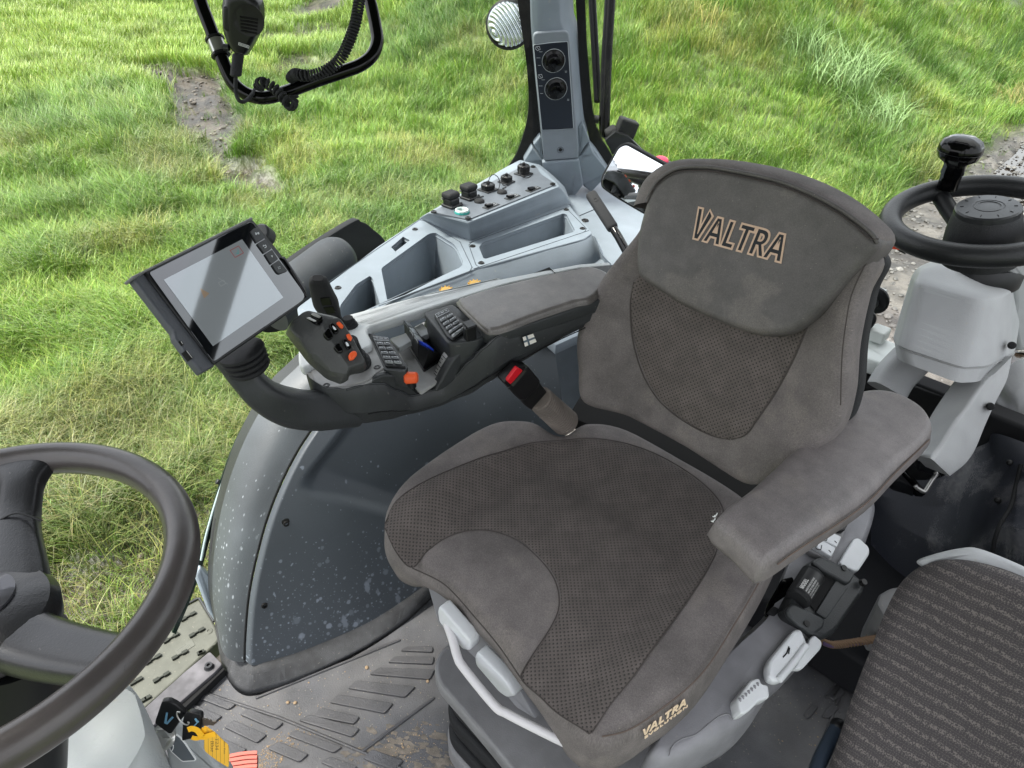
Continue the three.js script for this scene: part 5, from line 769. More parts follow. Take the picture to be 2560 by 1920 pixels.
  part('mudguard_body', loft(rings), plastic([0.18, 0.19, 0.205], { seed: 88, scuff: 0.3, spec: 0.7, rough: 0.6 }), g);
  const sg = new Frame(deep(830, 660, 2.42), V(0.98, 0, -0.2), V(0, 1, 0)); part('rubber_edge', slab(sg, cat2([[640, 740], [735, 650], [880, 556], [905, 555], [930, 570], [965, 615], [900, 690], [760, 800], [660, 830]].map(p => sg.px(...p)), 60), -0.03, 0, 0.004), plain(0x0c0d0f, 0.7), g);
}
// ---------------------------------------------------------------- armrest console with its levers and keypads
const q4 = (a, b) => [650 + a / 2.765, 600 + b / 2.765], q3 = (a, b) => [300 + a / 3.16, 500 + b / 3.16];
const KF = new Frame(V(-0.194, 0.745, -0.384), V(0.462, 0.045, 0.134), V(0.28, 0, -0.96));      // top plane, u to the rear, w to the right
const KS = new Frame(V(-0.194, 0.745, -0.384), V(0.462, 0.045, 0.134), KF.N);                    // near side plane, w upward
const consoleT = thing('armrest_console', 'charcoal armrest console with keypads, levers and a padded top right of the seat', 'console', V(0, 0.7, -0.4));
{
  const t = consoleT, P4 = (L, n = 0) => L.map(p => [...KF.px(...q4(p[0], p[1]), n), ...(p.length > 2 ? [p[2]] : [])]);
  const poly = (L, x) => { if (x <= L[0][0]) return L[0][1]; for (let i = 0; i + 1 < L.length; i++) if (x <= L[i + 1][0]) return lerp(L[i][1], L[i + 1][1], sst(0, 1, (x - L[i][0]) / (L[i + 1][0] - L[i][0])) * 0.5 + 0.5 * (x - L[i][0]) / (L[i + 1][0] - L[i][0])); return L[L.length - 1][1]; };
  const flare = u => 0.047 * sst(0.15, 0.27, u);
  const side = L => L.map(p => { let q = KS.px(...q4(...p)); for (let k = 0; k < 3; k++) q = KS.px(...q4(...p), flare(q[0])); return q; }).sort((a, b) => a[0] - b[0]);
  const hN = side([[335, 1022], [500, 1062], [620, 1033], [735, 1000], [850, 995], [960, 1045], [1050, 1082], [1110, 1070], [1255, 1025], [1350, 950], [1450, 850], [1560, 745], [1640, 672], [1760, 625], [2200, 470], [2600, 330]]);
  const bN = side([[300, 960], [350, 1130], [420, 1215], [520, 1265], [640, 1300], [760, 1300], [960, 1262], [1250, 1180], [1450, 1115], [1600, 1045], [1760, 960], [2130, 742], [2600, 480]]);
  const farL = P4([[262, 870], [300, 800], [590, 620], [740, 600], [1130, 480], [1370, 410], [1700, 300], [2200, 190], [2500, 130]]).sort((a, b) => a[0] - b[0]);
  const u0 = KF.px(...q4(282, 900))[0], u1 = 0.50, s1 = KF.px(...q4(1000, 930))[0], s2 = KF.px(...q4(1430, 760))[0];
  const floorH = u => -0.052 * sst(s1 - 0.004, s1 + 0.006, u) * (1 - sst(s2 - 0.03, s2 + 0.005, u)) - 0.003;
  const rings = [];
  for (let i = 0; i <= 90; i++) {
    const u = lerp(u0, u1, Math.pow(i / 90, 1.25)), e = Math.sqrt(1 - Math.pow(1 - clamp((u - u0) / 0.085), 2)), wf = poly(farL, u) - 0.006, wm = Math.min(wf * 0.62, 0.05), w0 = lerp(wm, -flare(u), e), w1 = lerp(wm + 0.01, wf, e);
    const top = poly(hN, u), bN_ = poly(bN, u) + 0.016 * sst(0.18, 0.3, u), bot = lerp(lerp(top, bN_, 0.85), bN_, e), fl = Math.min(floorH(u), top + 0.02), W = w1 - w0, r = Math.min(0.006, W * 0.1);
    const c = [[w0 + r * 1.6, top - 0.0025], [w0 + r * 0.4, top - 0.001], [w0, top - 0.006], [w0 - 0.0045 * e, lerp(top, bot, 0.25)], [w0 - 0.005 * e, lerp(top, bot, 0.6)], [w0 + 0.001, lerp(top, bot, 0.66)], [w0 + 0.004, lerp(top, bot, 0.85)], [w0 + r * 2.2, bot + 0.002], [w0 + r * 4, bot], [w1 - W * 0.3, bot + 0.015], [w1, bot + 0.04], [w1, Math.min(-0.02, fl)], [w1 - r, fl + 0.001], [lerp(w0, w1, 0.6), fl], [w0 + r * 3.4, fl]];
    rings.push(c.map(p => KF.p(u, p[0], p[1])));
  }
  part('console_body', crease(loft(rings), 38), M.charcoal, t);
  const seamPts = []; for (let i = 0; i <= 50; i++) { const u = lerp(u0 + 0.012, 0.5, i / 50); seamPts.push(KF.p(u, -flare(u) - 0.0005 - (u < u0 + 0.05 ? -0.02 * (1 - (u - u0) / 0.05) : 0), lerp(poly(hN, u), poly(bN, u), 0.66))); }
  part('body_seam', tube(seamPts.slice(6), 0.0012, false, 120, 6), plain(0x0f1011, 0.8), t);
  const mk = (name, L, n0, n1, mt, r = 0.004, bev = 0.0015, par = t, label, hl = []) => part(name, slab(KF, roundPoly(P4(L, n1), r, 4), n0, n1, bev, hl, 3), mt, par, label);
  // front cover plate
  const plate = mk('cover_plate', [[338, 870, 0.02], [560, 740], [640, 690], [770, 660], [790, 690], [905, 880], [840, 885], [740, 968], [600, 1005], [440, 1018, 0.03], [385, 985, 0.02]], -0.002, 0.004, M.plateGrey, 0.008, 0.001, t, 'scuffed grey front cover plate');
  part('plate_rim', slab(KF, roundPoly(P4([[298, 850, 0.04], [560, 720], [770, 650], [1012, 880], [1005, 915], [870, 905], [740, 988], [600, 1030], [440, 1052, 0.04], [345, 1012, 0.03]], 0.001), 0.01, 6), -0.012, 0.001, 0.003, [], 3), M.plateGrey, t);
  for (const q of [[458, 1003], [810, 878]]) part('screw', lathe(KF.p(...KF.px(...q4(...q), 0.0045), 0.0042), KF.N, [[0, -0.001], [0.0028, -0.001], [0.0035, 0.0012], [0.0058, 0.001], [0.0068, -0.0005]], 18), M.screwBlack, t);
  // keypads
  const quadAt = (Q, s, v, n) => { const a = [0, 1].map(k => lerp(lerp(Q[0][k], Q[1][k], s), lerp(Q[3][k], Q[2][k], s), v)); return KF.px(...q4(...a), n); };
  const keyMat = plain(0x8d9092, 0.4), keyTop = plain(0x54575a, 0.5);
  const keypad = (base, head, Q, cols, rows, wide, n) => {
    const k = part('keypad', slab(KF, roundPoly(base.map(p => KF.px(...q4(...p), n)), 0.004, 4), n - 0.006, n, 0.002, [], 3), M.black, t, 'black keypad with two columns of keys');
    part('keypad_header', slab(KF, roundPoly(head.map(p => KF.px(...q4(...p), n + 0.002)), 0.0012, 3), n, n + 0.002, 0.0005), M.print, k); part('header_face', slab(KF, roundPoly(inset(head.map(p => KF.px(...q4(...p), n + 0.0022)), 0.0010), 0.001, 3), n + 0.001, n + 0.0023, 0.0002), plain(0x2a2d31, 0.5), k);
    const hq = (s, v) => { const a = [0, 1].map(i => lerp(lerp(head[0][i], head[1][i], s), lerp(head[3][i], head[2][i], s), v)); return KF.p(...KF.px(...q4(...a), n + 0.0024), n + 0.0025); };
    part('header_print', [[0.15, 0.3], [0.38, 0.62], [0.72, 0.86]].map(([a, b]) => tube([hq(a, 0.5), hq(b, 0.5)], 0.0006, false, 3, 5)), M.print, k);
    for (let i = 0; i < rows; i++) for (let j = 0; j < cols; j++) {
      const w = wide && i >= rows - 2; if (w && j) continue; const a = j / cols + 0.04, b = (w ? 1 : (j + 1) / cols) - 0.04, c = i / rows + 0.06, d = (i + 1) / rows - 0.06;
      const L = [[a, c], [b, c], [b, d], [a, d]].map(p => quadAt(Q, p[0], p[1], n + 0.004)), key = part('key', slab(KF, roundPoly(L, 0.002, 3), n, n + 0.0045, 0.0012, [], 2), keyMat, k);
      const I = 0.3; const g = [[a, c], [b, c], [b, d], [a, d]].map(p => quadAt(Q, lerp((a + b) / 2, p[0], 0.62), lerp((c + d) / 2, p[1], 0.62), n + 0.0045)); const ctr = g.reduce((s, p) => [s[0] + p[0] / 4, s[1] + p[1] / 4], [0, 0]);
      part('key_face', slab(KF, roundPoly(g, 0.0015, 3), n + 0.004, n + 0.0050, 0.0002), keyTop, key);
      const pr = (i * 3 + j * 5) % 4, T2 = (x, y) => { const u = [lerp(lerp(g[0][0], g[1][0], x), lerp(g[3][0], g[2][0], x), y), lerp(lerp(g[0][1], g[1][1], x), lerp(g[3][1], g[2][1], x), y)]; return KF.p(u[0], u[1], n + 0.0051); };
      const marks = [[[0.3, 0.25, 0.7, 0.25], [0.7, 0.25, 0.7, 0.75], [0.7, 0.75, 0.3, 0.75], [0.3, 0.75, 0.3, 0.25]], [[0.25, 0.75, 0.5, 0.25], [0.5, 0.25, 0.75, 0.75], [0.35, 0.6, 0.65, 0.6]], [[0.25, 0.5, 0.75, 0.5], [0.6, 0.3, 0.75, 0.5], [0.6, 0.7, 0.75, 0.5]], [[0.3, 0.3, 0.7, 0.7], [0.3, 0.7, 0.7, 0.3]]][pr];
      part('key_symbol', marks.map(mm => tube([T2(mm[0], mm[1]), T2(mm[2], mm[3])], 0.00045, false, 2, 5)), M.print, key);
    }
  };
  part('keypad_ramp', slab(KF, roundPoly(P4([[745, 645], [890, 680], [1022, 880], [1005, 915], [860, 900]], 0.004), 0.004), -0.03, 0.005, 0.002), M.charcoal, t);
  keypad([[765, 655], [892, 686], [1008, 876], [868, 870]], [[778, 664], [885, 672], [893, 692], [795, 690]], [[800, 694], [890, 696], [992, 858], [868, 852]], 2, 5, false, 0.009);
  // rear block with the second keypad, pad base
  const nb = 0.030;
  part('keypad_block', slab(KF, roundPoly(P4([[1132, 500, 0.006], [1330, 440], [1560, 600], [1600, 640], [1500, 690], [1405, 705], [1300, 715, 0.01]], nb - 0.004), 0.006, 4), -0.06, nb - 0.004, 0.004, [], 3), M.charcoal, t);
  keypad([[1200, 510], [1302, 464], [1430, 570], [1420, 625], [1330, 690], [1290, 660]], [[1210, 512], [1298, 470], [1310, 490], [1222, 532]], [[1232, 540], [1325, 496], [1432, 605], [1332, 678]], 2, 5, true, nb + 0.002);
  part('pad_base', slab(KF, roundPoly(P4([[1368, 420, 0.02], [1402, 388], [1700, 300], [2200, 190], [2600, 150], [2600, 330], [2200, 462], [1700, 632], [1600, 645, 0.02], [1540, 628, 0.02]], 0.040), 0.012, 6), 0.012, 0.040, 0.004, [], 3), M.charcoal, t);
  const padO = P4([[1372, 412], [1400, 385], [1550, 335], [1700, 297], [2000, 225], [2190, 188], [2300, 175], [2420, 240], [2300, 385], [2160, 428], [1900, 515], [1690, 595], [1610, 612], [1560, 600], [1470, 515]], 0.055);
  part('elbow_pad', pad(KF, cat2(padO, 90), (u, w) => 0.054, 0.009, 0.003, 12), new THREE.MeshStandardMaterial({ map: fabricTex([0.36, 0.345, 0.335], 0.34, 51), roughness: 0.36, bumpMap: fabricBump, bumpScale: 0.0002 }), t, 'worn shiny grey elbow pad', true);
  { const f = new Frame(KF.p(...KF.px(...q4(1450, 640), nb + 0.012), nb + 0.006), KF.U, KF.W); part('toggle', [rbox(f, 0, 0, 0.006, 0.022, 0.014, 0.03, 0.004), rbox(f, 0.002, 0, 0.022, 0.018, 0.024, 0.006, 0.002)], M.black, t, 'small black toggle'); }
  // near cheeks beside the scoop, the rear one carries a graduated dial
  const cheek = (L, w0, w1, mt, name, bev = 0.003) => part(name, slab(KS, roundPoly(L.map(p => KS.px(...q4(...p), -w0)), 0.008, 4), -w1, -w0, bev, [], 3), mt, t);
  cheek([[730, 1010], [800, 950, 0.02], [870, 928], [960, 945], [1020, 985, 0.02], [1075, 1050], [1110, 1078], [1050, 1110], [900, 1090], [800, 1060]], 0.004, 0.016, M.charcoal, 'scoop_cheek');
  cheek([[1205, 1056], [1245, 985], [1290, 900, 0.03], [1340, 820, 0.03], [1410, 748], [1475, 702], [1560, 690], [1610, 700], [1560, 772], [1450, 872], [1350, 968], [1258, 1040]], -0.012, 0.010, M.charcoal, 'dial_cheek', 0.004);
  const arc = [[1232, 968], [1252, 915], [1278, 858], [1312, 800], [1360, 752], [1420, 712], [1470, 694]].map(p => { const q = KS.px(...q4(...p), -0.006); return KS.p(q[0], q[1], -0.014); });
  const ac = cat(arc, 60); part('dial_scale', loft(ac.map((p, i) => { const tt = (ac[i + 1] || p).clone().sub(ac[Math.max(0, i - 1)]).normalize(), nn = tt.clone().cross(KS.N).normalize(); const s = nn.dot(KS.W) > 0 ? 1 : -1; return [[0.010, 0], [0.010, 0.006], [-0.010, 0.006], [-0.010, 0]].map(q => p.clone().addScaledVector(KS.N, q[0]).addScaledVector(nn, s * (q[1] - 0.004))); })), M.plateGrey, t, 'curved dial with tick marks');
  part('dial_ticks', Array.from({ length: 15 }, (_, k) => { const i = 3 + k * 3.8 | 0, p = ac[i], tt = ac[Math.min(60, i + 1)].clone().sub(ac[i - 1]).normalize(), nn = tt.clone().cross(KS.N).normalize(), s = nn.dot(KS.W) > 0 ? 1 : -1, o = p.clone().addScaledVector(nn, s * 0.0023); return tube([o.clone().addScaledVector(KS.N, -0.009), o.clone().addScaledVector(KS.N, k % 3 ? -0.001 : 0.006)], 0.0007, false, 2, 5); }), plain(0x1a1b1c, 0.6), t);
  // scoop floor
  mk('scoop_floor', [[930, 690], [1050, 610], [1140, 560], [1175, 660], [1290, 800], [1250, 960], [1110, 1055], [1060, 1000], [1000, 900]], -0.056, -0.049, M.plateGrey, 0.006);
  mk('scoop_ramp', [[895, 680], [1010, 640], [1120, 570], [1180, 640], [1040, 700], [960, 745]], -0.03, -0.018, M.lightGrey, 0.004, 0.002);
  // four hydraulic finger levers, the last with a blue cap
  const nF = -0.045, nA = 0.018, Q4 = (a, b, n) => KF.p(...KF.px(...q4(a, b), n), n);
  const ap = [[992, 556], [1030, 606], [1062, 652], [1095, 700], [1172, 752]], lf = [[1000, 672], [1030, 725], [1062, 778], [1092, 828], [1128, 888]], rt = [[1120, 620], [1152, 660], [1186, 702], [1220, 745], [1268, 800]];
  const cl = mk('lever_tray', [[985, 660], [1110, 590], [1290, 800], [1130, 905]], -0.05, nF, M.black, 0.006);
  const capGrey = plain(0xa4a8ab, 0.3), caps = [plain(0x6c7073, 0.35), capGrey, capGrey, M.blue];
  for (let i = 0; i < 4; i++) {
    const g = 0.04, A = (L, n, k) => { const a = lerp(L[i][0], L[i + 1][0], k), b = lerp(L[i][1], L[i + 1][1], k); return Q4(a, b, n); };
    const ring = k => { const l = A(lf, nF, k), a = A(ap, nA, k), r = A(rt, nF, k), m1 = l.clone().lerp(a, 0.72).addScaledVector(KF.N, -0.004), m2 = r.clone().lerp(a, 0.72).addScaledVector(KF.N, -0.004), a1 = l.clone().lerp(a, 0.97), a2 = r.clone().lerp(a, 0.97); return [l, l.clone().lerp(a, 0.35).addScaledVector(KF.N, -0.003), m1, a1, a, a2, m2, r.clone().lerp(a, 0.35).addScaledVector(KF.N, -0.003), r]; };
    const lever = part('finger_lever', crease(loft([ring(0.02), ring(0.06), ring(0.9), ring(0.96)]), 30), M.black, cl, i === 3 ? 'nearest finger lever with a blue cap' : undefined);
    const L0 = [0.10, 0.86].map(k => { const l = A(lf, nF, k), a = A(ap, nA, k), r = A(rt, nF, k); return [l.clone().lerp(a, 0.80), l.clone().lerp(a, 0.99), r.clone().lerp(a, 0.98), r.clone().lerp(a, i === 3 ? 0.70 : 0.84)].map(p => p.addScaledVector(KF.N, 0.0028)); });
    void L0; { const up = [0.10, 0.86].map(k => { const l = A(lf, nF, k), a = A(ap, nA, k), r = A(rt, nF, k); const o = [l.clone().lerp(a, i === 3 ? 0.72 : 0.74), l.clone().lerp(a, 1), r.clone().lerp(a, i === 3 ? 0.62 : 0.72)]; return [...o.map(p => p.clone().addScaledVector(KF.N, 0.0032)), ...o.reverse().map(p => p.clone().addScaledVector(KF.N, -0.002))]; }); part('lever_cap', crease(loft(up), 25), caps[i], KIND(lever, cl)); }
  }
  // orange thumb wheel
  { const c = Q4(1045, 952, -0.012), f = new Frame(c, KF.U.clone().add(KF.W.clone().multiplyScalar(-0.6)), KF.W); part('orange_knob', cyl(f.p(-0.012, 0, 0), f.p(0.012, 0, 0), 0.0115, 0.0105, 22, 0.003), M.orange, t, 'orange thumb knob in the scoop'); part('knob_stem', cyl(f.p(0, 0, -0.02), f.p(0, 0, -0.006), 0.007, 0.007, 14), M.black, t); }
  // light grey shell along the far side
  const F2 = [[262, 775, 0.02], [275, 722], [350, 690], [545, 560], [590, 520], [1100, 385], [1700, 262], [2200, 166], [2420, 150], [2420, 178], [2200, 192], [1700, 302], [1372, 405], [1130, 480], [760, 592, 0.03], [735, 625, 0.02], [772, 700], [765, 732], [700, 756], [640, 690], [560, 745], [400, 842], [300, 878], [268, 860]];
  const trough = P4([[1110, 392], [1180, 362], [1640, 258], [1668, 270], [1480, 318], [1300, 362], [1160, 398]], 0.016);
  part('side_shell', slab(KF, roundPoly(P4(F2, 0.016), 0.008, 4), -0.006, 0.016, 0.004, [trough], 3), M.shell, t, 'pale grey outer shell along the far side');
  part('highlight_bead', tube(Array.from({ length: 60 }, (_, i) => { const u = lerp(u0 + 0.05, 0.5, i / 59); return KF.p(u, 0.0035 - flare(u), poly(hN, u) - 0.0012); }), 0.0022, false, 180, 8), plain(0x2c2e30, 0.25), t);  // glossy bead added to draw a light line along the near edge
  part('trough', loft([0, 1].map(k => inset(trough, 0.002 * k).map(q => KF.p(q[0], q[1], 0.014 - 0.018 * k))), false, true), M.lightGrey, t);
  for (const q of [[1288, 352], [1484, 306]]) { const c = Q4(q[0], q[1], 0.004); part('yellow_knob', [lathe(c.clone().addScaledVector(KF.N, -0.02), KF.N, [[0.013, 0], [0.0135, 0.018], [0.011, 0.024], [0, 0.025]], 12, 20), ...Array.from({ length: 10 }, (_, i) => { const a = i * 0.628, f = new Frame(c, KF.U, KF.W); return rbox(f, Math.cos(a) * 0.013, Math.sin(a) * 0.013, -0.006, 0.003, 0.003, 0.022, 0.001); })], M.knobYellow, t, 'yellow ribbed knob in the side trough'); }
  // levers' boots
  { const c = Q4(618, 592, 0.016); part('boot', lathe(c, KF.N, [[0.017, 0], [0.016, 0.004], [0.0135, 0.006], [0.0135, 0.010], [0.011, 0.012], [0.010, 0.018], [0, 0.018]], 24), M.blackMatt, t); }
  // flag sticker on the near side
  { const flag = canvasTex(128, 96, (c, w, h) => { c.fillStyle = '#d8d4cd'; c.fillRect(0, 0, w, h); c.fillStyle = '#4c5a66'; c.fillRect(36, 0, 22, h); c.fillRect(0, 38, w, 20); const r = rng(4); for (let i = 0; i < 500; i++) { c.fillStyle = `rgba(150,140,128,${0.1 + 0.3 * r()})`; c.fillRect(r() * w, r() * h, 2, 2); } });
    const w = 0.0575, c4 = [[1815, 672], [1888, 648], [1912, 704], [1832, 738]].map(p => { const q = KS.px(...q4(...p), w); return KS.p(q[0], q[1], w); }); part('flag_sticker', surf((s, v) => c4[3].clone().lerp(c4[2], s).lerp(c4[0].clone().lerp(c4[1], s), v), 2, 2, (s, v) => [s, v]), new THREE.MeshStandardMaterial({ map: flag, roughness: 0.5 }), t, 'small white flag sticker with a blue cross', true); }
}
function KIND(lever, tray) { return tray; }
// drive lever: faceted grip with orange and black buttons
{
  const c0 = Q_(805, 862, 1.13); function Q_(px, py, d) { return deep(px, py, d); }
  const Z = sight(800, 860).normalize(), nrm = Z.clone().negate().add(V(0.12, 0.35, 0.0)).normalize();
  const F = new Frame(c0, V(0, 1, 0).cross(nrm).normalize(), nrm.clone().cross(V(0, 1, 0).cross(nrm).normalize()));
  const g = (a, b, n = 0) => F.px(...q4(a, b), n);
  // facets as planes: n = n0 at a pivot, falling away from the button face
  const hinge = [g(425, 602), g(590, 868)], hinge2 = [g(430, 600), g(545, 545)];
  const dist = (q, [a, b]) => { const dx = b[0] - a[0], dy = b[1] - a[1], l = Math.hypot(dx, dy); return ((q[0] - a[0]) * dy - (q[1] - a[1]) * dx) / l; };
  const s1 = Math.sign(dist(g(600, 700), hinge)), s2 = Math.sign(dist(g(560, 700), hinge2));
  const h = (u, w) => { const a = s1 * dist([u, w], hinge), b = s2 * dist([u, w], hinge2); return 0.012 - 0.16 * Math.max(0, a) - 0.75 * Math.max(0, -a) - 0.45 * Math.max(0, -b); };
  const out = roundPoly([[198, 562, 0.004], [212, 520], [300, 474, 0.006], [330, 472], [520, 528], [565, 556, 0.008], [642, 680], [672, 740], [690, 770], [728, 840], [722, 870], [640, 895], [612, 905], [602, 938, 0.006], [568, 950], [478, 905], [348, 780], [260, 660]].map(p => [...g(p[0], p[1]), p[2] ?? 0.006]), 0.006, 4);
  const L = part('drive_lever', crease(pad(F, out, h, 0.006, 0.045, 22, g(500, 690), 0.008), 40), plastic([0.235, 0.24, 0.24], { seed: 171, scuff: 0.25, spec: 0.5, rough: 0.42, tile: 0.3 }), consoleT, 'large faceted drive lever with orange buttons');
  const onp = (a, b, n = 0) => { const q = F.on(...q4(a, b), (u, w) => h(u, w) + n); return F.p(q[0], q[1], h(q[0], q[1]) + n); };
  const btn = (name, Lq, n0, n1, mt, r = 0.002, bev = 0.0012) => { const cc = Lq.reduce((s, p) => [s[0] + p[0] / Lq.length, s[1] + p[1] / Lq.length], [0, 0]); const o = onp(...cc), a = onp(cc[0] + 20, cc[1] + 30).sub(o), b = onp(cc[0] + 30, cc[1] - 20).sub(o), f = new Frame(o, a, b); if (f.N.dot(F.N) < 0) { f.N.negate(); f.W.negate(); } return part(name, slab(f, roundPoly(Lq.map(p => f.px(...q4(...p), n1)), r, 4), n0, n1, bev, [], 3), mt, L); };
  btn('orange_button', [[526, 572], [548, 560], [580, 592], [572, 612], [556, 608]], 0, 0.004, M.orange); btn('orange_button', [[596, 652], [618, 644], [640, 676], [630, 698], [612, 690]], 0, 0.004, M.orange);
  btn('orange_button', [[612, 790], [640, 762], [666, 764], [676, 790], [650, 822], [624, 826]], 0, 0.010, M.orange, 0.004, 0.003);
  for (const q of [[[440, 640], [470, 600], [500, 632], [512, 668], [478, 690], [450, 668]], [[510, 738], [545, 704], [572, 740], [580, 770], [545, 778]]]) btn('thumb_rocker', q, 0, 0.009, M.blackGloss, 0.003, 0.002);
  for (const q of [[[478, 585], [500, 566], [546, 618], [545, 640], [520, 648]], [[570, 690], [592, 678], [634, 730], [628, 752], [606, 756]]]) { btn('thumb_key', q, 0, 0.006, M.blackGloss, 0.003, 0.0015); }
  for (const q of [[[498, 590], [516, 600], [530, 622], [512, 620]], [[590, 702], [608, 710], [618, 732], [600, 734]]]) btn('key_symbol', q, 0.0055, 0.0068, M.print, 0.002, 0.0002);
  for (const q of [[[312, 540], [340, 530], [402, 560], [398, 580], [372, 582]], [[346, 512], [376, 500], [436, 532], [430, 552], [404, 556]]]) { btn('finger_switch', q, 0, 0.008, M.blackGloss, 0.002, 0.001); }
  for (const q of [[[316, 540], [338, 532], [392, 558], [376, 566]], [[350, 512], [374, 503], [424, 528], [408, 538]]]) btn('switch_face', q, 0.0078, 0.0090, M.steel, 0.002, 0.0003);
  part('stalk', lathe(KF.p(...KF.px(...q4(672, 858), 0.006), 0.004), KF.N.clone().add(V(-0.2, 0, 0.1)), [[0.026, 0], [0.026, 0.008], [0.021, 0.012], [0.022, 0.022], [0.018, 0.026], [0.018, 0.06], [0, 0.06]], 28), M.blackMatt, consoleT);
  part('stalk_shroud', cyl(deep(835, 905, 1.19), deep(810, 860, 1.16), 0.022, 0.020, 20, 0.003), M.black, consoleT);
}
{ // slim joystick behind it
  const pts = [[400, 262], [408, 300], [430, 370], [462, 450], [500, 510], [540, 555], [600, 592]].map((p, i) => deep(...q4(...p), lerp(1.30, 1.37, i / 6)));
  const c = cat(pts, 40), rings = c.map((p, i) => { const s = i / 40, tt = (c[i + 1] || p).clone().sub(c[Math.max(0, i - 1)]).normalize(), a = CR.clone().addScaledVector(tt, -CR.dot(tt)).normalize(), b = tt.clone().cross(a); const w = (s < 0.08 ? lerp(0.010, 0.0165, s / 0.08) : s < 0.45 ? lerp(0.0165, 0.023, (s - 0.08) / 0.37) : lerp(0.023, 0.0075, sst(0.45, 0.95, s))), d = w * 0.72; return Array.from({ length: 20 }, (_, k) => { const t = k / 20 * 6.283, x = Math.cos(t), y = Math.sin(t); return p.clone().addScaledVector(a, Math.sign(x) * Math.pow(Math.abs(x), 0.7) * w).addScaledVector(b, Math.sign(y) * Math.pow(Math.abs(y), 0.7) * d); }); });
  const J = part('joystick', loft(rings), M.blackMatt, consoleT, 'slim black joystick behind the drive lever');
  const fz = new Frame(deep(...q4(455, 425), 1.305), CR, CU);
  const near = (L, n, mt, nm) => { const f = new Frame(deep(...q4(...L[0]), 1.31 - n), V(0.78, 0.1, 0.6), V(0.2, 1, 0)); part(nm, slab(f, roundPoly(L.map(p => f.px(...q4(...p))), 0.002, 3), -0.002, 0.003, 0.0008), mt, J); };
  near([[415, 400], [480, 392], [500, 445], [430, 452]], 0.0, M.blackGloss, 'thumb_pad'); near([[436, 462], [506, 456], [525, 500], [465, 512]], -0.01, M.blackGloss, 'thumb_pad'); near([[385, 300], [440, 292], [448, 335], [392, 340]], 0.005, M.blackGloss, 'roller');
}
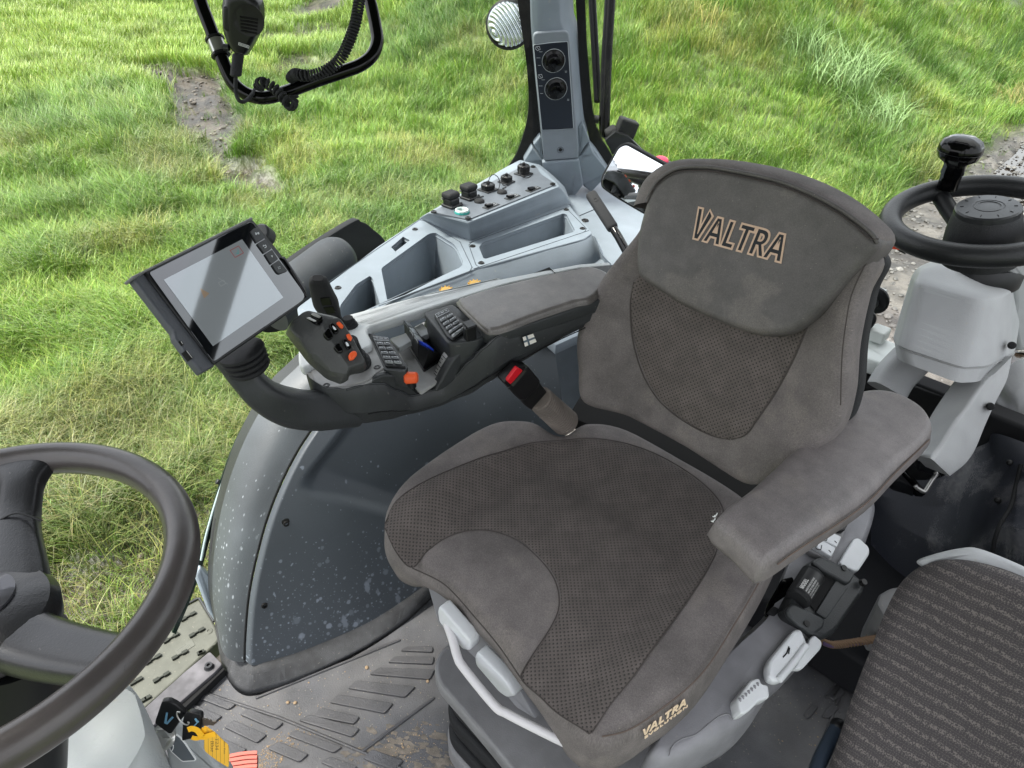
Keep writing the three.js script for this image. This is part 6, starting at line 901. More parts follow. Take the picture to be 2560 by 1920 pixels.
// ---------------------------------------------------------------- touch terminal on its arm
{
  const n = V(0.424, 0.614, 0.666).normalize(), O = deep(540, 735, 1.05);
  const pl = new Frame(O, V(1, 0, 0), V(0, 1, 0)); pl.N.copy(n); const at = (px, py, k = 0) => { const d = sight(px, py), o = O.clone().addScaledVector(n, k); return EYE.clone().addScaledVector(d, o.sub(EYE).dot(n) / d.dot(n)); };
  const F = new Frame(O, at(...q3(1290, 770)).sub(at(...q3(735, 1155))).add(at(...q3(965, 310)).sub(at(...q3(345, 630)))), at(...q3(345, 630)).sub(at(...q3(735, 1155))));
  if (F.N.dot(n) < 0) { F.N.negate(); F.W.negate(); }
  const t = thing('touch_terminal', 'black framed touch screen terminal on a curved arm in front of the console', 'screen', O.clone());
  const P = (L, k = 0) => L.map(p => [...F.px(...q3(p[0], p[1]), k), ...(p.length > 2 ? [p[2]] : [])]);
  const faceL = [[188, 562, 0.004], [1040, 150, 0.004], [1062, 168], [1290, 448], [1330, 505], [1472, 700, 0.012], [1478, 770, 0.01], [1440, 820, 0.006], [750, 1300, 0.004]];
  part('terminal_body', slab(F, roundPoly(P(faceL), 0.004, 4), -0.026, 0, 0.002, [], 3), M.black, t);
  const outL = [[92, 602, 0.003], [1045, 134, 0.003], [1068, 165], [750, 1312, 0.003], [648, 1366, 0.004], [440, 1092], [370, 975]];
  part('side_cover', slab(F, roundPoly(P([[92, 602], [190, 556], [755, 1306], [648, 1366], [560, 1255], [440, 1092], [430, 1040], [385, 985]], -0.004), 0.003, 4), -0.018, -0.004, 0.003, [], 3), plastic([0.27, 0.28, 0.30], { seed: 96, scuff: 0.12, spec: 0.3, rough: 0.45 }), t, 'dark grey side cover with ports');
  part('top_rail', slab(F, roundPoly(P([[88, 604], [1042, 132], [1056, 150], [190, 575], [110, 622]], 0.002), 0.003, 4), -0.018, 0.002, 0.002, [], 3), M.midGrey, t);
  const glass = new THREE.MeshPhysicalMaterial({ color: 0x0d0f13, roughness: 0.035, ior: 1.7, clearcoat: 1, clearcoatRoughness: 0.03 });
  part('screen_glass', slab(F, roundPoly(P([[228, 572, 0.004], [1030, 172, 0.004], [1055, 186], [1466, 752, 0.006], [1440, 795], [752, 1270, 0.004], [728, 1266]], 0.0015), 0.003, 4), -0.001, 0.0015, 0.0004), glass, t, 'glossy black screen glass');
  const scr = canvasTex(512, 400, (c, w, h) => {
    c.fillStyle = '#7b8083'; c.fillRect(0, 0, w, h); const r = rng(9);
    c.strokeStyle = '#8a4a4a'; c.lineWidth = 4; c.strokeRect(w * 0.79, h * 0.06, 62, 46); c.strokeStyle = '#3f8f8f'; c.beginPath(); c.moveTo(w * 0.83, 50); c.lineTo(w * 0.85, 60); c.lineTo(w * 0.88, 38); c.stroke();
    c.strokeStyle = '#8c9294'; c.lineWidth = 3; c.strokeRect(w * 0.45, h * 0.36, 34, 22); c.beginPath(); c.moveTo(w * 0.48, h * 0.30); c.lineTo(w * 0.53, h * 0.44); c.stroke();
    c.fillStyle = '#8c7a68'; c.beginPath(); c.moveTo(w * 0.25, h * 0.30); c.lineTo(w * 0.30, h * 0.42); c.lineTo(w * 0.22, h * 0.44); c.fill();
  });
  const A4 = [[345, 630], [965, 310], [1290, 770], [735, 1155]].map(p => F.p(...F.px(...q3(...p), 0.0018), 0.0018));
  part('display', surf((s, v) => A4[3].clone().lerp(A4[2], s).lerp(A4[0].clone().lerp(A4[1], s), v), 2, 2, (s, v) => [s, v]), new THREE.MeshPhysicalMaterial({ map: scr, emissive: 0xffffff, emissiveMap: scr, emissiveIntensity: 0.16, metalness: 0.45, roughness: 0.05, clearcoat: 1, clearcoatRoughness: 0.03 }), t, 'grey display area', true);
  const keys = [[[1030, 250], [1060, 222], [1098, 215], [1145, 300], [1080, 338]], [[1084, 344], [1148, 306], [1198, 385], [1140, 420]], [[1144, 426], [1202, 390], [1252, 466], [1196, 506]], [[1200, 510], [1256, 472], [1325, 560], [1262, 584], [1240, 570]]];
  keys.forEach((q, i) => { const k = part('side_key', slab(F, roundPoly(P(q, 0.004), 0.002, 3), 0.001, 0.004, 0.0008), plain(0x2d2f31, 0.5), t); const c = q.reduce((s, p) => [s[0] + p[0] / q.length, s[1] + p[1] / q.length], [0, 0]); const at2 = (a, b) => F.p(...F.px(...q3(c[0] + a, c[1] + b), 0.0042), 0.0042); const L = [[[[-14, -6], [-8, 10]], [[-8, 10], [0, -2]], [[0, -2], [-14, -6]], [[4, -8], [10, 6]], [[14, -10], [8, -1]], [[8, -1], [18, 2]]], [[[-12, 2], [8, -8]], [[8, -8], [14, 6]], [[14, 6], [0, 14]], [[-12, 2], [-10, -8]]], [[[-4, -4], [4, -8]], [[4, -8], [4, 4]]], [[[-8, -8], [-5, -9]], [[4, -12], [7, -13]], [[-4, 4], [-1, 3]], [[6, 0], [9, -1]]]][i]; part('key_symbol', L.map(s => tube([at2(...s[0]), at2(...s[1])], 0.0006, false, 2, 5)), M.print, k); });
  part('scroll_knob', cyl(at(...q3(1100, 260), -0.022), at(...q3(1172, 305), -0.030), 0.018, 0.017, 26, 0.003), M.charcoal, t, 'ribbed scroll knob on the right edge');
  part('grip_frame', slab(F, roundPoly(P([[1262, 455], [1300, 440], [1470, 690], [1480, 770], [1462, 730], [1300, 470]], 0.004), 0.003, 4), -0.022, 0.004, 0.002), M.blackGloss, t);
  for (const [L, nm] of [[[[516, 1190], [530, 1184], [580, 1246], [566, 1256]], 'usb_port'], [[[470, 1115], [484, 1110], [508, 1140], [494, 1147]], 'port']]) { const p = part(nm, slab(F, P(L, -0.002), -0.012, -0.0022, 0.0003), plain(0x050505, 0.9), t); part('port_tongue', slab(F, inset(P(L, -0.002), 0.0022), -0.012, -0.0016, 0.0002), M.steel, p); }
  // bellows and arm
  const bel = [[965, 1170], [985, 1210], [1005, 1250], [1025, 1290], [1045, 1330]].map((p, i) => deep(...q3(p[0] - 20, p[1] + 5), 1.10 + i * 0.006));
  const ax = bel[4].clone().sub(bel[0]).normalize();
  part('arm_joint', [0, 1, 2, 3].map(i => lathe(bel[i], ax, [[0, 0], [0.028, 0], [0.036 - i * 0.001, 0.003], [0.037 - i * 0.001, 0.007], [0.030, 0.0115], [0, 0.0115]], 28)), M.blackMatt, t, 'ribbed rubber arm joint');
  const ap = [[568, 880], [588, 905], [622, 952], [664, 992], [722, 1018], [790, 1026], [880, 1020]].map((p, i) => deep(...p, [1.125, 1.13, 1.145, 1.165, 1.205, 1.25, 1.31][i])), wv = [0.026, 0.025, 0.024, 0.027, 0.033, 0.036, 0.036];
  const ac = cat(ap, 40), rings = ac.map((p, i) => { const s = i / 40 * 6, k = Math.min(5, Math.floor(s)), w = lerp(wv[k], wv[k + 1], s - k), tt = (ac[i + 1] || p).clone().sub(ac[Math.max(0, i - 1)]).normalize(), a = CF.clone().cross(tt).normalize(), b = tt.clone().cross(a); return Array.from({ length: 24 }, (_, j) => { const th = j / 24 * 6.283, x = Math.cos(th), y = Math.sin(th); return p.clone().addScaledVector(a, Math.sign(x) * Math.pow(Math.abs(x), 0.6) * w).addScaledVector(b, Math.sign(y) * Math.pow(Math.abs(y), 0.6) * w * 0.9); }); });
  part('arm', loft(rings), M.charcoal, t, 'curved charcoal support arm');
}
// ---------------------------------------------------------------- front steering wheel and column
const wheelLeather = plastic([0.25, 0.233, 0.228], { seed: 120, scuff: 0.25, spec: 0.06, rough: 0.30, bump: 0.00008, tile: 0.3 }); wheelLeather.specularIntensity = 1;
const spokeMat = plastic([0.125, 0.125, 0.135], { seed: 121, scuff: 0.3, spec: 0.3, rough: 0.32, bump: 0.00015, tile: 0.2 }); spokeMat.specularIntensity = 1;
{
  const Rr = 0.19, C = V(-0.771, 0.9115, -0.159), nA = -3.3 * Math.PI / 180, nB = 66 * Math.PI / 180;
  const N = V(Math.sin(nA) * Math.cos(nB), Math.cos(nA), Math.sin(nA) * Math.sin(nB)), F = new Frame(C, V(1, 0, 0).addScaledVector(N, -N.x), V(0, 0, -1));
  const t = thing('steering_wheel', 'large worn dark steering wheel at the lower left', 'steering wheel', C.clone());
  const ring = (u0, u1, n, r, sq = 1) => { const rs = []; for (let i = 0; i <= n; i++) { const a = lerp(u0, u1, i / n), e = V().addScaledVector(F.U, Math.cos(a)).addScaledVector(F.W, Math.sin(a)), c = C.clone().addScaledVector(e, Rr); rs.push(Array.from({ length: 24 }, (_, k) => { const b = k / 24 * 6.283; return c.clone().addScaledVector(e, Math.cos(b) * r * 0.95).addScaledVector(N, Math.sin(b) * r * 1.05); })); } return rs; };
  part('rim', loft(ring(0, Math.PI * 2, 120, 0.0178), false, false), wheelLeather, t);
  const p = (px, py, n = 0) => F.p(...F.px(px, py, n), n);
  // spokes: to the top and to the lower right, hub at the left
  const spoke = (L, wd, dp) => { const c = cat(L, 30), rs = c.map((q, i) => { const s = i / 30, tt = (c[i + 1] || q).clone().sub(c[Math.max(0, i - 1)]).normalize(), a = N.clone().cross(tt).normalize(); const w = wd(s), d = dp(s); return Array.from({ length: 24 }, (_, k) => { const th = k / 24 * 6.283, x = Math.cos(th), y = Math.sin(th); return q.clone().addScaledVector(a, Math.sign(x) * Math.pow(Math.abs(x), 0.65) * w).addScaledVector(N, Math.sign(y) * Math.pow(Math.abs(y), 0.65) * d); }); }); return loft(rs); };
  const hub = p(-30, 1560, -0.030);
  part('spoke', spoke([p(62, 1160, 0), p(55, 1215, -0.006), p(45, 1300, -0.018), p(35, 1420, -0.026), p(10, 1520, -0.03)], s => s < 0.3 ? lerp(0.034, 0.021, sst(0, 0.3, s)) : lerp(0.021, 0.040, sst(0.5, 1, s)), s => lerp(0.012, 0.018, s)), spokeMat, t);
  part('spoke', spoke([p(345, 1640, 0), p(285, 1650, -0.008), p(200, 1640, -0.018), p(110, 1620, -0.026), p(20, 1590, -0.03)], s => lerp(0.021, 0.031, s), s => lerp(0.012, 0.020, s)), spokeMat, t);
  part('spoke', spoke([p(-420, 1640, 0), p(-300, 1620, -0.01), p(-150, 1590, -0.026), p(-40, 1570, -0.03)], s => lerp(0.02, 0.035, s), s => 0.015), spokeMat, t);
  part('hub', lathe(hub.clone().addScaledVector(N, -0.030), N, [[0, 0], [0.044, 0], [0.060, 0.016], [0.064, 0.034], [0.058, 0.046], [0.042, 0.052], [0, 0.054]], 48), spokeMat, t);
  const em = hub.clone().addScaledVector(N, 0.022).add(p(-18, 1500, 0).sub(p(-30, 1560, 0)).multiplyScalar(0.4));
  part('emblem', lathe(em, N, [[0.030, 0.0], [0.0305, 0.003], [0.028, 0.0045], [0, 0.0048]], 40), plain(0x56565a, 0.3, { metal: 0.5 }), t, 'grey round emblem disc'); part('emblem_core', lathe(em.clone().addScaledVector(N, 0.0046), N, [[0.018, 0], [0.018, 0.002], [0, 0.0022]], 30), M.steel, t);
  part('spoke_trim', [tube([p(345, 1560, -0.002), p(318, 1610, 0.008), p(300, 1650, 0.008), p(312, 1700, -0.004)], 0.0012, false, 20, 6), tube([p(-2, 1300, -0.006), p(45, 1282, 0.0), p(105, 1302, -0.006)], 0.0012, false, 20, 6)], M.black, t);
  part('shaft', cyl(hub.clone().addScaledVector(N, -0.028), hub.clone().addScaledVector(N, -0.2).add(V(-0.06, 0, 0)), 0.060, 0.055, 28), M.black, t);
}
{
  const t = thing('steering_column', 'pale grey plastic steering column cowl with the ignition panel below the wheel', 'column cowl', V(-0.8, 0, -0.15));
  const zz = (a, b) => [300 + a / 5.53, 1680 + b / 5.53];
  // cowl: rings from the wheel boss down and forward
  const ringAt = (L, d) => L.map(p => deep(p[0], p[1], d));
  const A = [[-200, 1740], [60, 1700], [230, 1725], [292, 1718, ], [318, 1724], [338, 1740], [356, 1800], [362, 1840], [345, 1880], [300, 1960], [250, 2150], [-200, 2150]];
  const B = [[-200, 1735], [60, 1700], [225, 1720], [300, 1702], [328, 1718], [352, 1752], [378, 1808], [398, 1850], [418, 1905], [450, 1990], [440, 2150], [-200, 2150]];
  const C = [[-200, 1735], [60, 1705], [225, 1722], [300, 1704], [330, 1720], [356, 1756], [383, 1812], [404, 1856], [430, 1915], [470, 2000], [460, 2150], [-200, 2150]];
  const S = L => { const c = cat(L.map(p => V(p[0], p[1], 0)), 8 * L.length, true, 0.3); return c.slice(0, -1).map(p => [p.x, p.y]); };
  part('cowl', loft([ringAt(S(A), 0.86), ringAt(S(A), 0.875), ringAt(S(B), 0.895), ringAt(S(B), 1.0), ringAt(S(C), 1.04)]), M.lightGrey, t);
  part('cowl_seam', tube([[205, 1738], [260, 1732], [310, 1728], [334, 1734]].map(p => deep(p[0], p[1], 0.868)), 0.0012, false, 20, 6), plain(0x8f9292, 0.6), t);
  // ignition panel
  const F = new Frame(deep(440, 1860, 1.02), V(0.80, 0.15, 0.45), V(0.1, 0.62, -0.75)); const P = L => L.map(p => F.px(...zz(...p)));
  part('panel_base', slab(F, roundPoly(P([[560, 720], [840, 690], [1020, 830], [1120, 960], [1260, 1180], [1480, 1500], [700, 1500]]), 0.01, 5), -0.05, -0.002, 0.005, [], 3), M.lightGrey, t);
  const out = roundPoly(P([[640, 800], [720, 820], [830, 890], [910, 985], [1052, 1200], [1040, 1232], [860, 1244], [690, 1090]]), 0.003, 4);
  part('panel_outline', slab(F, out, -0.003, 0.0005, 0.0003), plain(0xe6e8e8, 0.5), t); part('ignition_panel', slab(F, inset(out, 0.0016), -0.002, 0.0014, 0.0003), plain(0x5e6469, 0.5), t, 'grey ignition panel with white outline');
  part('panel_mark', tube(cat(P([[690, 950], [735, 1000], [740, 1050], [715, 1095]]).map(q => F.p(q[0], q[1], 0.0015)), 12), 0.0007, false, 20, 5), plain(0xe6e8e8, 0.5), t);
  part('lock_barrel', lathe(F.p(...F.px(...zz(600, 900)), 0), F.N, [[0.018, 0], [0.018, 0.006], [0.014, 0.008], [0.012, 0.02], [0, 0.02]], 28), M.steel, t);
}
{ // keys in the ignition with a yellow tag
  const zz = (a, b) => [300 + a / 5.53, 1680 + b / 5.53];
  const t = thing('key_bunch', 'two black keys on a ring with a yellow paper tag in the ignition', 'keys', deep(450, 1780, 0.97));
  const F = new Frame(deep(420, 1790, 0.965), V(0.75, 0.25, 0.6), V(-0.1, 0.8, -0.35)), P = (L, n = 0, f = F) => L.map(p => [...f.px(...zz(p[0], p[1]), n), ...(p.length > 2 ? [p[2]] : [])]);
  const hole = roundPoly(P([[680, 440], [740, 470], [765, 500], [700, 480]]), 0.001, 3);
  const k1 = part('key_head', slab(F, roundPoly(P([[590, 385], [690, 375], [800, 430], [925, 560], [870, 620], [730, 820], [690, 828], [495, 685], [500, 650]]), 0.003, 4), -0.005, 0.004, 0.0018, [hole], 3), M.black, t, 'black key head with a V emblem');
  const vee = (f, L, par) => part('key_emblem', slab(f, P(L, 0.0045, f), 0.0038, 0.0050, 0.0003), plain(0x6a98b5, 0.4), par); vee(F, [[635, 560], [662, 562], [645, 690], [720, 615], [742, 632], [655, 725], [610, 705]], k1);
  part('key_blade', bar(deep(...zz(560, 800), 0.972), deep(...zz(640, 900), 1.0), 0.010, 0.0025, F.N, 0.0006), M.steel, t);
  const G = new Frame(deep(490, 1815, 0.955), V(0.7, 0.2, 0.65), V(0.1, 0.85, -0.45));
  const k2 = part('key_head', slab(G, roundPoly(P([[905, 570], [980, 520], [1130, 560], [1145, 600], [1130, 790], [1085, 880], [880, 930], [870, 905], [885, 640]], 0, G), 0.003, 4), -0.005, 0.004, 0.0018, [], 3), M.black, t); vee(G, [[1030, 650], [1050, 640], [1095, 690], [1080, 700], [1030, 755], [1015, 745], [1060, 700]], k2);
  part('key_blade', slab(G, P([[1140, 630], [1180, 650], [1200, 640], [1225, 668], [1250, 655], [1270, 682], [1330, 675], [1338, 700], [1290, 735], [1240, 730], [1150, 745]], 0, G), -0.0015, 0.001, 0.0003), plain(0x6f6862, 0.4, { metal: 0.7 }), t);
  part('key_ring', tube([[830, 560], [790, 555], [790, 600], [820, 660], [880, 715], [930, 730], [955, 700], [935, 690]].map(p => { const q = G.px(...zz(...p), 0.006); return G.p(q[0], q[1], 0.006); }), 0.0011, false, 40, 8), M.steel, t);
  const tagF = new Frame(deep(545, 1850, 0.94), V(0.72, -0.25, 0.6), V(0.3, 0.9, -0.2)); const tp = P([[1160, 745], [1200, 755], [1320, 840], [1400, 920], [1500, 1010], [1515, 1180], [1500, 1320], [1350, 1230], [1180, 1100], [1160, 1050], [1165, 850]], 0, tagF);
  const bb = tp.reduce((b, p) => [Math.min(b[0], p[0]), Math.min(b[1], p[1]), Math.max(b[2], p[0]), Math.max(b[3], p[1])], [9, 9, -9, -9]);
  const tagTex = canvasTex(256, 256, (c, w, h) => { c.fillStyle = '#d9a62c'; c.fillRect(0, 0, w, h); c.strokeStyle = '#4a3c1c'; c.lineWidth = 2; c.save(); c.translate(128, 128); c.rotate(1.35); c.fillStyle = '#2b2414'; for (let i = 0; i < 7; i++) { c.beginPath(); c.moveTo(-120, -96 + i * 32); c.lineTo(120, -96 + i * 32); c.stroke(); } c.font = 'italic 34px serif'; c.fillText('T234', -60, 6); c.fillText('Blue', -50, 44); c.font = '18px serif'; c.fillText('Number Plate', -60, -60); c.restore(); });
  const tg = slab(tagF, roundPoly(tp, 0.003, 4), -0.0006, 0.0004, 0.0001); { const p = tg.attributes.position, uv = new Float32Array(p.count * 2); for (let i = 0; i < p.count; i++) { const q = tagF.uv(V(p.getX(i), p.getY(i), p.getZ(i))); uv[2 * i] = (q[0] - bb[0]) / (bb[2] - bb[0]); uv[2 * i + 1] = (q[1] - bb[1]) / (bb[3] - bb[1]); } tg.setAttribute('uv', new THREE.BufferAttribute(uv, 2)); strip(tg); }
  part('paper_tag', tg, new THREE.MeshStandardMaterial({ map: tagTex, roughness: 0.6 }), t, 'yellow paper tag with handwriting', true);
  part('tag_strap', ribbon([[940, 790], [1000, 775], [1070, 800], [1120, 860], [1150, 895], [1230, 870], [1320, 850]].map(p => tagF.p(...tagF.px(...zz(...p), 0.003), 0.004)), 0.0075, 0.0008, tagF.N), M.yellow, t); part('tag_strap', ribbon([[990, 905], [1050, 918], [1110, 905], [1150, 850], [1165, 770]].map(p => tagF.p(...tagF.px(...zz(...p), 0.001), 0.001)), 0.006, 0.0008, tagF.N), M.yellow, t);
}
{ // red ribbed pad near the floor
  const zz = (a, b) => [300 + a / 5.53, 1680 + b / 5.53], F = new Frame(V(-0.5, 0.07, -0.3), V(1, 0, 0), V(0, 0.25, -1)), P = L => L.map(p => F.px(...zz(...p)));
  const t = thing('ribbed_pad', 'faded red ribbed pad just below the yellow key tag', 'pad', onY(...zz(1640, 1230), 0.05));
  part('pad_plate', slab(F, roundPoly(P([[1520, 1140], [1880, 1105], [1910, 1150], [1890, 1500], [1340, 1500], [1380, 1290]]), 0.006, 4), -0.02, 0, 0.004, [], 3), plain(0x84443c, 0.7), t);
  for (let i = 0; i < 7; i++) { const y = 1130 + i * 62; const L = [[1500 - i * 35, y + 45], [1620, y + 18], [1760, y - 2], [1895, y - 8]].map(p => F.p(...F.px(...zz(...p)), 0.002)); part('pad_rib', ribbon(L, 0.0060, 0.006, F.N), plain(0xd4776a, 0.65), t); }
  part('pad_arm', cyl(onY(...zz(1640, 1350), 0.05), V(-0.62, 0.0, -0.28), 0.014, 0.014, 16), M.black, t);
}
// ---------------------------------------------------------------- grab rail with the radio microphone
{
  const z = (a, b) => [460 + a / 4.254, b / 4.254], d = 1.10;
  const t = thing('grab_rail', 'glossy black tubular grab rail hanging at the top left', 'grab rail', deep(650, 240, d));
  part('rail', tube([[60, -420], [170, 0], [250, 220], [350, 480], [440, 720], [520, 880], [640, 985], [780, 1035], [920, 1030], [1100, 975], [1400, 860], [1700, 760], [1880, 690], [2000, 590], [2055, 450], [2040, 300], [2000, 100], [1960, -60], [1880, -420]].map((p, i) => deep(...z(...p), d + i * 0.004)), 0.0104, false, 150, 20), M.blackGloss, t);
  const c = thing('mic_clamp', 'metal pipe clamp holding the microphone to the rail', 'clamp', deep(...z(380, 480), d));
  const p0 = deep(...z(355, 490), d + 0.012), ax = deep(...z(440, 720), d + 0.014).sub(deep(...z(250, 220), d + 0.01)).normalize();
  part('clamp_band', lathe(p0.clone().addScaledVector(ax, -0.010), ax, [[0.0106, 0], [0.0126, 0.001], [0.0126, 0.021], [0.0106, 0.022]], 30), M.steel, c);
  for (const k of [-0.014, 0.012]) part('clamp_ring', lathe(p0.clone().addScaledVector(ax, k), ax, [[0.0106, 0], [0.0148, 0.001], [0.0148, 0.004], [0.0106, 0.005]], 30), M.black, c);
  part('clamp_screw', cyl(deep(...z(420, 500), d - 0.008), deep(...z(480, 505), d - 0.008), 0.005, 0.005, 12), M.darkMetal, c);
  // microphone
  const m = thing('radio_microphone', 'black handheld radio microphone clipped to the grab rail', 'microphone', deep(...z(640, 250), d - 0.03));
  const F = new Frame(deep(...z(640, 300), d - 0.03), V(0.80, 0.10, 0.55), V(0.02, 1, 0.12)), P = L => L.map(p => F.px(...z(p[0], p[1])));
  const o = cat2(P([[430, 60], [470, -60], [640, -80], [780, 20], [815, 90], [820, 230], [790, 350], [720, 480], [665, 570], [620, 592], [550, 580], [490, 510], [440, 380], [425, 220]]), 80);
  part('mic_body', pad(F, o, (u, w) => 0.008 - 4 * u * u, 0.010, 0.026, 14), plain(0x101112, 0.35), m);
  part('talk_key', slab(F, roundPoly(P([[418, 60], [490, 52], [520, 70], [500, 330], [470, 335], [425, 300]]), 0.003, 4), -0.012, 0.006, 0.003, [], 3), M.black, m);
  part('speaker_recess', lathe(F.p(...F.px(...z(690, 200)), 0.0085), F.N, [[0.022, -0.003], [0.0225, 0.0002], [0.021, 0.0001], [0.019, -0.0006], [0, -0.0006]], 36), plain(0x0b0b0c, 0.5), m);
  for (let i = 0; i < 5; i++) part('speaker_slot', tube([z(600 + i * 4, 165 + i * 36), z(690, 160 + i * 36 + 18), z(785 - i * 2, 195 + i * 36)].map(p => F.p(...F.px(...p), 0.0085)), 0.0014, false, 10, 6), plain(0x030303, 0.9), m);
  const lab = canvasTex(128, 40, (cx, w, h) => { cx.fillStyle = '#17181a'; cx.fillRect(0, 0, w, h); cx.strokeStyle = '#d9dcdc'; cx.lineWidth = 5; cx.strokeRect(4, 4, w - 8, h - 8); cx.fillStyle = '#d9dcdc'; cx.font = 'bold 20px sans-serif'; cx.fillText('PRESIDENT', 8, 28, 112); });
  const a4 = [[585, 428], [702, 468], [695, 498], [582, 460]].map(p => F.p(...F.px(...z(...p)), 0.0098)); part('maker_plate', surf((s, v) => a4[3].clone().lerp(a4[2], s).lerp(a4[0].clone().lerp(a4[1], s), v), 2, 2, (s, v) => [s, v]), new THREE.MeshStandardMaterial({ map: lab, roughness: 0.4 }), m, 'tiny white framed name plate', true);
  // cord: strain relief, straight lead, coils round the rail
  const k = thing('coiled_cord', 'black coiled microphone cord wound round the grab rail', 'cord', deep(...z(1100, 900), d));
  const sr = [[575, 590], [570, 650], [560, 720], [552, 790]].map(p => deep(...z(...p), d - 0.03)); part('strain_relief', cat(sr, 14).map((p, i, L) => new THREE.TorusGeometry(0.0062, 0.0026, 6, 16).rotateX(Math.PI / 2).translate(p.x, p.y, p.z)), M.rubber, k);
  part('lead', tube([[575, 600], [555, 780], [548, 920], [560, 1020], [600, 1078], [660, 1070], [720, 1010], [760, 940]].map((p, i) => deep(...z(...p), d - 0.03 + (i > 4 ? 0.02 * (i - 4) : 0))), 0.0030, false, 60, 10), M.rubber, k);
  const coil = (L, turns, R0, rc) => { const c = new THREE.CatmullRomCurve3(L), n = turns * 12, pts = [], fr = c.computeFrenetFrames(n); let nn = V(0, 1, 0), pt = null; for (let i = 0; i <= n; i++) { const s = i / n, p = c.getPointAt(s), tt = c.getTangentAt(s); nn = nn.addScaledVector(tt, -nn.dot(tt)).normalize(); const b = tt.clone().cross(nn), a = i / 12 * 6.2832, r = R0; pts.push(p.addScaledVector(nn, Math.cos(a) * r).addScaledVector(b, Math.sin(a) * r)); } return tube(pts, rc, false, n * 2, 7); };
  part('coil', coil([[1880, -60], [1865, 0], [1845, 130], [1810, 290], [1755, 440], [1690, 580], [1600, 690], [1480, 765], [1370, 800], [1260, 800], [1180, 790], [1140, 830]].map((p, i) => deep(...z(...p), d - 0.012 + (i > 9 ? 0.02 * (i - 9) : 0))), 46, 0.0072, 0.0019), M.rubber, k);
  part('coil', coil([[790, 960], [800, 900], [850, 880], [920, 910], [985, 960], [1040, 1020], [1090, 1080], [1130, 1120], [1160, 1080], [1160, 1010]].map((p, i) => deep(...z(...p), d - 0.008 - (i > 1 && i < 7 ? 0.014 : 0) + (i > 7 ? 0.02 : 0))), 17, 0.0066, 0.0021), M.rubber, k);
}
// ---------------------------------------------------------------- belt buckle on its bellows stalk
{
  const t = thing('belt_buckle', 'black belt buckle with a red release button on a ribbed stalk beside the console', 'belt buckle', onZ(1360, 1000, -0.29));
  const a = onZ(1265, 930, -0.235), b = onZ(1325, 985, -0.24), c = onZ(1405, 1055, -0.25), up = EYE.clone().sub(b).normalize();
  const F = new Frame(b.clone().lerp(a, 0.55), a.clone().sub(c), up.clone().cross(a.clone().sub(c))); if (F.N.dot(up) < 0) { F.N.negate(); F.W.negate(); }
  const P = L => L.map(p => F.px(...q4(p[0], p[1])));
  part('housing', slab(F, roundPoly(P([[1683, 985], [1790, 872], [1862, 880], [1940, 975], [1935, 1010], [1830, 1115], [1800, 1110], [1745, 1050]]), 0.004, 4), -0.022, 0.0, 0.004, [], 3), plain(0x131315, 0.4), t);
  part('housing_neck', slab(F, roundPoly(P([[1795, 1085], [1930, 975], [2010, 1080], [1890, 1190], [1850, 1160]]), 0.004, 4), -0.020, -0.004, 0.004, [], 3), M.black, t);
  part('release_button', slab(F, roundPoly(P([[1700, 968], [1770, 872], [1810, 895], [1725, 992]]), 0.003, 4), -0.004, 0.004, 0.002, [], 3), M.red, t, 'bright red release button');
  part('tongue_slot', slab(F, roundPoly(P([[1735, 1002], [1828, 895], [1840, 905], [1750, 1012]]), 0.001, 3), -0.004, 0.0012, 0.0003), plain(0x3a3834, 0.5), t);
  for (const q of [[1838, 885], [1722, 1022]]) part('screw', cyl(F.p(...F.px(...q4(...q)), 0), F.p(...F.px(...q4(...q)), 0.0015), 0.0035, 0.003, 12), M.darkMetal, t);
  const d0 = onZ(...q4(1930, 1095), -0.25), d1 = onZ(...q4(2105, 1255), -0.235), ax = d1.clone().sub(d0), L = ax.length(); const pr = []; for (let i = 0; i <= 16; i++) { const y = i / 16 * L; pr.push([0.0235 + 0.003 * i / 16, y], [0.0275 + 0.003 * i / 16, y + L / 56], [0.0275 + 0.003 * i / 16, y + L / 30]); }
  part('bellows_stalk', lathe(d0, ax, [[0, 0], ...pr], 28, 25), plastic([0.42, 0.39, 0.365], { seed: 140, scuff: 0.5, spec: 2, rough: 0.8 }), t, 'dusty ribbed bellows stalk');
}
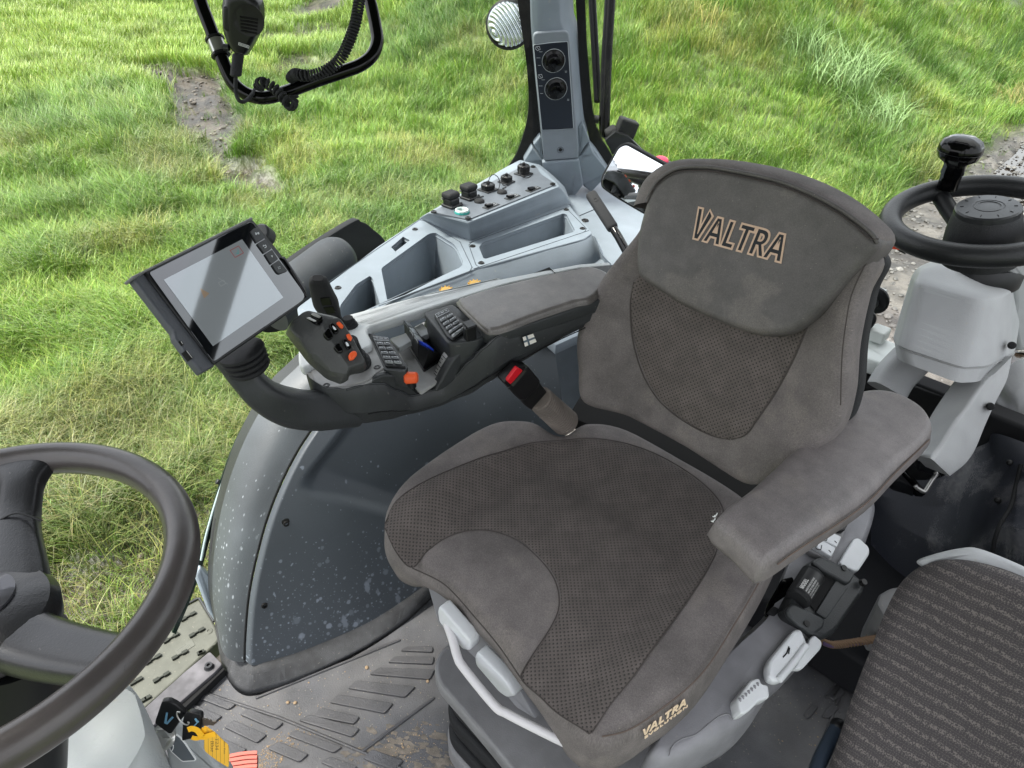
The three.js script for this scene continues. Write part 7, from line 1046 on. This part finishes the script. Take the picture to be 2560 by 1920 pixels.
// ---------------------------------------------------------------- rear steering wheel on its grey column
const q6 = (a, b) => [1700 + a / 2.572, 300 + b / 2.572], qr = (a, b) => [1950 + a / 3.607, 650 + b / 3.607];
{
  const Rr = 0.16, C = V(0.887, 0.957, 0.2545), tl = 13.5 * Math.PI / 180, az = 223.6 * Math.PI / 180;
  const N = V(Math.sin(tl) * Math.cos(az), Math.cos(tl), Math.sin(tl) * Math.sin(az)), F = new Frame(C, V(1, 0, 0).addScaledVector(N, -N.x), V(0, 0, -1).addScaledVector(N, N.z));
  const t = thing('rear_steering_wheel', 'small black steering wheel with a spinner knob on the rear column', 'steering wheel', C.clone());
  const g = new THREE.TorusGeometry(Rr, 0.0215, 24, 110); g.applyMatrix4(F.m()); part('rim', g, plain(0x1f2022, 0.42, { bump: 0.0004 }), t);
  const p = (px, py, n = 0) => F.p(...F.px(px, py, n), n), hub = F.p(...F.px(...q6(1985, 720)), -0.02), top = deep(...q6(1985, 548), hub.clone().sub(EYE).dot(CF) - 0.02);
  const hc = F.p(0.01, 0.0, 0.0);
  const th = (a, b, n) => F.px(...q6(a, b), n);
  const cc = th(1985, 550, 0.050), r0 = 0.5 * Math.hypot(th(2212, 560, 0.05)[0] - th(1757, 552, 0.05)[0], th(2212, 560, 0.05)[1] - th(1757, 552, 0.05)[1]);
  part('hub', lathe(F.p(cc[0], cc[1], -0.06), N, [[r0 * 1.25, 0], [r0 * 1.22, 0.02], [r0 * 1.15, 0.06], [r0 * 1.02, 0.092], [r0 * 0.97, 0.098]], 48), plain(0x1c1d1f, 0.6, { bump: 0.0005 }), t);
  part('hub_cap', lathe(F.p(cc[0], cc[1], 0.036), N, [[r0 * 0.99, 0], [r0 * 1.0, 0.004], [r0 * 0.98, 0.009], [r0 * 0.93, 0.012], [r0 * 0.48, 0.0135], [r0 * 0.46, 0.0125], [r0 * 0.44, 0.0125], [r0 * 0.42, 0.0135], [r0 * 0.36, 0.014], [r0 * 0.34, 0.0128], [0, 0.0128]], 56, 25), plain(0x2a2b2d, 0.35), t, 'round black hub cap');
  part('cap_marks', Array.from({ length: 10 }, (_, i) => { const a = i * 0.628; return tube([F.p(cc[0] + Math.cos(a) * r0 * 0.72, cc[1] + Math.sin(a) * r0 * 0.72, 0.0492), F.p(cc[0] + Math.cos(a) * r0 * 0.82, cc[1] + Math.sin(a) * r0 * 0.82, 0.0488)], 0.0006, false, 2, 5); }), plain(0x0e0e10, 0.8), t);
  for (const [a, b] of [[1690, 470], [2350, 640], [1900, 850]]) { const rim = p(...q6(a, b)), l = F.uv(rim), k = Rr / Math.hypot(l[0], l[1]); part('spoke', tube([F.p(l[0] * k, l[1] * k, -0.004), F.p(l[0] * k * 0.75, l[1] * k * 0.75, -0.022), F.p(l[0] * k * 0.45, l[1] * k * 0.45, -0.04)], 0.018, false, 20, 14), plain(0x1d1e20, 0.5), t); }
  // spinner knob
  const kb = p(...q6(1715, 440), 0.01), kd = kb.clone().sub(EYE).dot(CF);
  const k = part('spinner_knob', lathe(kb, V(-0.05, 1, -0.02), [[0.0, 0], [0.020, 0], [0.0205, 0.03], [0.0225, 0.034], [0.021, 0.050], [0.024, 0.056], [0.038, 0.066], [0.0425, 0.080], [0.042, 0.090], [0.036, 0.102], [0.022, 0.109], [0, 0.111]], 48, 50), M.blackGloss, t, 'glossy black mushroom spinner knob'); part('knob_seam', lathe(kb.clone().add(V(-0.004, 0.079, -0.0016)), V(-0.05, 1, -0.02), [[0.0420, 0], [0.0430, 0.001], [0.0420, 0.002]], 48), M.black, k);
}
{
  const t = thing('rear_column', 'pale grey plastic steering column behind the seat', 'column', V(0.9, 0.5, 0.25));
  const dd = 1.50, D = (a, b, d = dd) => deep(...qr(a, b), d);
  // body: cross-sections from the foot up to the collar; near face, left face and right face follow the mouldings
  const lv = [ // left x, front-left corner, front-right corner, right x, y of these points in the survey
    { y: 1100, L: [1040, 880, 1.62], A: [1130, 930, 1.50], B: [1600, 1108, 1.46], Cc: [1790, 1100, 1.49], E: [2000, 985, 1.62] },
    { y: 1000, L: [1022, 720, 1.62], A: [1080, 800, 1.50], B: [1640, 978, 1.46], Cc: [1860, 965, 1.49], E: [2120, 850, 1.62] },
    { y: 990, L: [1012, 690, 1.62], A: [1070, 775, 1.495], B: [1640, 968, 1.455], Cc: [1880, 955, 1.485], E: [2140, 800, 1.62] },
    { y: 700, L: [1090, 420, 1.62], A: [1140, 520, 1.50], B: [1740, 700, 1.46], Cc: [1980, 660, 1.50], E: [2180, 520, 1.64] },
    { y: 400, L: [1160, 200, 1.62], A: [1205, 260, 1.50], B: [1800, 420, 1.46], Cc: [2040, 360, 1.51], E: [2200, 250, 1.66] },
    { y: 300, L: [1185, 130, 1.62], A: [1235, 180, 1.51], B: [1800, 340, 1.47], Cc: [2050, 290, 1.52], E: [2200, 190, 1.66] },
    { y: 200, L: [1250, 60, 1.62], A: [1300, 90, 1.55], B: [1780, 240, 1.52], Cc: [1990, 200, 1.55], E: [2130, 100, 1.66] },
    { y: 60, L: [1400, 10, 1.62], A: [1460, 40, 1.58], B: [1760, 110, 1.56], Cc: [1960, 80, 1.58], E: [2040, 30, 1.64] }];
  const ring = s => { const q = [s.L, s.A, s.B, s.Cc, s.E].map(p => D(...p)); const back = q[0].clone().add(q[4]).multiplyScalar(0.5).addScaledVector(CF, 0.09); const pts = [...q, q[4].clone().add(V(0.05, 0, -0.03)), q[0].clone().add(V(0.09, 0, 0.02))]; const o = []; const n = pts.length; for (let i = 0; i < n; i++) { const a = pts[(i + n - 1) % n], p = pts[i], b = pts[(i + 1) % n], f = 0.22; const A = p.clone().lerp(a, f), B = p.clone().lerp(b, f); for (let j = 0; j <= 6; j++) { const t = j / 6; o.push(A.clone().multiplyScalar((1 - t) ** 2).addScaledVector(p, 2 * t * (1 - t)).addScaledVector(B, t * t)); } } return o; };
  const R = lv.map(ring), fine = []; for (let i = 0; i + 1 < R.length; i++) for (let k = 0; k < 5; k++) fine.push(R[i].map((p, j) => { const a = R[Math.max(0, i - 1)][j], d = R[Math.min(R.length - 1, i + 2)][j], b = p, c = R[i + 1][j], t = k / 5; if (i < 3) return b.clone().lerp(c, t); return V(...['x', 'y', 'z'].map(x => 0.5 * (2 * b[x] + (c[x] - a[x]) * t + (2 * a[x] - 5 * b[x] + 4 * c[x] - d[x]) * t * t + (3 * b[x] - a[x] - 3 * c[x] + d[x]) * t * t * t))); })); fine.push(R[R.length - 1]);
  part('column_body', loft(fine), M.paleGrey, t);
  part('body_seam', tube(R[1].slice(0, 40).map(p => p.clone().addScaledVector(CF, -0.001)), 0.0016, false, 120, 6), plain(0x8b8c8b, 0.7), t);
  part('collar', lathe(D(1800, 90, 1.60), V(-0.1, 1, -0.1), [[0.085, -0.02], [0.088, 0.01], [0.078, 0.03], [0, 0.03]], 40), M.black, t);
  part('bracket_wing', slab(new Frame(D(2150, 450, 1.60), V(0.85, -0.1, 0.5), V(-0.1, 1, 0)), roundPoly([[2060, 60], [2300, -60], [2700, 100], [2700, 700], [2140, 850], [2080, 560], [2110, 400], [2085, 240]].map(p => new Frame(D(2150, 450, 1.60), V(0.85, -0.1, 0.5), V(-0.1, 1, 0)).px(...qr(...p))), 0.02, 5), -0.05, 0, 0.015, [], 4), M.paleGrey, t);
  // two curved arms below the body
  const arm = (L, w, d) => { const c = cat(L.map(p => D(...p)), 40); return loft(c.map((p, i) => { const tt = (c[i + 1] || p).clone().sub(c[Math.max(0, i - 1)]).normalize(), a = CF.clone().cross(tt).normalize(), b = tt.clone().cross(a), s = i / 40; return Array.from({ length: 20 }, (_, k) => { const th = k / 20 * 6.283, x = Math.cos(th), y = Math.sin(th); return p.clone().addScaledVector(a, Math.sign(x) * Math.pow(Math.abs(x), 0.5) * w(s)).addScaledVector(b, Math.sign(y) * Math.pow(Math.abs(y), 0.5) * d); }); })); };
  part('support_arm', arm([[1180, 900, 1.62], [1100, 980, 1.62], [1030, 1060, 1.62], [960, 1180, 1.62]], s => 0.042, 0.03), M.paleGrey, t);
  const st = [[[1580, 1080], [1910, 1050], [2112, 850]], [[1480, 1215], [1790, 1185], [2065, 1075]], [[1390, 1350], [1695, 1325], [1972, 1262]], [[1290, 1520], [1592, 1450], [1872, 1488]], [[1215, 1670], [1478, 1630], [1780, 1715]], [[1180, 1745], [1400, 1735], [1690, 1845]], [[1270, 1775], [1365, 1790], [1545, 1958]]].map((q, k) => [D(...q[0], 1.545 - k * 0.012), D(...q[1], 1.495 - k * 0.012), D(...q[2], 1.56 - k * 0.014)]);
  const rows = [0, 1, 2].map(e => cat(st.map(q => q[e]), 36)), bez = (a, p, b, t) => a.clone().multiplyScalar((1 - t) ** 2).addScaledVector(p, 2 * t * (1 - t)).addScaledVector(b, t * t);
  part('support_arm', loft(rows[0].map((L, i) => { const C0 = rows[1][i], R0 = rows[2][i], bk = L.clone().add(R0).multiplyScalar(0.5).addScaledVector(CF, 0.07), o = []; const corner = (a, p, b, f) => { const A = p.clone().lerp(a, f), B = p.clone().lerp(b, f); for (let k = 0; k <= 6; k++) o.push(bez(A, p, B, k / 6)); }; corner(bk, L, C0, 0.08); corner(L, C0, R0, 0.14); corner(C0, R0, bk, 0.12); o.push(bk); return o; })), M.paleGrey, t, 'broad pale grey support arm with a creased edge');
  for (const q of [[2090, 770, 1.53], [1895, 1320, 1.50]]) part('rubber_plug', cyl(D(q[0], q[1], q[2] + 0.02), D(q[0] + 6, q[1], q[2] - 0.012), 0.0085, 0.0075, 18, 0.002), M.blackMatt, t);
  const w = thing('rear_trim', 'pale grey moulded trim piece at the right edge behind the armrest', 'trim', D(2150, 1400, 1.72)); const wf = new Frame(D(2080, 1400, 1.70), V(0.75, -0.3, 0.6), V(-0.1, 1, 0.1)); part('trim_shell', pad(wf, cat2([[1960, 1310], [2020, 1260], [2080, 1160], [2300, 1050], [2500, 1100], [2500, 1700], [2200, 1600], [1975, 1520], [1950, 1420]].map(p => wf.px(...qr(...p))), 70), (u, v) => 0.02 - 0.25 * Math.abs(u * 0.3) + 0.012 * Math.sin(v * 30), 0.02, 0.05, 12), M.paleGrey, w);
}
{ // rear sill, window latch, hydraulic lines seen beside the backrest
  const s = thing('rear_sill', 'white painted sill below the rear window', 'sill', onX(2190, 870, 0.95));
  const F = new Frame(onX(2190, 860, 0.96), V(0.10, 0, 1), V(-1, 0, 0.1)); if (F.N.y < 0) { F.N.negate(); F.U.negate(); }
  part('sill_board', slab(F, roundPoly([[710, 640], [900, 690], [1040, 740], [1100, 790], [1100, 960], [960, 950], [740, 870], [300, 700], [300, 500]].map(p => F.px(...qr(...p))), 0.006, 3), -0.04, 0, 0.008, [], 4), plain(0xe3e8e6, 0.4), s);
  part('sill_front', slab(new Frame(F.p(0, 0, -0.14), F.U, F.N), [[-0.5, -0.3], [0.55, -0.3], [0.55, 0.08], [-0.5, 0.08]], -0.03, 0, 0.004), plain(0x0d0e10, 0.7), s, 'black wall below the sill');
  const l = thing('window_latch', 'dark metal latch bracket on the rear sill', 'latch', onX(2170, 825, 0.95)); const D = (a, b, d = 1.72) => deep(...qr(a, b), d);
  part('latch_plate', slab(F, roundPoly([[760, 640], [800, 590], [885, 640], [840, 672]].map(p => F.px(...qr(...p), 0.004)), 0.003), 0, 0.005, 0.001), plain(0x8d8f90, 0.4, { metal: 0.6 }), l); part('latch_ring', new THREE.TorusGeometry(0.022, 0.007, 12, 28).applyMatrix4(new Frame(D(765, 555), V(0.8, 0, 0.6), V(0, 1, 0)).m()), M.black, l); part('latch_block', new RoundedBoxGeometry(0.05, 0.03, 0.04, 3, 0.006).translate(...D(890, 665, 1.74).toArray()), plain(0xd8dcda, 0.5), l);
  const b = thing('gas_strut', 'grey gas strut end with a black washer beside the backrest', 'strut', D(840, 370, 1.75)); part('strut_rod', cyl(D(740, 460, 1.75), D(850, 350, 1.78), 0.018, 0.018, 20), plain(0x8a8d8f, 0.35, { metal: 0.7 }), b); part('washer', cyl(D(832, 372, 1.77), D(862, 340, 1.78), 0.038, 0.036, 28, 0.005), M.blackMatt, b); part('nut', cyl(D(862, 345, 1.78), D(893, 318, 1.79), 0.030, 0.026, 6), plain(0x9a9c9a, 0.35, { metal: 0.6 }), b);
  const h = thing('hydraulic_hose', 'black hoses running in the gap below the rear sill', 'hose', D(870, 1050, 1.75)); for (let i = 0; i < 3; i++) part('hose', tube([D(600, 960 + i * 60, 1.78), D(800, 1020 + i * 55, 1.76), D(1000, 1040 + i * 70, 1.78), D(1300, 1180 + i * 40, 1.8)], 0.013, false, 30, 12), M.rubber, h);
  const r = thing('tail_lamp', 'orange red lamp corner peeping out beside the headrest', 'lamp', deep(...q6(1370, 810), 2.1)); const tf = new Frame(deep(...q6(1370, 810), 2.1), V(0.7, -0.3, 0.65), V(0, 1, 0)); part('lamp_lens', slab(tf, roundPoly([[1300, 790], [1340, 775], [1400, 805], [1420, 838], [1370, 835]].map(p => tf.px(...q6(...p))), 0.006), -0.04, 0, 0.004), plain(0xc9402a, 0.35), r); part('lamp_back', slab(tf, roundPoly([[1400, 835], [1450, 845], [1460, 870], [1420, 855]].map(p => tf.px(...q6(...p))), 0.004), -0.05, -0.005, 0.003), M.black, r);
}
{ // dark left wheel arch, with the black gap and latch under the column
  const mud2 = dataTex(512, (x, y) => { const f = fbm(x * 4, y * 4, 501, 5, 4), g = fbm(x * 14 + 2 * f, y * 5, 505, 4, 0), h = HASH(x * 512 | 0, y * 512 | 0, 2); let c = [0.145, 0.155, 0.19].map(v => v * (0.85 + 0.3 * h)); const k = 0.55 * f + 0.45 * g + 0.10 * (fbm(x * 60, y * 40, 509, 3, 0) - 0.5) + 0.10 * (h - 0.5); return mixc(c, [0.40, 0.395, 0.40], 0.8 * sst(0.53, 0.57, k) * (0.45 + 0.55 * fbm(x * 90, y * 90, 511, 2, 90))); }, true, 0.5);
  const t = thing('left_wheel_arch', 'dark blue black left wheel arch with pale dried mud, at the right edge', 'wheel arch cover', V(0.9, 0.3, 0.6));
  const qa = (a, b) => [2000 + a / 3.95, 1000 + b / 3.95], mat = new THREE.MeshStandardMaterial({ map: mud2, roughness: 0.5 });
  const L = [[[700, 700, 1.75], [1000, 780, 1.72], [1400, 760, 1.66], [1700, 500, 1.64], [1850, 420, 1.62], [1930, 330, 1.60], [2300, 450, 1.5]], [[650, 900, 1.75], [1000, 1000, 1.72], [1400, 1050, 1.66], [1700, 900, 1.6], [1900, 800, 1.56], [2050, 760, 1.52], [2400, 800, 1.42]], [[700, 1100, 1.78], [1000, 1250, 1.72], [1300, 1400, 1.66], [1600, 1500, 1.58], [1800, 1400, 1.5], [2000, 1250, 1.44], [2400, 1300, 1.36]], [[700, 1500, 1.82], [900, 1700, 1.76], [1200, 1900, 1.7], [1600, 2100, 1.6], [1800, 2100, 1.5], [2000, 2000, 1.42], [2400, 2000, 1.32]]].map(r => r.map(p => deep(...qa(p[0], p[1]), p[2])));
  const rows = L.map(r => cat(r, 40)); part('arch_shell', surf((s, q) => { const i = Math.min(39, Math.floor(s * 40)), f = s * 40 - i, k = q * 3, a = Math.min(2, Math.floor(k)); const P = j => rows[j][i].clone().lerp(rows[j][i + 1], f); return P(a).lerp(P(a + 1), sst(0, 1, k - a) * 0.4 + (k - a) * 0.6); }, 60, 40), mat, t);
  part('arch_seam', tube([[2180, 640, 1.5], [2130, 850, 1.49], [2080, 1050, 1.455], [1960, 1260, 1.43], [1900, 1500, 1.43], [1890, 1700, 1.44]].map(p => deep(...qa(p[0], p[1]), p[2] - 0.01)), 0.004, false, 40, 8), plain(0x06070a, 0.8), t);
  for (const q of [[2070, 620, 1.53], [1950, 990, 1.5]]) part('screw', new THREE.SphereGeometry(0.007, 12, 8).translate(...deep(...qa(q[0], q[1]), q[2] - 0.005).toArray()), M.screwBlack, t);
  const w = thing('rear_floor_riser', 'black floor riser behind the left side of the seat', 'riser', V(0.6, 0.1, 0.4)); part('riser_panel', new RoundedBoxGeometry(0.06, 0.55, 1.7, 2, 0.01).translate(0.98, 0.25, 0.05), plain(0x0c0d10, 0.8), w); part('riser_step', new RoundedBoxGeometry(0.5, 0.12, 0.5, 2, 0.015).translate(0.72, 0.06, 0.42), plain(0x101116, 0.7), w);
  const wall = thing('left_fender_wall', 'dark inner wall of the left wheel arch under the passenger seat', 'wall', V(0.6, 0.2, 0.85)); part('wall_panel', new RoundedBoxGeometry(1.1, 0.75, 0.06, 2, 0.015).translate(0.55, 0.33, 0.86), mat, wall);
  // latch box with a bent wire loop
  const b = thing('latch_box', 'black latch box with a bent steel wire loop under the column arm', 'latch', deep(...qa(1100, 850), 1.55));
  const bf = new Frame(deep(...qa(1080, 850), 1.54), V(0.8, -0.15, 0.5), V(0.05, 1, 0.1)); part('latch_body', slab(bf, roundPoly([[800, 800], [1000, 800], [1140, 870], [1120, 955], [920, 900]].map(p => bf.px(...qa(...p))), 0.004), -0.06, 0, 0.004), M.black, b); part('latch_cover', slab(bf, roundPoly([[1130, 860], [1160, 830], [1260, 910], [1200, 960], [1125, 950]].map(p => bf.px(...qa(...p), 0.002)), 0.006), -0.05, 0.004, 0.004), M.blackGloss, b); part('wire_loop', tube([[1335, 715], [1345, 735], [1300, 800], [1240, 895], [1210, 900], [1160, 872], [1140, 850]].map(p => deep(...qa(...p), 1.525)), 0.0045, false, 60, 10), plain(0x9b9a98, 0.35, { metal: 0.8 }), b); part('arm_plate', slab(bf, roundPoly([[1190, 560], [1300, 640], [1400, 760], [1380, 775], [1180, 700]].map(p => bf.px(...qa(...p), -0.01)), 0.004), -0.03, -0.01, 0.002), M.black, b); part('screw', new THREE.SphereGeometry(0.006, 12, 8).translate(...deep(...qa(1228, 685), 1.55).toArray()), M.darkMetal, b);
}
{ // passenger seat back in the lower right corner
  const tex = dataTex(512, (x, y) => { // woven waves of pale stitches on dark cloth
    const n = 9, yy = y * n + 0.05 * Math.sin(x * 6.2832 * 2) + 0.16 * (fbm(x * 20, y * 20, 7, 2, 20) - 0.5), f = yy - Math.floor(yy), h = HASH(x * 170 | 0, y * 170 | 0, 3), h2 = HASH(x * 512 | 0, y * 512 | 0, 5);
    let c = [0.235, 0.222, 0.228].map(v => v * (0.7 + 0.6 * h2)); const lp = vnoise(x * 150, y * 110, 6, 0), band = sst(0.22, 0.34, f) * sst(0.72, 0.60, f); if (band > 0.2 && lp > 0.42) c = mixc(c, [0.50, 0.475, 0.45], 0.62 * band * sst(0.42, 0.6, lp)); else { const gx = x * 42 + (Math.floor(yy) % 2) * 0.5, gy = f * 5; const d = Math.hypot(gx - Math.round(gx), (gy - Math.round(gy)) * 0.9); if (d < 0.26 && h > 0.3) c = mixc(c, [0.44, 0.415, 0.395], 0.5); } return c;
  }, true, 0.16);
  const cloth = new THREE.MeshStandardMaterial({ map: tex, roughness: 0.95, bumpMap: fabricBump, bumpScale: 0.0012 });
  const t = thing('passenger_seat', 'passenger seat back in dark wavy patterned cloth with a grey shell, lower right corner', 'seat', V(0.2, 0.4, 0.6));
  const F = new Frame(V(0.24, 0.62, 0.60), V(-0.05, 0.12, 1), V(0.62, 0.78, -0.05)); if (F.N.dot(EYE.clone().sub(F.O)) < 0) { F.N.negate(); F.U.negate(); }
  const h = (u, w) => 0.018 - 0.45 * u * u + 0.006 * Math.sin(u * 14 + w * 9) + 0.004 * (fbm(u * 12, w * 12, 8, 3) - 0.5);
  const px = [[2045, 2000], [2095, 1820], [2135, 1705], [2168, 1620], [2205, 1525], [2245, 1455], [2300, 1412], [2360, 1396], [2440, 1404], [2560, 1446], [2760, 1560], [2900, 1800], [2800, 2300], [2300, 2400], [2080, 2200]];
  part('cushion', pad(F, cat2(px.map(p => F.on(p[0], p[1], h)), 120), h, 0.032, 0.05, 20, F.px(2400, 1900)), cloth, t, 'patterned cloth upholstery', true);
  const sh = [[2290, 1405], [2330, 1386], [2400, 1370], [2450, 1372], [2560, 1416], [2760, 1510], [2900, 1700], [2820, 1720], [2560, 1470], [2440, 1440], [2340, 1430]];
  part('seat_shell', slab(F, cat2(sh.map(p => F.px(p[0], p[1], -0.03)), 80), -0.075, -0.025, 0.010, [], 4), plastic([0.66, 0.67, 0.68], { seed: 150, scuff: 0.1, rough: 0.35 }), t, 'shiny grey shell edge');
  const g = thing('seat_strut', 'dark blue grey strut in front of the passenger seat at the bottom edge', 'strut', onY(2060, 1870, 0.3)); part('strut', tube([onY(2030, 1960, 0.32), onY(2055, 1890, 0.33), onY(2095, 1815, 0.35)], 0.012, false, 20, 12), plain(0x2b3440, 0.3), g); part('strut_end', new THREE.SphereGeometry(0.013, 16, 10).translate(...onY(2095, 1815, 0.35).toArray()), M.black, g);
  const w = thing('floor_block', 'grey speckled block corner left of the passenger seat', 'block', onY(2210, 1490, 0.25)); const wf = new Frame(onY(2210, 1490, 0.28), V(1, 0, 0), V(0, 0, -1)); part('foot_block', slab(wf, roundPoly([[2192, 1508], [2200, 1482], [2225, 1468], [2260, 1462], [2300, 1560], [2210, 1540]].map(p => wf.px(...p)), 0.006), -0.12, 0, 0.008), M.midGrey, w);
  const r = thing('braided_cord', 'frayed purple and brown braided cord stretched to the passenger seat', 'cord', onY(2120, 1605, 0.2)); const rp = [[2060, 1606], [2080, 1612], [2110, 1610], [2150, 1604], [2185, 1598], [2230, 1592]].map(p => onY(...p, 0.22)); part('cord_core', tube(rp, 0.0065, false, 40, 10), plain(0x5b4a6e, 0.8), r); const cc = cat(rp, 60), R = rng(3); part('cord_strand', [0, 1, 2].map(k => tube(cc.map((p, i) => p.clone().add(V(0, Math.cos(i * 0.9 + k * 2.1) * 0.0065, Math.sin(i * 0.9 + k * 2.1) * 0.0065))), 0.0028, false, 160, 6)), plain(0x7b6552, 0.95), r); part('frayed_fibres', Array.from({ length: 26 }, () => { const p = cc[Math.floor(R() * 60)]; return tube([p, p.clone().add(V((R() - 0.3) * 0.02, (R() - 0.5) * 0.022, (R() - 0.2) * 0.02))], 0.0005, false, 3, 4); }), plain(0x8a7460, 0.95), r).userData.kind = 'stuff';
}
{ // bare trees across the lane, outside the picture: seen only as branches in the glossy screen
  const bark = plain(0x3a332c, 0.9);
  for (const [x, z, H, sd] of [[21, 1.6, 9, 3], [27, -0.6, 11, 8], [24, 5.5, 10, 12]]) {
    const t = thing('bare_tree', sd === 3 ? 'nearest leafless tree behind the tractor across the lane' : sd === 8 ? 'tallest leafless tree behind the tractor' : 'leafless tree standing left of the other two', 'tree', V(x, GY, z)), R = rng(sd), tr = [], tw = [];
    const grow = (p, d, L, r, lev) => { const e = p.clone().addScaledVector(d, L), m = p.clone().lerp(e, 0.5).add(V(R() - 0.5, 0, R() - 0.5).multiplyScalar(L * 0.12)); (lev < 1 ? tr : tw).push(new THREE.TubeGeometry(new THREE.CatmullRomCurve3([p, m, e]), 4, r, lev < 2 ? 7 : 4)); if (lev >= 4) return; const n = lev < 1 ? 5 : 3; for (let i = 0; i < n; i++) { const q = p.clone().lerp(e, lev < 1 ? 0.45 + 0.55 * i / (n - 1) : 0.4 + 0.3 * i); grow(q, d.clone().multiplyScalar(0.75).add(V(R() - 0.5, (R() - 0.25) * 0.7, R() - 0.5).multiplyScalar(1.5)).normalize(), L * (0.55 + 0.2 * R()), r * 0.6, lev + 1); } };
    grow(V(x, GY - 0.1, z), V(0, 1, 0), H * 0.42, 0.17, 0); part('trunk', tr, bark, t); part('crown', tw, bark, t);
  }
}
renderer.render(scene, camera);
